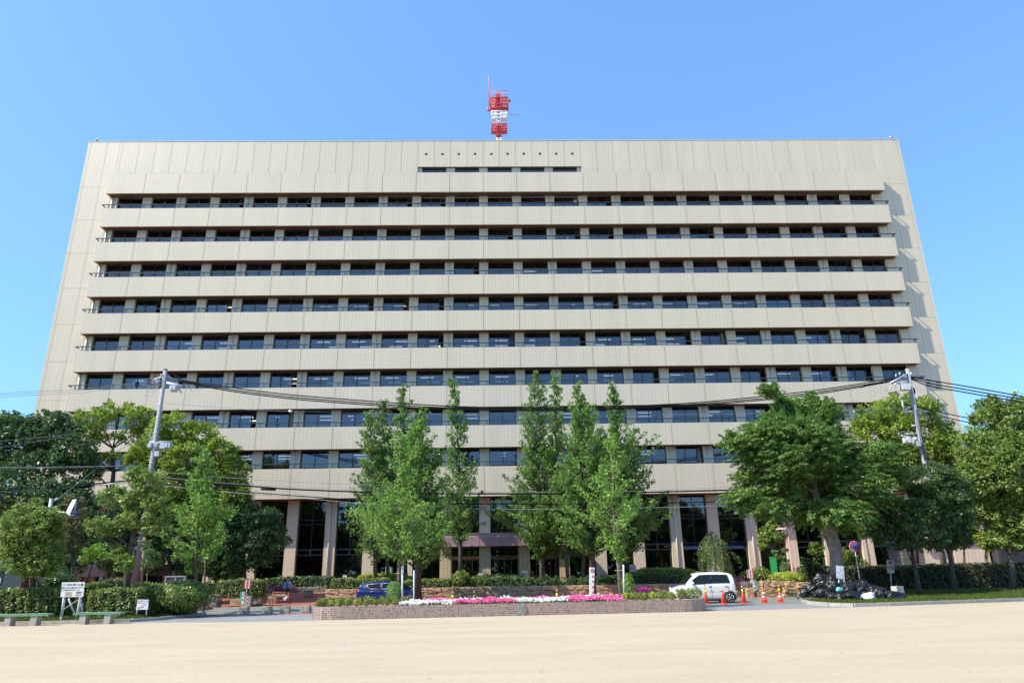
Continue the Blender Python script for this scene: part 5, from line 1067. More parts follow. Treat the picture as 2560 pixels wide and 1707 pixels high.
# ------------------------------------------------------------------ notice boards and signs
def board(name, label, corners, Y, posts, cat='sign', m=WHITE, th=.03, group=None, dy=None):
    """corners px tl,tr,br,bl ; dy = depth offset of the right side"""
    dy = dy or 0; c = [P(*corners[0], Y), P(*corners[1], Y+dy), P(*corners[2], Y+dy), P(*corners[3], Y)]; ctr = sum(c, Vector())/4
    t = thing(name, label, cat, (ctr.x, Y, 0), group); nrm = (c[1]-c[0]).cross(c[3]-c[0]).normalized()
    if nrm.y > 0: nrm = -nrm
    bk = [p-nrm*th for p in c]
    MB().add(c+bk, [(0, 3, 2, 1), (4, 5, 6, 7), (0, 1, 5, 4), (1, 2, 6, 5), (2, 3, 7, 6), (3, 0, 4, 7)]).build('board', m, t)
    ux = (c[1]-c[0]).normalized(); uy = (c[0]-c[3]).normalized(); W_ = (c[1]-c[0]).length; H_ = (c[0]-c[3]).length
    zax = ux.cross(uy).normalized(); 
    R = Matrix((ux, uy, zax)).transposed().to_euler()
    def put(s, size, u, v, mm_, vert=False, align='CENTER', name='lettering'):
        loc = c[3]+ux*(W_*u)+uy*(H_*v)+nrm*.006; return text(s, size, loc, t, mm_, name, tuple(R), align, vert)
    def patch(u0, v0, u1, v1, mm_, name='print', o=.004):
        pts = [c[3]+ux*(W_*a)+uy*(H_*b)+nrm*o for a, b in ((u0, v0), (u1, v0), (u1, v1), (u0, v1))]; b2 = [p-nrm*(o-.001) for p in pts]
        return MB().add(pts+b2, [(0, 1, 2, 3), (7, 6, 5, 4), (0, 4, 5, 1), (1, 5, 6, 2), (2, 6, 7, 3), (3, 7, 4, 0)]).build(name, mm_, t)
    def ring(u, v, r, kind='nopark'):
        p = c[3]+ux*(W_*u)+uy*(H_*v)
        sgn = MB(); sgn.disc(p+nrm*.006, r, nrm, 24, 0, th=.004)
        if kind == 'nopark':
            sgn.disc(p+nrm*.010, r*.72, nrm, 24, 1, th=.003); a = (ux-uy).normalized(); b = (ux+uy).normalized()
            q_ = [p+nrm*.013+a*(-r*.76)-b*r*.13, p+nrm*.013+a*(r*.76)-b*r*.13, p+nrm*.013+a*(r*.76)+b*r*.13, p+nrm*.013-a*(r*.76)+b*r*.13]; sgn.add(q_, [(0, 1, 2, 3)], 0)
        else:
            q_ = [p+nrm*.010+ux*(-r*.72)-uy*r*.2, p+nrm*.010+ux*(r*.72)-uy*r*.2, p+nrm*.010+ux*(r*.72)+uy*r*.2, p+nrm*.010-ux*(r*.72)+uy*r*.2]; sgn.add(q_, [(0, 1, 2, 3)], 2)
        sgn.build('no_parking_symbol' if kind == 'nopark' else 'no_entry_symbol', [T_RED, T_SKY, T_WHITE], t)
    for (xa, ya, xb, yb, r) in posts:
        a, b = P(xa, ya, Y-nrm.y*.0+.05), P(xb, yb, Y+.05); MB().tube([a, b], r, 6).build('post', WHITEG, t)
    return t, put, patch, ring, (W_, H_)
t, put, patch, ring, (w_, h_) = board('notice_board', 'white park notice board about taking rubbish home, on braced white posts', [(155, 1455), (212, 1454), (207.3, 1491), (151, 1492)], 32.6, [(161, 1480, 153.5, 1540, .04), (201, 1480, 195, 1537, .04)])
put('ゴミ持ち帰り公園', .115, .48, .82, T_DARK); put('公園内にはゴミ箱がありません。', .074, .48, .62, T_DARK); put('ゴミは持ち帰りましょう。', .074, .42, .47, T_DARK)
put('公園愛護会', .055, .78, .32, T_DARK); put('姫 路 市', .055, .78, .21, T_DARK); put('電 221-2413', .05, .76, .1, T_DARK)
patch(.18, .05, .5, .36, mat('cream_paper', (.6, .52, .38), .7), 'paper_notice'); put('お 知 ら せ', .035, .33, .31, T_RED); put('――――――\n――――――\n――――――', .04, .34, .18, T_DARK)
x1, x2 = P(160, 1500, 32.6), P(196, 1500, 32.6)
MB().box((x1.x-.08, 32.66, .08), (x1.x+.0, 32.72, .95)).bar((x1.x+.02, 32.9, .95), (x1.x+.22, 33.4, .08), .07).bar((x2.x-.02, 32.7, .08), (x2.x+.03, 32.68, 1.0), .08).bar((x2.x-.06, 32.9, .85), (x2.x-.02, 33.3, .08), .07).build('brace', WHITEG, t)
MB().bar(P(160, 1522, 32.5), P(205, 1492, 32.5), .03).build('brace_bar', mat('weathered_wood', (.4, .36, .32), .8), t)
t, put, patch, ring, _ = board('dog_notice_sign', 'small white lawn sign with red cross, left of the large rounded bush', [(344.2, 1497.7), (372, 1498.3), (369, 1523), (340.3, 1522.7)], 32.9, [(342.5, 1515, 341, 1536, .022), (367, 1515, 365.5, 1537, .022)])
put('みんなの公園です。犬や猫に', .045, .5, .87, T_BLUE); put('エサを与えないで！', .066, .5, .66, T_RED); patch(.14, .12, .34, .26, T_SKY); patch(.6, .42, .86, .5, T_SKY)
put('×', .26, .5, .27, T_RED); put('・ ・', .1, .8, .2, T_ORANGE)
t, put, patch, ring, (w_, h_) = board('striped_parking_sign', 'tall white no parking sign with orange and black striped borders on a stone post', [(611.5, 1448), (627.5, 1448), (625, 1470.5), (609.5, 1470)], 45.3, [(617, 1465, 616.2, 1489, .02)])
patch(0, 0, .17, 1, T_BLACK, 'stripe'); patch(.83, 0, 1, 1, T_BLACK, 'stripe')
for k in range(7):
    for u in (0, .83): patch(u, .02+k*.142, u+.17, .09+k*.142, T_ORANGE, 'stripe', .006)
put('駐車厳禁', .155, .5, .5, T_RED, True)
def lean_sign(label, px0, px1, py0, py1, Y, flip=False):
    s_ = 0 if not flip else 0
    t, put, patch, ring, (w_, h_) = board('standing_sign', label, [(px0[0], py0), (px0[1], py0+.6), (px1[1], py1+.4), (px1[0], py1)], Y, [])
    g0, g1 = ((0, .5) if not flip else (.5, 1)); patch(g0, .0, g1, 1, T_GREEN, 'green_half')
    gu, bu = ((.25, .74) if not flip else (.75, .26))
    put('←', .13, gu, .88, T_WHITE) if not flip else put('↑', .13, gu, .88, T_WHITE); put('P出入口', .10, gu, .42, T_WHITE, True)
    put('◀', .11, bu, .88, T_BLUE) if not flip else put('▼', .11, bu, .88, T_BLUE)
    patch(bu-.14, .6, bu+.14, .72, T_BLUE, 'blue_mark'); put('車', .11, bu, .35, T_BLUE)
    MB().add([P(px0[0], py0, Y)+Vector((0, .06, 0)), P(px0[1], py0, Y)+Vector((0, .06, 0)), P(px1[1], py1, Y)+Vector((0, .35, 0)), P(px1[0], py1, Y)+Vector((0, .35, 0))], [(0, 1, 2, 3)]).build('rear_board', WHITE, t)
lean_sign('narrow green and white signboard leaning on the dark stone post at left', (601, 612), (597, 608.5), 1478.5, 1509, 44.3)
lean_sign('narrow green and white A-frame sign beside the red bordered sign at right', (1882, 1892.5), (1884, 1895), 1450, 1478.5, 44.4, True)
t, put, patch, ring, _ = board('tall_parking_board', 'tall narrow white board with round no parking symbol rising from the flower planter', [(1474.3, 1417), (1486.6, 1418.6), (1484.2, 1487), (1474, 1487)], 33.2, [], th=.12)
ring(.55, .885, .095); 
for k, ch in enumerate('駐車禁止'): put(ch, .11, .66, .68-.19*k, T_RED)
MB().box((P(1475, 1487, 33.2).x, 33.22, .4), (P(1483, 1487, 33.2).x, 33.3, .62)).build('post', WHITEG, t)
t, put, patch, ring, _ = board('red_bordered_sign', 'white sign with red side bands and no entry symbol on a stone post at right', [(1867, 1423), (1883, 1422.5), (1884.8, 1444), (1869.2, 1444.8)], 44.9, [(1876.5, 1440, 1878, 1462, .022)])
patch(0, 0, .2, 1, T_RED, 'red_band'); patch(.8, 0, 1, 1, T_RED, 'red_band'); ring(.5, .84, .055, 'entry'); put('進入禁止', .10, .5, .4, T_DARK, True)
for lab, x0, x1, y0, y1, Y, mm_ in (('no entry plate fixed on the stone wall by the white car bonnet', 1671.5, 1693, 1460, 1467.5, 47.8, mat('plate_grey', (.42, .42, .5), .4)), ('dark no entry plate fixed on the tan wall left of the rubbish bags', 1974.6, 1995, 1459.5, 1466.5, 44.7, mat('plate_dark', (.10, .09, .11), .4))):
    t, put, patch, ring, _ = board('no_entry_plate', lab, [(x0, y0), (x1, y0-.2), (x1, y1-.2), (x0, y1)], Y, [], m=mm_)
    ring(.17, .5, .065, 'entry'); put('進入禁止', .105, .64, .5, T_BLUE if Y > 46 else T_WHITE)
    MB().box((P(x0, y0, Y).x+.1, Y+.03, 0.05), (P(x1, y0, Y).x-.1, Y+.08, P(x0, y1, Y).z)).build('bracket', STEEL, t)
t, put, patch, ring, _ = board('tilted_parking_sign', 'tilted white no parking sign above the azalea bank right of the staked ginkgo', [(1573.2, 1411.5), (1587.6, 1409), (1592.3, 1427), (1574, 1430.5)], 50.5, [(1581, 1425, 1582, 1440, .03)])
put('来庁者以外の駐車', .05, .5, .72, T_DARK); put('駐車禁止', .115, .5, .42, T_RED)
t, put, patch, ring, _ = board('entrance_notice', 'white notice with columns of text on an easel at the right entrance pillar', [(1303.5, 1427), (1319.8, 1427), (1320, 1445), (1303.8, 1445)], 57.0, [(1306, 1440, 1306, 1450, .02), (1318, 1440, 1318, 1450, .02)])
for k in range(6): put('市役所開庁時間', .07, .12+.15*k, .45, T_DARK, True)
t, put, patch, ring, _ = board('window_notice', 'white poster on a stand before the left ground floor windows', [(963.5, 1415.5), (981, 1416), (980.5, 1434), (963, 1433.5)], 54, [(972, 1430, 972, 1450, .02)])
put('――――', .09, .5, .7, T_DARK); put('■', .14, .45, .36, T_RED)
t, put, patch, ring, _ = board('window_notice', 'small white notice with red square peeping over the hedge left of the blue car', [(857, 1437), (867, 1437.2), (867, 1446), (857, 1446)], 52, [(862, 1444, 862, 1452, .02)]); put('■', .12, .5, .5, T_RED)
t, put, patch, ring, _ = board('low_notice', 'small pale notice peeping over the hedge at the left entrance pillar', [(1195.5, 1432), (1206.5, 1432), (1206.5, 1438.5), (1195.5, 1438.5)], 53.8, [(1201, 1437, 1201, 1446, .02)], m=mat('pale_blue_board', (.5, .6, .66), .5))
t, put, patch, ring, _ = board('blue_white_sign', 'bluish white sign box rising behind the white car roof', [(1774, 1423), (1786.5, 1423.6), (1786.5, 1438), (1774, 1438)], 46.2, [(1780, 1436, 1780, 1470, .03)], th=.12, m=mat('pale_bluish_board', (.5, .56, .75), .5)); put('駐車', .14, .22, .5, T_RED, True); put('――\n――\n――', .11, .66, .55, T_BLUE)
t, put, patch, ring, _ = board('small_white_box_sign', 'tiny white box sign at the right end of the azalea bank', [(1741, 1427), (1747.4, 1427), (1747.4, 1431.3), (1741, 1431.3)], 49, [(1744, 1430, 1744, 1452, .02)], th=.15)
t, put, patch, ring, _ = board('parking_panel_sign', 'white rectangular sign with round no parking symbol half hidden by the long dark hedge', [(2217.3, 1399.5), (2234.3, 1399.8), (2236.3, 1432), (2219, 1432)], 45.2, [(2227, 1430, 2229, 1470, .03)])
ring(.52, .82, .125); put('駐車', .16, .75, .42, T_RED, True); put('公用車\n専用', .1, .3, .42, T_DARK)
t, put, patch, ring, _ = board('blank_white_board', 'weathered blank white board on two posts behind the rubbish bags', [(2090.8, 1412.8), (2108.5, 1414.6), (2111.8, 1448), (2091.6, 1444.5)], 38.9, [(2096.5, 1440, 2098, 1470, .03), (2109.5, 1443, 2112.5, 1472, .03)], m=mat('weathered_white_board', (.62, .63, .7), .6, var=.2, scale=8))
# round sign
q = P(2137, 1365, 45.2); t = thing('round_no_parking_sign', 'round blue and red no parking sign on a pole above the dark hedge', 'sign', (P(2147, 1425, 45.2).x, 45.2, .1))
s = MB(); r = .31; nv_ = Vector((-.25, -1, 0)).normalized()
s.disc(q, r*1.06, nv_, 28, 2, th=.02); s.disc(q+nv_*.004, r, nv_, 28, 0, th=.003); s.disc(q+nv_*.008, r*.74, nv_, 28, 1, th=.003)
ux = Vector((1, -.25, 0)).normalized(); a = (ux+Vector((0, 0, -1))).normalized(); b = (ux+Vector((0, 0, 1))).normalized()
s.add([q+nv_*.012+a*-r*.76-b*r*.12, q+nv_*.012+a*r*.76-b*r*.12, q+nv_*.012+a*r*.76+b*r*.12, q+nv_*.012-a*r*.76+b*r*.12], [(0, 1, 2, 3)], 0); s.build('sign_disc', [T_RED, mat('sign_blue', (.03, .22, .75), .4), WHITE], t)
MB().tube([(q.x+.0, q.y+.05, q.z+.25), (q.x, q.y+.05, .1)], .035).build('post', WHITEG, t)
# grey frame stand and hut
q0 = P(415, 1445, 40); q1 = P(461, 1456, 40); t = thing('grey_frame_stand', 'low grey framed display stand behind the left rear hedge', 'stand', (q0.x, 40, 0))
MB().box((q0.x, 40, .6), (q1.x, 40.1, q0.z), 0).build('panel', mat('lilac_grey_panel', (.33, .30, .33), .7), t)
fr = MB(); [fr.box((x, 39.93, .0), (x+.06, 40.12, q0.z+.05)) for x in (q0.x-.03, (q0.x+q1.x)/2, q1.x-.03)]; fr.box((q0.x-.03, 39.92, q0.z+.05), (q1.x+.03, 40.13, q0.z+.12)); fr.build('frame', mat('grey_wood', (.36, .36, .36), .8), t)
t = thing('park_hut', 'small green and white hut cut by the left frame edge behind the hedge', 'hut', (P(0, 1440, 37).x, 37, 0))
hx0 = P(-60, 1440, 36).x; hx1 = P(7, 1440, 36).x; hx2 = P(37, 1440, 38).x; zr = P(5, 1411, 36).z
MB().box((hx0, 36, 0), (hx1, 36.08, zr-.25)).build('green_wall', mat('hut_green', (.09, .15, .12), .8), t)
MB().add([(hx1, 36.09, 0.3), (hx2, 38.6, .3), (hx2, 38.6, zr-.3), (hx1, 36.09, zr-.25)], [(0, 1, 2, 3)]).add([(hx1, 36.09, 0), (hx2, 38.6, 0), (hx2, 38.6, .3), (hx1, 36.09, .3)], [(0, 1, 2, 3)], 1).build('white_wall', [mat('hut_white', (.45, .47, .5), .7), CONCG], t)
MB().prism([(hx0, 35.8), (hx1+.15, 35.8), (hx2+.2, 38.8), (hx0, 38.8)], zr-.24, zr+.0).build('roof', mat('hut_roof', (.36, .38, .4), .6), t)
MB().box((P(0, 1440, 36).x-.25, 35.96, 1.62), (P(5, 1440, 36).x, 35.995, 1.9)).build('window', WHITE, t)
# ------------------------------------------------------------------ barricade
q = GX(699, 47.6, .02); t = thing('folding_barricade', 'rust orange folding barricade with striped boards on the brick pavement', 'barricade', q)
OR = mat('rust_orange_tube', (.42, .13, .07), .6, var=.2, scale=6); xl, xr = P(680, 1500, 47.6).x, P(722, 1500, 47.6).x; zt_ = P(700, 1480, 47.6).z
fr = MB()
for dy in (0, .45):
    y0 = 47.6+dy*.5-.22; y1 = 47.6
    for x, s in ((xl, 1), (xr, -1)): fr.tube([(x-.05*s, 47.6+(-.28 if dy == 0 else .28), .02), (x+.03*s, 47.6+(-.02 if dy == 0 else .02), zt_)], .022, 6)
fr.tube([(xl+.03, 47.58, zt_), (xr-.03, 47.58, zt_)], .022, 6).tube([(xl-.02, 47.38, .26), (xr+.02, 47.38, .26)], .02, 6).tube([(xl-.02, 47.82, .26), (xr+.02, 47.82, .26)], .02, 6)
for x in (xl+.33, xr-.33): fr.tube([(x, 47.57, zt_), (x, 47.56, zt_-.12)], .015, 5)
fr.build('frame', OR, t)
bd = MB().box((xl+.08, 47.50, zt_-.26), (xr-.08, 47.53, zt_-.09)); 
w_ = xr-xl-.16
for u in (.1, .78): bd.add([(xl+.08+w_*u, 47.496, zt_-.25), (xl+.08+w_*(u+.09), 47.496, zt_-.25), (xl+.08+w_*(u+.13), 47.496, zt_-.1), (xl+.08+w_*(u+.04), 47.496, zt_-.1)], [(0, 1, 2, 3)], 1)
bd.build('striped_board', [mat('dull_yellow', (.45, .28, .09), .6), T_BLACK], t); text('駐車ご遠慮', .13, ((xl+xr)/2, 47.49, zt_-.175), t, T_WHITE)
MB().add([P(706, 1496, 47.3), P(712, 1501, 47.3), P(720, 1491, 47.3), P(715, 1488, 47.3)], [(0, 1, 2, 3)]).add([P(706, 1496, 47.32), P(712, 1501, 47.32), P(720, 1491, 47.32), P(715, 1488, 47.32)], [(3, 2, 1, 0)]).build('paper_notice', WHITE, t)
# ------------------------------------------------------------------ cones
CR = mat('cone_red', (.75, .07, .03), .5); CW = mat('cone_white', (.78, .78, .76), .5); CY = mat('cone_yellow', (.85, .55, .02), .5)
def cone_mesh(stripes): 
    pass
def cone(loc, label, striped=False, topper=False, h=.70, group='traffic cones along the road'):
    t = thing('traffic_cone', label, 'traffic cone', loc, group); x, y, z = loc
    MB().box((x-.19, y-.19, z), (x+.19, y+.19, z+.03)).tube([(x, y, z+.03), (x, y, z+.06)], [.16, .145], 16).build('base', CR, t)
    def rad(q): return .14-.115*q
    seg = [0, .3, .45, .6, .75, 1] if striped else [0, 1]; body = MB()
    for i in range(len(seg)-1):
        body.tube([(x, y, z+.06+(h-.06)*seg[i]), (x, y, z+.06+(h-.06)*seg[i+1])], [rad(seg[i]), rad(seg[i+1])], 16, m=(1 if i in (1, 3) else 0) if striped else 0)
    body.build('cone_body', [CR, CW], t)
    if topper:
        MB().tube([(x, y, z+h-.22), (x, y, z+h+.02)], [.065, .045], 12, 0).tube([(x, y, z+h-.14), (x, y, z+h-.11)], .062, 12, 1).build('yellow_collar', [CY, CR], t)
        MB().tube([(x, y, z+h+.02), (x, y, z+h+.26)], [.022, .03], 10, 1).tube([(x, y, z+h+.1), (x, y, z+h+.16)], .031, 10, 0).build('reflector_top', [CW, mat('dark_red', (.35, .02, .02), .5)], t)
    return t
q5 = []
for px, py, lab, st, tp in ((1765, 1501, 'cone with yellow collar at the right tip of the planter', 0, 1), (1809.5, 1509.3, 'plain red cone in front of the white car rear wheel', 0, 0), (1859.5, 1507.8, 'collared cone between the plain cone and the striped cones', 0, 1), (1912, 1506, 'striped cone, left one of the two striped cones near the bags', 1, 0), (1951.5, 1505.2, 'striped cone with yellow collar, rightmost of the cones', 1, 1)):
    g_ = G(px, py, .01); g_.z = .008
    if px == 1765: g_ = GX(1766, 38.6, .008)
    cone(tuple(g_), lab, bool(st), bool(tp)); q5.append(g_)
def cbar(a, b, label):
    t = thing('cone_bar', label, 'barrier bar', a, 'yellow and black bars between cones'); n = max(4, int((b-a).length/.22)); mb = MB()
    for i in range(n): mb.tube([a.lerp(b, i/n), a.lerp(b, (i+1)/n)], .018, 6, i % 2, cap=False)
    mb.build('bar', [CY, T_BLACK], t)
up = Vector((0, -.02, .60))
cbar(q5[0]+up, q5[2]+up, 'yellow and black bar in front of the white car'); cbar(q5[2]+up, q5[4]+up, 'yellow and black bar across the right asphalt entrance')
for px, lab, st in ((1096, 'cone tip showing above the left white petunias', 1), (1131.5, 'collared cone behind the flowers, second from left', 0), (1185.5, 'collared cone behind the hot pink petunias', 0), (1393.5, 'collared cone left of the tall no parking board', 0)):
    cone(tuple(GX(px, 37.0, .008)), lab, bool(st), not st, group='traffic cones behind the planter')
# ------------------------------------------------------------------ utility boxes, lamp, green box
q = GX(2247, 37.6, .11); t = thing('water_tap_pillar', 'grey concrete tap pillar at the right end of the rubbish bags', 'tap pillar', q)
zt_ = P(2245, 1464.5, 37.6).z; xa, xm, xb = P(2233, 1480, 37.6).x, P(2248, 1480, 37.3).x, P(2261, 1480, 37.6).x
MB().prism([(xa, 37.75), (xm, 37.45), (xb, 37.6), (xm+.1, 38.0)], .1, zt_).build('pillar', mat('pale_concrete', (.46, .45, .42), .8, var=.15, scale=5), t)
MB().tube([(xm, 37.42, .1), (xm-.01, 37.42, zt_+.09)], .018, 6).build('pipe', mat('rusty_pipe', (.10, .07, .06), .6), t)
MB().box((xm-.05, 37.0, .1), (xb+.3, 37.4, .17)).box((xm+.2, 36.75, .1), (xb+.35, 36.99, .15)).build('drain_kerb', CONC, t); MB().box((xm+.15, 37.38, .45), (xm+.2, 37.46, .5)).build('tap', STEEL, t)
q = GX(1938, 47.6, .5); t = thing('green_box', 'tall green metal box standing in the golden bushes', 'post box', q); a = P(1925.7, 1391, 47.6); b = P(1942, 1391, 47.6)
MB().prism([(a.x, 47.6), (b.x-.12, 47.45), (b.x+.06, 47.8), (b.x-.05, 48.0), (a.x+.05, 47.95)], .4, a.z-.03).build('body', mat('green_enamel', (.02, .25, .07), .35), t)
MB().prism([(a.x-.02, 47.58), (b.x-.12, 47.42), (b.x+.09, 47.8), (b.x-.05, 48.03), (a.x+.03, 47.98)], a.z-.03, a.z).build('lid', mat('green_lid', (.05, .3, .1), .4), t)
PK = mat('pink_lamp_paint', (.50, .26, .27), .5, var=.1, scale=4)
base = GX(1987, 46.4, .6); t = thing('street_lamp', 'pink curved street lamp rising from the golden bushes at right', 'street lamp', base); tpz = P(1970, 1318, 46.4)
MB().tube([(base.x, 46.4, .5), (base.x, 46.4, 1.9), (base.x, 46.4, 1.92), (base.x-.0, 46.4, tpz.z)], [.085, .08, .055, .045], 10).tube([(base.x, 46.4, tpz.z-.02), (P(1962, 1319, 46.4).x, 46.4, tpz.z-.0)], .035, 8).build('pole', PK, t)
hx0, hx1 = P(1941.6, 1322, 46.4).x, P(1961.5, 1322, 46.4).x; hz = P(1950, 1323.5, 46.4).z
MB().add([(hx0, 46.2, hz), (hx1, 46.2, hz), (hx1, 46.6, hz), (hx0, 46.6, hz), (hx0+.12, 46.27, hz+.12), (hx1-.02, 46.3, hz+.16), (hx1-.02, 46.5, hz+.16), (hx0+.12, 46.53, hz+.12)], [(0, 3, 2, 1), (4, 5, 6, 7), (0, 1, 5, 4), (1, 2, 6, 5), (2, 3, 7, 6), (3, 0, 4, 7)]).build('lamp_head', mat('pale_pink_head', (.56, .40, .46), .5), t)
b0 = GX(509, 40, 0); t = thing('brown_pole', 'thin reddish brown pole right of the young bright ginkgo', 'pole', b0); MB().tube([b0, P(514, 1376, 40)], .05, 8).build('post', mat('maroon_paint', (.14, .05, .05), .5), t)
# ------------------------------------------------------------------ rubbish bags
BAG = mat('black_plastic_bag', (.014, .014, .018), .30, spec=.55)
CLR = mat('clear_plastic_bag', (.42, .58, .58), .3, spec=.6, col2=(.06, .45, .44), scale=5); WBG = mat('white_plastic_bag', (.68, .69, .74), .35, var=.1, scale=8)
def bag_mesh(seed, m, k=.22):
    bm = bmesh.new(); bmesh.ops.create_icosphere(bm, subdivisions=5, radius=1)
    for v in bm.verts:
        c = v.co.copy(); ax = abs(c.x)
        th = math.atan2(c.y, c.z); f = noise.noise(c*1.3+Vector((seed*3, 0, 0)))
        r = 1.02+.34*f
        pin = max(0., (c.x-.35)/.65); fold = abs(math.sin(th*5+seed+3*noise.noise(c*2)))*.16*pin+abs(math.sin(th*11+seed*2))*.05*pin
        cr_ = abs(noise.noise(c*4.5+Vector((seed, 5, 1))))*k*.9+abs(noise.noise(c*11+Vector((seed, 2, 9))))*k*.45
        v.co = c*(r-fold-cr_)
        v.co.x = v.co.x*(1+.25*pin) ; v.co.z = max(v.co.z, -.72)
    # knot
    for i in range(7):
        a = i*.9; bmesh.ops.create_cone(bm, segments=5, radius1=.10, radius2=.02, depth=.35, matrix=Matrix.Translation((1.12+.08*math.cos(a), .1*math.cos(a*2), .1*math.sin(a*2)))@Matrix.Rotation(math.pi/2+random.uniform(-.5, .5), 4, 'Y'))
    for f_ in bm.faces: f_.smooth = True
    me = bpy.data.meshes.new('rubbish_bag'); bm.to_mesh(me); bm.free(); me.materials.append(m); return me
bags = [bag_mesh(i, BAG) for i in range(4)]; clear = bag_mesh(9, CLR, .25); white = bag_mesh(8, WBG, .12)
# px centre, half width, half height, depth, z-rot, mesh, label
BL = [(2011, 1480, 9, 11, 38.6, 2.6, 'leftmost small black bag on the kerb tip'), (2028, 1472, 13, 13, 38.9, 2.2, 'black bag second from the left, upright beside the smallest one'), (2054, 1450, 18, 16, 39.7, .6, 'dull blue black bag on top of the left of the pile'), (2040, 1482, 9, 9, 38.2, 3.6, 'small black bag in the front row, second gap from the left'), (2053, 1480, 10, 11, 38.1, 2.9, 'small black bag under the dull blue black one'),
      (2066, 1481, 8, 9, 38.0, 3.3, 'crumpled small black bag left of the double bags'), (2081, 1464, 16, 14, 38.5, -.3, 'black bag directly left of the clear bag'), (2078, 1444, 20, 9, 39.5, .5, 'stretched black bag leaning up against the white board'), (2080, 1488, 11, 9, 37.4, 3.0, 'black bag low at the kerb below the clear bag, left one'), (2099, 1490, 14, 10, 37.2, .4, 'black bag low at the kerb below the clear bag, right one'),
      (2121, 1469, 16, 13, 38.0, .2, 'black bag leaning right of the clear bag'), (2152, 1466, 20, 16, 38.1, -2.6, 'large black bag with gathered star shaped face turned forward'), (2135, 1489, 22, 12, 36.9, .15, 'wide black bag lying left of the white bag'), (2188, 1477, 19, 14, 37.4, 2.7, 'black bag standing tall behind the white bag right side'), (2202, 1491, 10, 13, 36.8, 1.2, 'narrow black bag between the white bag and the last bag'), (2230, 1491, 20, 12, 36.9, -.1, 'rightmost black bag tapering toward the tap pillar')]
for i, (px, py, hw, hh, Y, rz, lab) in enumerate(BL):
    c = P(px, py, Y); r = hw*Y/1870*1.2; h = hh*Y/1870*1.15; z = max(c.z-.05, h*.70+.10)
    tilt = (0, -.5, 0) if 'stretched' in lab else (0, random.uniform(-.15, .15), 0)
    inst('rubbish_bag', bags[i % 4], (c.x, Y, z), rot=(tilt[0], tilt[1], rz if 'stretched' not in lab else 0), sc=(r*1.12, r*.9, h*1.08), label=lab, cat='rubbish bag', group='black rubbish bags piled by the tree')
c = P(2098, 1474, 37.6); inst('rubbish_bag', clear, c, rot=(0, .2, .5), sc=(.16, .14, .14), label='small clear bag with turquoise contents on the black bags', cat='rubbish bag')
c = P(2173, 1496, 36.3); inst('rubbish_bag', white, (c.x, 36.3, .30), rot=(0, 0, 3.0), sc=(.30, .24, .22), label='white plastic bag lying among the black bags', cat='rubbish bag')
# ------------------------------------------------------------------ utility poles
def insul(mb, p, r=.05, h=.14): mb.tube([p, p+Vector((0, 0, h*.4)), p+Vector((0, 0, h*.45)), p+Vector((0, 0, h))], [r*.6, r*.6, r, r*.5], 8)
WHI = mat('insulator_white', (.6, .6, .6), .25); BOXG = mat('transformer_grey', (.52, .54, .57), .4, metal=.2)
x0 = P(378, 1172, 47.02).x; zt_ = P(412.7, 925.6, 47.02).z
t = thing('utility_pole', 'grey concrete utility pole at left rising above the domed camphor', 'utility pole', (x0, 47.02, 0))
MB().tube([(x0, 47.02, 0), (x0, 47.02, zt_)], [.20, .133], 14).build('pole', POLEM, t)
MB().tube([(x0, 47.02, zt_), (x0, 47.02, zt_+.07)], .136, 14).build('cap', WIRE, t)
mb = MB(); [mb.tube([(x0, 47.02, z), (x0, 47.02, z+.05)], (.20-.067*z/zt_)+.015, 12) for z in (4.5, 6.5, 8.0, 9., 10., 11, 12., 12.9, 13.8)]
for i, z in enumerate(np.arange(5, 13.6, .7)): s = 1 if i % 2 else -1; mb.bar((x0+s*.13, 47.02, z), (x0+s*.32, 47.02, z), .025)
mb.build('band', STEEL, t, kind='stuff')
mb = MB(); pa, pb = P(400, 937, 47.02), P(455, 960, 47.02); mb.bar(P(402, 936, 46.75), P(458, 957, 48.19), .09).bar(P(405, 938, 47.02), P(385, 953, 46.49), .07).bar(P(418, 935, 47.02), P(440, 960, 47.80), .06).bar(P(443, 965, 47.54), P(454, 982, 47.54), .07); mb.build('crossarm', STEEL, t)
mb = MB(); bx = P(433, 966, 46.89); mb.tube([P(417, 957, 46.89), P(455, 965, 47.02)], [.10, .09], 10).build('switch_cover', WHI, t)
mb = MB().box((bx.x-.17, 46.69, bx.z-.32), (bx.x+.22, 47.21, bx.z+.02)).tube([(bx.x-.05, 46.65, bx.z-.12), (bx.x-.05, 46.60, bx.z-.12)], .08); mb.build('switch_box', WHI, t)
for px, py in ((440, 941), (447, 944), (453, 952), (450, 958), (443, 958), (462, 952)):
    q = P(px, py, 47.41); MB().tube([q-Vector((.14, 0, 0)), q, q+Vector((.2, 0, -.02))], [.05, .075, .04], 8).build('insulator', WIRE if px != 443 else WHI, t)
for px, py in ((391, 947), (400, 944), (396, 953)):
    q = P(px, py, 46.75); MB().tube([q-Vector((.16, 0, .03)), q, q+Vector((.14, 0, .04))], [.04, .06, .04], 8).build('insulator', WHI, t)
mb = MB(); mb.bar(P(373, 1103, 47.02), P(430, 1104, 47.02), .07).bar(P(373, 1106, 46.89), P(430, 1107, 46.89), .05); mb.build('lower_crossarm', STEEL, t)
for px, w, h in ((377, .22, .28), (410, .34, .36), (419, .16, .28), (393, .1, .24), (426, .1, .3)):
    q = P(px, 1108, 46.82); MB().box((q.x-w/2, 46.62, q.z-h), (q.x+w/2, 47.02, q.z)).tube([(q.x, 46.82, q.z-h-.1), (q.x, 46.82, q.z-h)], .04).build('equipment_box', BOXG, t)
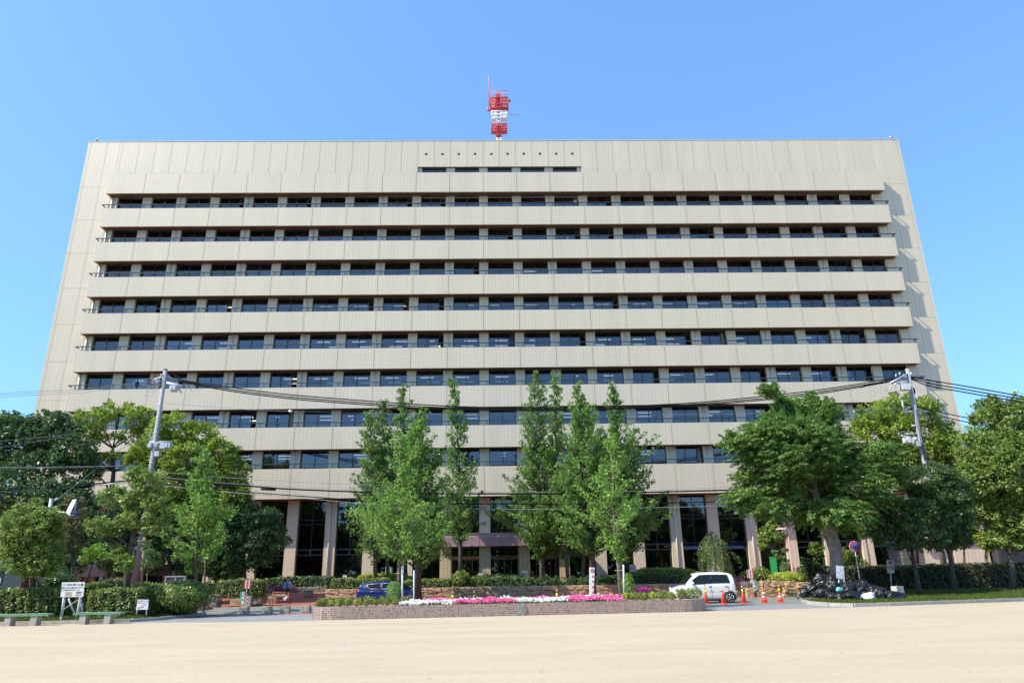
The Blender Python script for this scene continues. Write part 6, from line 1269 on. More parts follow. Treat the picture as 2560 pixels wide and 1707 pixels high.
q = P(393.5, 1134, 46.75); MB().box((q.x-.16, 46.62, q.z-.17), (q.x+.14, 47.02, q.z+.17)).build('equipment_box', BOXG, t)
xr_ = P(2307, 1150, 47.6).x; yr = 47.6
zt2 = P(2268, 922, yr).z; t2 = thing('utility_pole', 'grey concrete utility pole at right crowded with boxes above the zelkova', 'utility pole', (xr_, yr, 0)); bx_ = P(2307, 1150, yr).x
MB().tube([(bx_, yr, 0), (P(2268, 922, yr).x, yr, zt2)], [.20, .135], 14).build('pole', POLEM, t2); MB().tube([(P(2268, 922, yr).x, yr, zt2), (P(2268, 922, yr).x, yr, zt2+.05)], .137, 12).build('cap', WIRE, t2)
def C3(X, Y_): return (2180+X/5.6, 900+Y_/5.6)
def PC(X, Y_, d=yr): return P(*C3(X, Y_), d)
mb = MB(); mb.bar(PC(510, 185), PC(260, 320, yr-.8), .09).bar(PC(500, 240), PC(280, 330, yr-.7), .07).bar(PC(440, 200), PC(520, 300), .06).bar(PC(260, 320, yr-.8), PC(265, 345, yr-.8), .06); mb.build('crossarm', STEEL, t2)
mb = MB(); mb.bar(PC(420, 560, yr-.3), PC(450, 720, yr-.3), .08).bar(PC(430, 595, yr-.3), PC(495, 550), .07).bar(PC(450, 700, yr-.3), PC(560, 645), .08).bar(PC(450, 722, yr-.3), PC(780, 722, yr+.3), .08); mb.build('lower_bracket', STEEL, t2)
mb = MB(); mb.bar(PC(405, 1060, yr-.2), PC(560, 1075, yr), .07).bar(PC(480, 1030, yr), PC(650, 1035, yr), .06).bar(PC(560, 915), PC(640, 925), .1); mb.build('lower_crossarm', STEEL, t2)
q0, q1 = PC(390, 340, yr-.35), PC(520, 420, yr-.35); MB().box((q0.x, yr-.6, q1.z), (q1.x, yr-.15, q0.z)).tube([(q0.x-.1, yr-.4, q0.z+.06), (q1.x+.0, yr-.4, q0.z+.12)], [.06, .05]).build('switch_box', WHI, t2)
MB().tube([PC(300, 345, yr-.4), PC(490, 295, yr-.4)], [.05, .09], 8).build('switch_cover', BOXG, t2)
for X, Y_, m_ in ((335, 215, WHI), (387, 190, WHI), (250, 395, WHI), (545, 190, WHI), (275, 365, BOXG), (330, 380, BOXG)):
    q = PC(X, Y_, yr-.5); MB().tube([q-Vector((.03, 0, .10)), q, q+Vector((.02, 0, .1))], [.03, .055, .03], 8).build('insulator', m_, t2)
for X, Y_ in ((330, 445), (350, 465), (370, 485), (245, 280), (200, 305), (580, 245), (630, 250), (680, 245)):
    q = PC(X, Y_, yr-.4); MB().tube([q-Vector((.11, 0, .07 if X < 400 else 0)), q, q+Vector((.11, 0, .07 if X < 400 else 0))], [.03, .05, .03], 8).build('insulator', WIRE, t2)
for X, Y_, w, h in ((455, 1120, .12, .32), (510, 1115, .2, .4), (555, 1130, .14, .34), (600, 1095, .12, .2), (640, 1170, .26, .36)):
    q = PC(X, Y_, yr-.25); MB().box((q.x-w/2, yr-.4, q.z-h/2), (q.x+w/2, yr-.1, q.z+h/2)).tube([(q.x, yr-.25, q.z-h/2-.08), (q.x, yr-.25, q.z-h/2)], .04).build('equipment_box', WHI if w < .25 else BOXG, t2)
mb = MB(); mb.ball(PC(580, 430, yr+.1), .16, 0, 8, 6, (.8, .8, 1.7)).ball(PC(600, 665, yr), .14, 0, 8, 6, (1.3, .8, 1.)); mb.build('cable_coil', WIRE, t2)
for s in (-.05, 0, .05, .10): MB().tube([PC(600+s*200, 690, yr-.15), PC(640+s*300, 900, yr-.17), PC(690+s*200, 1150, yr-.19), PC(740+s*200, 1390, yr-.2)], .022, 6).build('riser_cable', WIREG if s != .10 else WIRE, t2)
bp_ = GX(347.5, 46.49, 0); t = thing('brown_support_pole', 'thinner brown pole standing against the left utility pole', 'pole', bp_)
MB().tube([bp_, P(362, 1343, 46.49)], [.10, .08], 10).build('post', mat('brown_wood_pole', (.27, .20, .14), .8, var=.15, scale=5), t); q = P(352, 1351, 46.49); MB().bar(q+Vector((-.35, .2, 0)), q+Vector((.2, -.08, 0)), .05).build('band', STEEL, t)
# pedestrian crossing sign
t = thing('pedestrian_crossing_sign', 'blue and white triangular box sign with walking figure on an arm at left', 'sign', (P(128, 1300, 35).x, 35, 0))
MB().tube([(P(129, 1290, 35).x+.02, 35, 0), P(128.5, 1248, 35)], [.09, .08], 10).tube([P(128.5, 1248, 35), P(128.5, 1246.5, 35)], .085).build('pole', STEEL, t)
MB().tube([P(133, 1275, 35), P(152, 1279.5, 34.7), P(172, 1283, 34.4)], .035, 8).build('arm', STEEL, t); MB().ball(P(151, 1281, 34.7), .07).build('joint', BOXG, t)
def SP(X, Y_, d): return P(100+X/7.843, 1220+Y_/7.843, d)
f = [SP(715, 215, 34.0), SP(752, 470, 34.9), SP(742, 568, 34.9), SP(580, 545, 33.9), SP(580, 500, 33.9)]
bk_ = [SP(640, 225, 34.5), SP(522, 440, 34.5), SP(520, 465, 34.5)]
mb = MB().add([f[0], f[1], f[2], f[3], f[4]], [(4, 3, 2, 1, 0)], 0).add([f[0], f[4], bk_[1], bk_[0]], [(0, 1, 2, 3)], 1).add([f[4], f[3], bk_[2]+Vector((0, 0, -.03)), bk_[1]], [(0, 1, 2, 3)], 1).add([f[3], f[2], SP(700, 575, 35.4), bk_[2]], [(0, 1, 2, 3)], 1).add([bk_[0], bk_[1], bk_[2], SP(700, 575, 35.4), SP(735, 470, 35.4)], [(0, 1, 2, 3, 4)], 0).add([f[0], bk_[0], SP(735, 470, 35.4), f[1]], [(0, 1, 2, 3)], 1).add([f[1], SP(735, 470, 35.4), SP(700, 575, 35.4), f[2]], [(0, 1, 2, 3)], 1)
mb.build('sign_box', [mat('sign_deep_blue', (.02, .05, .36), .4), WHITE], t)
cen = (f[0]+f[1]+f[3])/3; nn = (f[1]-f[0]).cross(f[3]-f[0]).normalized(); nn = nn if nn.y < 0 else -nn
def on(X, Y_):
    r_ = Vector(ray(100+X/7.843, 1220+Y_/7.843)); o_ = Vector(_C); k = (cen-o_).dot(nn)/r_.dot(nn); return o_+r_*k+nn*.012
mb = MB()
for a, b, w in (((700, 290), (685, 400), .075), ((685, 400), (640, 495), .05), ((690, 400), (692, 505), .05), ((690, 330), (655, 385), .03), ((700, 320), (718, 380), .03)): mb.bar(on(*a), on(*b), w)
mb.ball(on(705, 275), .045, 0, 8, 6); mb.bar(on(590, 517), on(728, 535), .055).bar(on(615, 455), on(632, 458), .04).bar(on(706, 468), on(730, 472), .04)
mb.bar(on(712, 245), on(748, 470), .018).bar(on(748, 470), on(740, 550), .018).bar(on(585, 532), on(740, 552), .018).bar(on(588, 505), on(706, 255), .018)
mb.build('pictogram', T_WHITE, t)
# ------------------------------------------------------------------ cables
def far(px, Y): return Y*1.306+max(0., (px-1000)/1300)*1.85
def cable(label, pts, r=.018, m=WIRE, group=None, deps=None, closures=()):
    w = []
    for i, (px, py, Y) in enumerate(pts): w.append(P(px, py, far(px, Y)))
    # smooth through the points
    sm = []
    n = len(w)
    for i in range(n-1):
        p0, p1, p2, p3 = w[max(i-1, 0)], w[i], w[i+1], w[min(i+2, n-1)]
        for k in range(6):
            t = k/6; sm.append(.5*((2*p1)+(-p0+p2)*t+(2*p0-5*p1+4*p2-p3)*t*t+(-p0+3*p1-3*p2+p3)*t**3))
    sm.append(w[-1]); o_ = w[0]
    t = thing('overhead_cable', label, 'cable', o_, group); MB().tube(sm, r*(2.1 if m is WIRE else 1.4), 5).build('strand', m, t)
    for a, b, Y, rr, mm_ in closures: MB().tube([P(*a, far(a[0], Y)), P(*b, far(b[0], Y))], rr*1.25, 8).build('cable_closure', mm_, t)
    return t
CG = 'overhead cables between the two utility poles'
for i, (o, lab) in enumerate(((0, 'topmost of the three thick cables sagging from pole to pole'), (5, 'middle thick cable of the three sagging from pole to pole'), (9, 'lowest thick cable of the three sagging from pole to pole'))):
    cl = [((455+i*6, 951+o*.6), (470+i*6, 952.5+o*.6), 36.2, .045, WIRE), ((484+i*4, 955+o*.7), (496+i*4, 957+o*.7), 36.2, .04, WIRE), ((2195-i*14, 957+o*.6), (2207-i*14, 955+o*.6), 35.1, .045, WIRE), ((2170-i*10, 961.5+o*.7), (2180-i*10, 960+o*.7), 35.1, .04, WIRE)]
    cable(lab, [(445, 949+o*.5, 36.2), (560, 966+o, 36.), (700, 984+o*1.1, 35.8), (850, 997+o*1.1, 35.6), (1030, 1010+o, 35.5), (1211, 1018+o*.8, 35.5), (1450, 1018+o*.8, 35.4), (1700, 1009+o*.7, 35.3), (1900, 991.5+o, 35.2), (2060, 973+o, 35.1), (2232, 946+o*.8, 35.0)], .020, WIRE, CG, closures=cl)
cable('thin grey wire with a white ball, running level just below the thick cables', [(413, 1008, 36), (600, 1022.5, 36), (725, 1027.7, 36), (1000, 1034, 35.8), (1211, 1036.5, 35.6), (1700, 1036, 35.4), (2000, 1030, 35.2), (2253, 1018.5, 35)], .009, WIREG, closures=[((722, 1027.4), (730, 1028), 36, .06, WHITE)])
for i, (o, lab) in enumerate(((0, 'upper power line leaving the right pole to the right frame edge'), (9, 'middle power line leaving the right pole to the right frame edge'), (17, 'lower power line leaving the right pole to the right frame edge'))):
    cable(lab, [(2276, 941+o*.3, 35), (2320, 950+o*.8, 34.5), (2400, 963+o*.9, 33.6), (2480, 977+o*.9, 32.6), (2600, 999+o*.7, 31)], .02, WIRE, closures=[((2316, 949.5+o*.8), (2326, 951+o*.8), 34.5, .045, WIRE), ((2340, 954+o*.85), (2349, 955.5+o*.85), 34.3, .045, WIRE)])
for i, (a, b, lab) in enumerate(((1013, 1041.5, 'thick black cable from the right pole into the massive camphor, uppermost'), (1023, 1052, 'black cable from the right pole into the massive camphor, middle'), (1036, 1063, 'grey black cable from the right pole into the massive camphor, lowest'))):
    cable(lab, [(2262, a-3, 35), (2330, a+12, 37), (2404, b, 40), (2480, b+14, 44)], .02 if i < 2 else .014, WIRE if i < 2 else WIREG)
for i, (y0, y1, lab) in enumerate(((979, 955, 'highest thin wire from the left pole to the left frame edge'), (983.5, 958, 'second thin wire from the left pole to the left frame edge'), (988.5, 963, 'lowest thin wire from the left pole to the left frame edge'))):
    cable(lab, [(-30, y0+9, 33), (60, y0, 34), (200, y0-7, 35), (343, y1+2, 35.8), (395, y1-7, 36)], .009, WIREG, closures=[((368, y1-3), (378, y1-5), 36, .045, WIRE), ((338, y1+2.5), (347, y1+1), 35.8, .04, WIRE)])
for i, (p, lab) in enumerate((([(-30, 1105, 33), (100, 1093, 34.5), (180, 1085, 35)], 'faint wire crossing the dark evergreen, upper'), ([(-30, 1121, 33), (60, 1109, 34), (180, 1088, 35.4)], 'faint wire crossing the dark evergreen, lower'))): cable(lab, p, .007, WIREG)
# slack jumper loops under the pole heads
for x0_, x1_, y0_, sg, Y in ((352, 398, 958, 22, 36), (366, 402, 962, 16, 36), (468, 500, 955, 26, 36.3), (474, 506, 957, 32, 36.3), (2186, 2226, 960, 22, 35), (2196, 2234, 958, 18, 35), (2284, 2318, 952, 26, 35), (2282, 2308, 950, 20, 35), (345, 400, 960, 30, 36)):
    Y = far(x0_, Y); mb = MB(); pts = [P(x0_+(x1_-x0_)*k/8, y0_+sg*(1-(k/4-1)**2), Y) for k in range(9)]
    mb.tube(pts, .007, 4).build('jumper_loop', WIREG, t2 if x0_ > 1000 else bpy.data.objects['utility_pole'])
SPB = ((241, 1170.5), (281, 1170.2))
cable('upper cable of the left span with a dark tubular closure before the pole', [(-30, 1168.5, 34), (120, 1167, 34.8), (241, 1165.5, 35.3), (352, 1163.5, 36)], .012, WIREG, closures=[(SPB[0], SPB[1], 35.4, .055, WIRE), ((289, 1170.5), (356, 1165), 35.7, .012, mat('green_cable', (.05, .32, .24), .5))])
cable('thin cable wound under the upper cable of the left span', [(-30, 1171, 34), (120, 1170, 34.8), (235, 1167, 35.3)], .008, WIREG)
for i, (o, r, m_, lab) in enumerate(((0, .02, WIRE, 'main black bundle of the lower left span'), (3, .012, WIREG, 'grey cable just under the black bundle of the lower left span'), (6.5, .012, WIREG, 'lowest grey cable of the lower left span'))):
    cable(lab, [(-30, 1225+o*.6, 34), (60, 1222+o, 34.4), (180, 1214.6+o, 35), (252, 1207.6+o*.8, 35.5), (320, 1200.6+o*.8, 35.9), (360, 1196+o, 36)], r, m_, closures=[((190, 1215.5), (226, 1214.5), 35, .08, WIRE), ((262, 1211), (294, 1207), 35.5, .035, WHI)] if i == 0 else ())
cable('green insulated guy wire slanting from the sign pole up to the left span', [(133, 1254, 26.8), (146, 1246.5, 27.2), (190, 1211, 31), (241, 1171, 35.6), (289, 1130.5, 36), (392, 1075, 36)], .012, mat('guy_green', (.10, .22, .17), .5), closures=[((137, 1249), (145, 1245), 27, .04, WHI)])
for i, (p, r, m_, cl, lab) in enumerate((
    ([(403, 1180, 36), (474, 1186, 36), (620, 1197, 35.9), (800, 1207, 35.8), (1000, 1214, 35.7)], .01, WIREG, (), 'thin comb wire highest of the lower cables right of the left pole'),
    ([(401, 1195, 36), (500, 1205.8, 36), (653, 1217, 35.9), (720, 1222, 35.8), (850, 1227.5, 35.7), (972, 1231.5, 35.6), (1211, 1234, 35.6), (1500, 1232.5, 35.4), (1700, 1228, 35.3), (2000, 1218, 35.2), (2306, 1196, 35)], .024, WIRE, [((653, 1222), (689, 1223.5), 35.8, .06, WIRE), ((1075, 1232.5), (1110, 1234), 35.6, .045, WIRE), ((1478, 1231.8), (1502, 1231.5), 35.4, .05, WIRE)], 'thick black telephone cable with closures crossing the tree crowns'),
    ([(400, 1192, 36), (500, 1202, 36), (653, 1213, 35.9), (850, 1222, 35.7), (1211, 1229.5, 35.6), (1500, 1228, 35.4), (1700, 1223, 35.3), (2306, 1190, 35)], .009, WIREG, (), 'thin messenger wire riding above the thick telephone cable'),
    ([(402, 1210, 36), (551, 1224, 35.9), (719, 1237.5, 35.8), (941, 1252, 35.6), (1139, 1258.5, 35.5), (1450, 1259, 35.4), (1700, 1256, 35.3), (2000, 1247, 35.2), (2308, 1232, 35)], .016, WIRE, (), 'black cable below the thick telephone cable'),
    ([(402, 1213, 36), (557, 1229, 35.9), (719, 1241.5, 35.8), (931, 1260, 35.6), (1211, 1272, 35.5), (1450, 1271.5, 35.4), (1700, 1267, 35.3), (2000, 1258, 35.2), (2308, 1243, 35)], .013, WIREG, [((1062, 1266.5), (1098, 1269), 35.5, .04, WIRE)], 'lowest grey cable crossing the tree crowns'))):
    cable(lab, p, r, m_, CG, closures=cl)
# ------------------------------------------------------------------ cars
def car(root_loc, rz, L, Wd, Hh, paint, label, kind, name='parked_car'):
    t = thing(name, label, 'car', (0, 0, 0), None); hw = Wd/2
    if kind == 'kei':
        low = [(-.5, .34, .82, .86), (-.492, .24, 1.0, .95), (-.44, .20, 1.03, .99), (-.2, .19, 1.02, 1.), (.15, .19, 1.0, 1.), (.28, .19, .98, .985), (.37, .22, .90, .94), (.44, .26, .80, .86), (.482, .34, .66, .74), (.5, .42, .54, .64)]
        gh = [(-.488, .98, 1.16, .84), (-.47, .98, 1.46, .83), (-.43, .98, 1.56, .83), (-.30, .98, 1.61, .84), (0, .98, 1.61, .84), (.10, .97, 1.57, .83), (.16, .97, 1.47, .82), (.24, .96, 1.24, .80), (.315, .95, .97, .78)]
        side = [((-.40, 1.06), (-.37, 1.46), (-.115, 1.48), (-.105, 1.04)), ((-.095, 1.04), (-.105, 1.48), (.07, 1.465), (.19, 1.21), (.205, 1.0))]
        wb = (.365, -.375); wr = .285; ws = ((.318, .985), (.163, 1.47)); zh = .0
    else:
        low = [(-.5, .40, .72, .84), (-.49, .26, .90, .93), (-.44, .20, .95, .98), (-.2, .18, .94, 1.), (.1, .18, .91, 1.), (.25, .18, .88, .99), (.36, .2, .80, .95), (.44, .22, .72, .87), (.485, .3, .62, .76), (.5, .36, .55, .66)]
        gh = [(-.47, .88, 1.0, .82), (-.455, .88, 1.25, .80), (-.40, .88, 1.34, .80), (-.25, .9, 1.43, .82), (-.05, .9, 1.445, .83), (.05, .9, 1.42, .82), (.12, .89, 1.31, .80), (.22, .87, 1.08, .78), (.31, .84, .86, .76)]
        side = [((-.385, 1.14), (-.345, 1.22), (-.30, .98)), ((-.29, .97), (-.335, 1.24), (-.12, 1.30), (-.115, .955)), ((-.105, .955), (-.108, 1.30), (.03, 1.29), (.20, .99), (.21, .93))]
        wb = (.335, -.315); wr = .30; ws = ((.315, .87), (.13, 1.31)); zh = 0
    def shell(st, lower):
        v = []; f = []; n = 0
        for x, zb, ztp, k in st:
            w = hw*k; X = x*L
            ring = [(w*.88, zb), (w*.97, zb+.06), (w, zb+(ztp-zb)*.3), (w, zb+(ztp-zb)*.75), (w*.975, ztp-.05), (w*.93, ztp-.01), (w*.5, ztp+.015), (0, ztp+.02)] if lower else [(hw*.955, zb), (hw*.95, zb+.03), (hw*.93-(ztp-zb)*.10, zb+(ztp-zb)*.5), (hw*.93-(ztp-zb)*.2, ztp-.06), (hw*.86-(ztp-zb)*.2, ztp-.015), (hw*.4, ztp+.012), (0, ztp+.018)]
            if not lower: ring = [(min(a, w*1.13), z) for a, z in ring]
            full = [(X, -a, z) for a, z in ring]+[(X, a, z) for a, z in ring[-2::-1]]; n = len(full); v += full
        for i in range(len(st)-1):
            for j in range(n-1): a = i*n+j; f.append((a, a+1, a+n+1, a+n))
        f.append(tuple(range(n-1, -1, -1))); e = (len(st)-1)*n; f.append(tuple(e+j for j in range(n))); return v, f
    v, f = shell(low, True); mb = MB(); mb.add(v, f, 0, True); v, f = shell(gh, False); mb.add(v, f, 0, True)
    body = mb.build('body', paint, t)
    md = body.modifiers.new('s', 'SUBSURF'); md.levels = 1; md.render_levels = 1
    def ysd(z, zb=.95): return hw*.955-(z-zb)*.165*1.2+.012
    for s in (-1, 1):
        for pl_ in side:
            mb = MB(); pts = [(x*L, s*ysd(z), z) for x, z in pl_]; pin = [(x*L, s*(ysd(z)-.02), z) for x, z in pl_]; n = len(pts)
            mb.add(pts, [tuple(range(n)) if s < 0 else tuple(range(n-1, -1, -1))]); mb.build('side_window', CARW, t)
            mb = MB(); 
            for i in range(n): mb.bar(pts[i], pts[(i+1) % n], .022)
            mb.build('window_trim', T_BLACK if kind == 'kei' else STEEL, t)
        # lamps, mirror, handles
        fx = L*(.452 if kind == 'kei' else .43); 
        mb = MB()
        if kind == 'kei': mb.ball((L*.452, s*hw*.80, .74), .11, 0, 10, 7, (.8, .6, 1)); 
        else: mb.ball((L*.43, s*hw*.86, .71), .15, 0, 10, 7, (1.5, .45, .45))
        mb.build('headlight', mat('headlamp_glass', (.55, .6, .65), .1, metal=.3), t)
        mb = MB(); mb.ball((-L*.487, s*hw*.86, .86 if kind == 'kei' else .83), .12, 0, 8, 6, (.5, .5, 1.4)).build('tail_light', mat('tail_red', (.5, .02, .02), .2), t)
        mx = L*(.20 if kind == 'kei' else .21); mz = 1.02 if kind == 'kei' else .97
        mb = MB(); mb.ball((mx, s*(hw+.09), mz+.04), .11, 0, 10, 7, (.6, .9, .8)).bar((mx, s*(hw-.06), mz), (mx, s*(hw+.04), mz), .04).build('wing_mirror', paint, t)
        for dx in ((-.34, -.09) if kind == 'kei' else (-.27, -.055)):
            MB().bar((dx*L, s*(hw+.012), .80 if kind != 'kei' else .90), (dx*L+.17, s*(hw+.012), .80 if kind != 'kei' else .90), .028).build('door_handle', STEEL if kind != 'kei' else paint, t)
        sm = MB()
        for dx, z0, z1 in ((-.095, .25, .97), (.21, .3, .95), (-.36, .62, .97)): sm.box((dx*L-.005, s*(hw+.002)-.002, z0), (dx*L+.005, s*(hw+.002)+.002, z1))
        sm.box((-.36*L, s*(hw+.002)-.002, .245), (.21*L, s*(hw+.002)+.002, .252)); sm.build('door_seam', T_BLACK, t)
        for wx in wb:
            x = wx*L; y = s*(hw-.08)
            ar = MB(); n = 20; y1 = s*(hw+.006)
            pts = [(x+math.cos(a)*(wr+.07), y1, wr+math.sin(a)*(wr+.07)) for a in [math.pi*(-.12+1.24*k/n) for k in range(n+1)]]
            ar.add(pts, [tuple(range(len(pts))) if s < 0 else tuple(range(len(pts)-1, -1, -1))]); ar.build('wheel_arch', BLACK, t)
            w = MB(); w.tube([(x, y-s*.06, wr), (x, y-s*.05, wr), (x, y+s*.10, wr), (x, y+s*.115, wr)], [wr-.03, wr, wr, wr-.025], 24); wo = w.build('wheel', BLACK, t)
            rm = MB(); rm.disc((x, y+s*.118, wr), wr*.68, (0, s, 0), 24, 1, th=.01)
            for k in range(6 if kind == 'kei' else 5):
                a = 2*math.pi*k/(6 if kind == 'kei' else 5)+.3; rm.bar((x, y+s*.135, wr), (x+math.cos(a)*wr*.66, y+s*.128, wr+math.sin(a)*wr*.66), .035)
            for k in range(24):
                a = 2*math.pi*k/24; b = 2*math.pi*(k+1)/24; rm.bar((x+math.cos(a)*wr*.68, y+s*.128, wr+math.sin(a)*wr*.68), (x+math.cos(b)*wr*.68, y+s*.128, wr+math.sin(b)*wr*.68), .022)
            rm.disc((x, y+s*.14, wr), .05, (0, s, 0), 12, 0, th=.02); rm.build('rim', [mat('alloy_rim', (.55, .56, .58), .25, metal=.8), BLACK], wo, loc=WL[wo.name])
    # windscreen
    (xa, za), (xb, zb) = ws; w0, w1 = hw*.80, hw*.70; n_ = Vector((zb-za, 0, (xa-xb)*L)).normalized()*.02
    q = [Vector((xa*L, -w0, za)), Vector((xa*L, w0, za)), Vector((xb*L, w1, zb)), Vector((xb*L, -w1, zb))]; q = [p+Vector((.035, 0, .035)) for p in q]
    MB().add(q, [(0, 1, 2, 3)]).build('windscreen', CARW, t)
    MB().box((-L*.495-.012, -hw*.6, 1.06), (-L*.495-.002, hw*.6, 1.3)).build('rear_window', CARW, t) if kind == 'kei' else None
    MB().box((-.32*L, -hw*.92, .12), (.32*L, hw*.92, .24)).build('underbody', BLACK, t)
    pm_ = MB().box((L*.5-.01, -.17, .38), (L*.5+.01, .17, .54)).build('number_plate', WHITE, t)
    t.location = root_loc; t.rotation_euler = (0, 0, rz); return t
CARW = mat('tinted_car_window', (.012, .014, .015), .06, spec=.35)
PW = mat('pearl_white_paint', (.80, .79, .77), .25, coat=.6); PB = mat('deep_blue_paint', (.006, .018, .13), .2, coat=.8)
cl = GX(1612, 40.1); 
c0 = (P(1676.5, 1490, 40.0).x+P(1835.5, 1490, 40.0).x)/2
car((c0-.02, 40.0, .01), math.pi+.03, 3.40, 1.48, 1.61, PW, 'small boxy white car facing left behind the right end of the planter', 'kei').scale = (1, 1, .97)
b0 = (P(900.5, 1480, 45.9).x+P(1054, 1480, 45.9).x)/2
car((b0, 45.9, .03), -.03, 4.0, 1.70, 1.45, PB, 'deep blue hatchback facing right, half hidden by the left staked ginkgo', 'hatch').scale = (1, 1, .92)
# ------------------------------------------------------------------ security guard
def skin(name, pts, edges, radii, m, parent, loc, lv=2, kw=None):
    me = bpy.data.meshes.new(name); me.from_pydata(pts, edges, []); o = bpy.data.objects.new(name, me); fin(o, loc, parent)
    md = o.modifiers.new('skin', 'SKIN'); sv = me.skin_vertices[0].data if me.skin_vertices else None
    if sv is None:
        me.skin_vertices_new if False else None
    return o
def skin_obj(name, pts, edges, radii, m, parent, lv=2):
    me = bpy.data.meshes.new(name); me.from_pydata(pts, edges, []); o = bpy.data.objects.new(name, me); fin(o, WL[parent.name], parent)
    md = o.modifiers.new('skin', 'SKIN')
    dat = me.skin_vertices[0].data if len(me.skin_vertices) else me.attributes and me.skin_vertices[0].data
    for i, r in enumerate(radii): dat[i].radius = r if hasattr(r, '__len__') else (r, r)
    dat[0].use_root = True
    s = o.modifiers.new('sub', 'SUBSURF'); s.levels = lv; s.render_levels = lv
    me.materials.append(m)
    for p in me.polygons: p.use_smooth = True
    return o
gq = GX(716.5, 52.5, .024); g = thing('person', 'security guard in light blue shirt, white topped cap and face mask behind the barricade', 'person', gq)
SKN = mat('skin', (.42, .24, .17), .6); SHB = mat('light_blue_shirt', (.36, .58, .92), .8); TRN = mat('navy_trousers', (.012, .014, .03), .9); SHOE = BLACK
# body (one continuous surface): pelvis root, spine, neck, head, arms, legs
bp = [(0, 0, .95), (0, 0, 1.15), (0, .0, 1.36), (0, -.01, 1.50), (0, -.02, 1.60), (0, -.03, 1.72), (-.19, 0, 1.42), (-.27, -.02, 1.17), (-.22, -.17, 1.0), (-.19, -.24, .97), (.19, 0, 1.42), (.27, .0, 1.15), (.25, -.06, .92), (.24, -.08, .83), (-.1, 0, .88), (-.11, -.01, .50), (-.11, .02, .10), (-.12, -.12, .04), (.1, 0, .88), (.12, -.01, .50), (.13, .02, .10), (.15, -.12, .04)]
ed = [(0, 1), (1, 2), (2, 3), (3, 4), (4, 5), (2, 6), (6, 7), (7, 8), (8, 9), (2, 10), (10, 11), (11, 12), (12, 13), (0, 14), (14, 15), (15, 16), (16, 17), (0, 18), (18, 19), (19, 20), (20, 21)]
rd = [(.15, .11), (.14, .10), (.16, .11), .06, (.085, .10), (.078, .095), .065, .045, .035, .04, .065, .045, .035, .04, .09, .06, .045, .045, .09, .06, .045, .045]
skin_obj('body', bp, ed, rd, SKN, g)
skin_obj('shirt', [(0, 0, .98), (0, 0, 1.15), (0, 0, 1.36), (0, -.005, 1.47), (-.2, 0, 1.42), (-.275, -.02, 1.17), (-.225, -.15, 1.02), (.2, 0, 1.42), (.275, 0, 1.15), (.252, -.05, .96)], [(0, 1), (1, 2), (2, 3), (2, 4), (4, 5), (5, 6), (2, 7), (7, 8), (8, 9)], [(.18, .135), (.17, .13), (.185, .135), .085, .085, .066, .055, .085, .066, .055], SHB, g)
skin_obj('trousers', [(0, 0, 1.0), (0, 0, .9), (-.1, 0, .82), (-.11, -.01, .5), (-.11, .02, .12), (.1, 0, .82), (.12, -.01, .5), (.13, .02, .12)], [(0, 1), (1, 2), (2, 3), (3, 4), (1, 5), (5, 6), (6, 7)], [(.17, .13), (.17, .13), .115, .085, .075, .115, .085, .075], TRN, g)
gx, gy, gz = gq
hd = MB().ball((gx, gy-.03, gz+1.775), .115, 0, 12, 8, (1.02, 1.1, .5), ).tube([(gx, gy-.03, gz+1.715), (gx, gy-.03, gz+1.775)], .108, 14, 1)
hd.add([(gx-.09, gy-.10, gz+1.725), (gx+.09, gy-.10, gz+1.725), (gx+.06, gy-.19, gz+1.71), (gx-.06, gy-.19, gz+1.71)], [(0, 1, 2, 3)], 0).build('cap', [TRN, WHITE], g)
MB().ball((gx-.01, gy-.11, gz+1.605), .068, 0, 10, 7, (1, .6, .85)).build('face_mask', WHITE, g)
fc = MB(); [fc.ball((gx+s*.032, gy-.118, gz+1.675), .011, 0, 6, 5) for s in (-1, 1)]; fc.build('eye', T_BLACK, g); MB().ball((gx-.005, gy-.128, gz+1.645), .018, 0, 6, 5).build('nose', SKN, g)
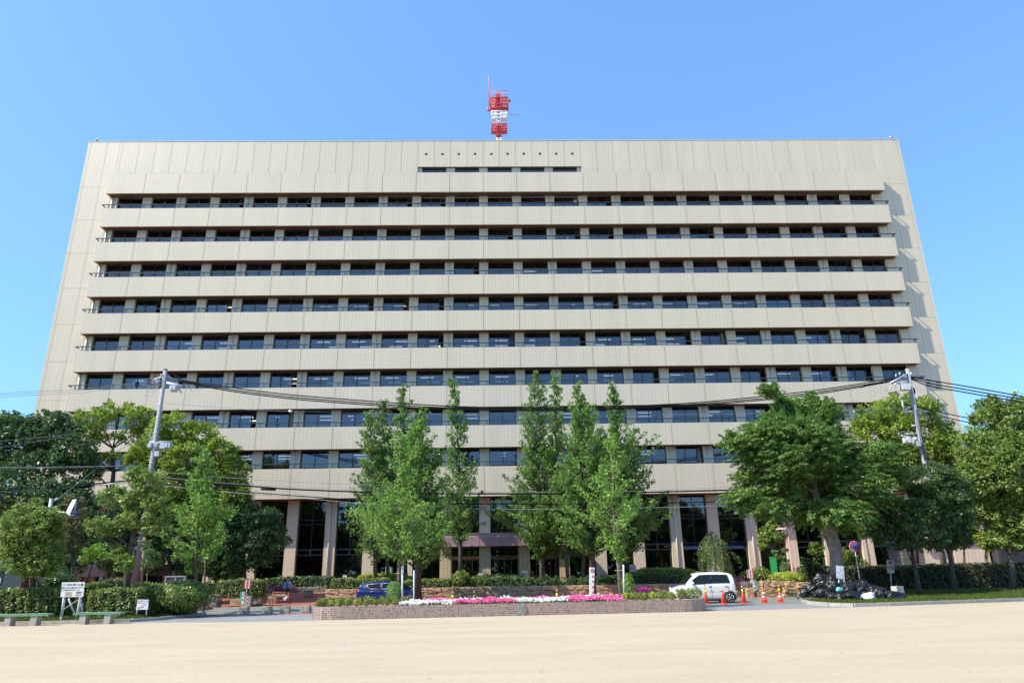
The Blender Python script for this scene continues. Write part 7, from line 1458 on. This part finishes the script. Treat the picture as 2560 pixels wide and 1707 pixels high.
hr = MB(); hr.ball((gx, gy+.02, gz+1.68), .088, 0, 10, 7, (1, 1, .8)).build('hair', T_BLACK, g)
MB().ball((gx-.09, gy-.03, gz+1.66), .02, 0, 6, 5).ball((gx+.09, gy-.03, gz+1.66), .02, 0, 6, 5).build('ear', SKN, g)
MB().add([(gx-.02, gy-.155, gz+1.46), (gx+.02, gy-.155, gz+1.46), (gx+.03, gy-.172, gz+1.08), (gx, gy-.176, gz+1.04), (gx-.03, gy-.172, gz+1.08)], [(0, 4, 3, 2, 1)]).build('tie', TRN, g)
MB().bar((gx-.17, gy-.12, gz+1.42), (gx+.08, gy-.165, gz+1.0), .025).bar((gx+.14, gy-.14, gz+1.33), (gx+.03, gy-.17, gz+1.25), .03).build('shoulder_strap', TRN, g)
MB().box((gx+.06, gy-.165, gz+1.28), (gx+.13, gy-.15, gz+1.36)).build('badge', mat('yellow_badge', (.5, .5, .1), .5), g)
for s, hx_, hy_, hz_ in ((-1, -.19, -.25, .965), (1, .24, -.085, .79)):
    fg = MB()
    for k in range(4): fx = hx_+(k-1.5)*.018; L_ = (.06, .07, .065, .05)[k]; fg.tube([(gx+fx, gy+hy_, gz+hz_), (gx+fx-.004, gy+hy_-.02, gz+hz_-L_*.6), (gx+fx, gy+hy_-.01, gz+hz_-L_)], [.010, .009, .007], 6)
    fg.tube([(gx+hx_-s*.03, gy+hy_, gz+hz_+.03), (gx+hx_-s*.055, gy+hy_-.02, gz+hz_-.01)], [.011, .008], 6); fg.build('finger', SKN, g)
for s, x in ((-1, -.12), (1, .15)): MB().ball((gx+x, gy-.07, gz+.045), .06, 0, 10, 6, (.8, 1.9, .8)).build('shoe', BLACK, g)
g.scale = (.9, .9, .9)
# small litter on the sand
for px, py, c_ in ((856, 1614, T_SKY),): 
    q = G(px, py, .006); o = MB().add([q, q+Vector((.07, .01, .012)), q+Vector((.06, .06, .03)), q+Vector((.0, .05, .01))], [(0, 1, 2, 3)]).build('litter', c_, label='tiny blue scrap lying on the open sand', cat='litter', loc=q)
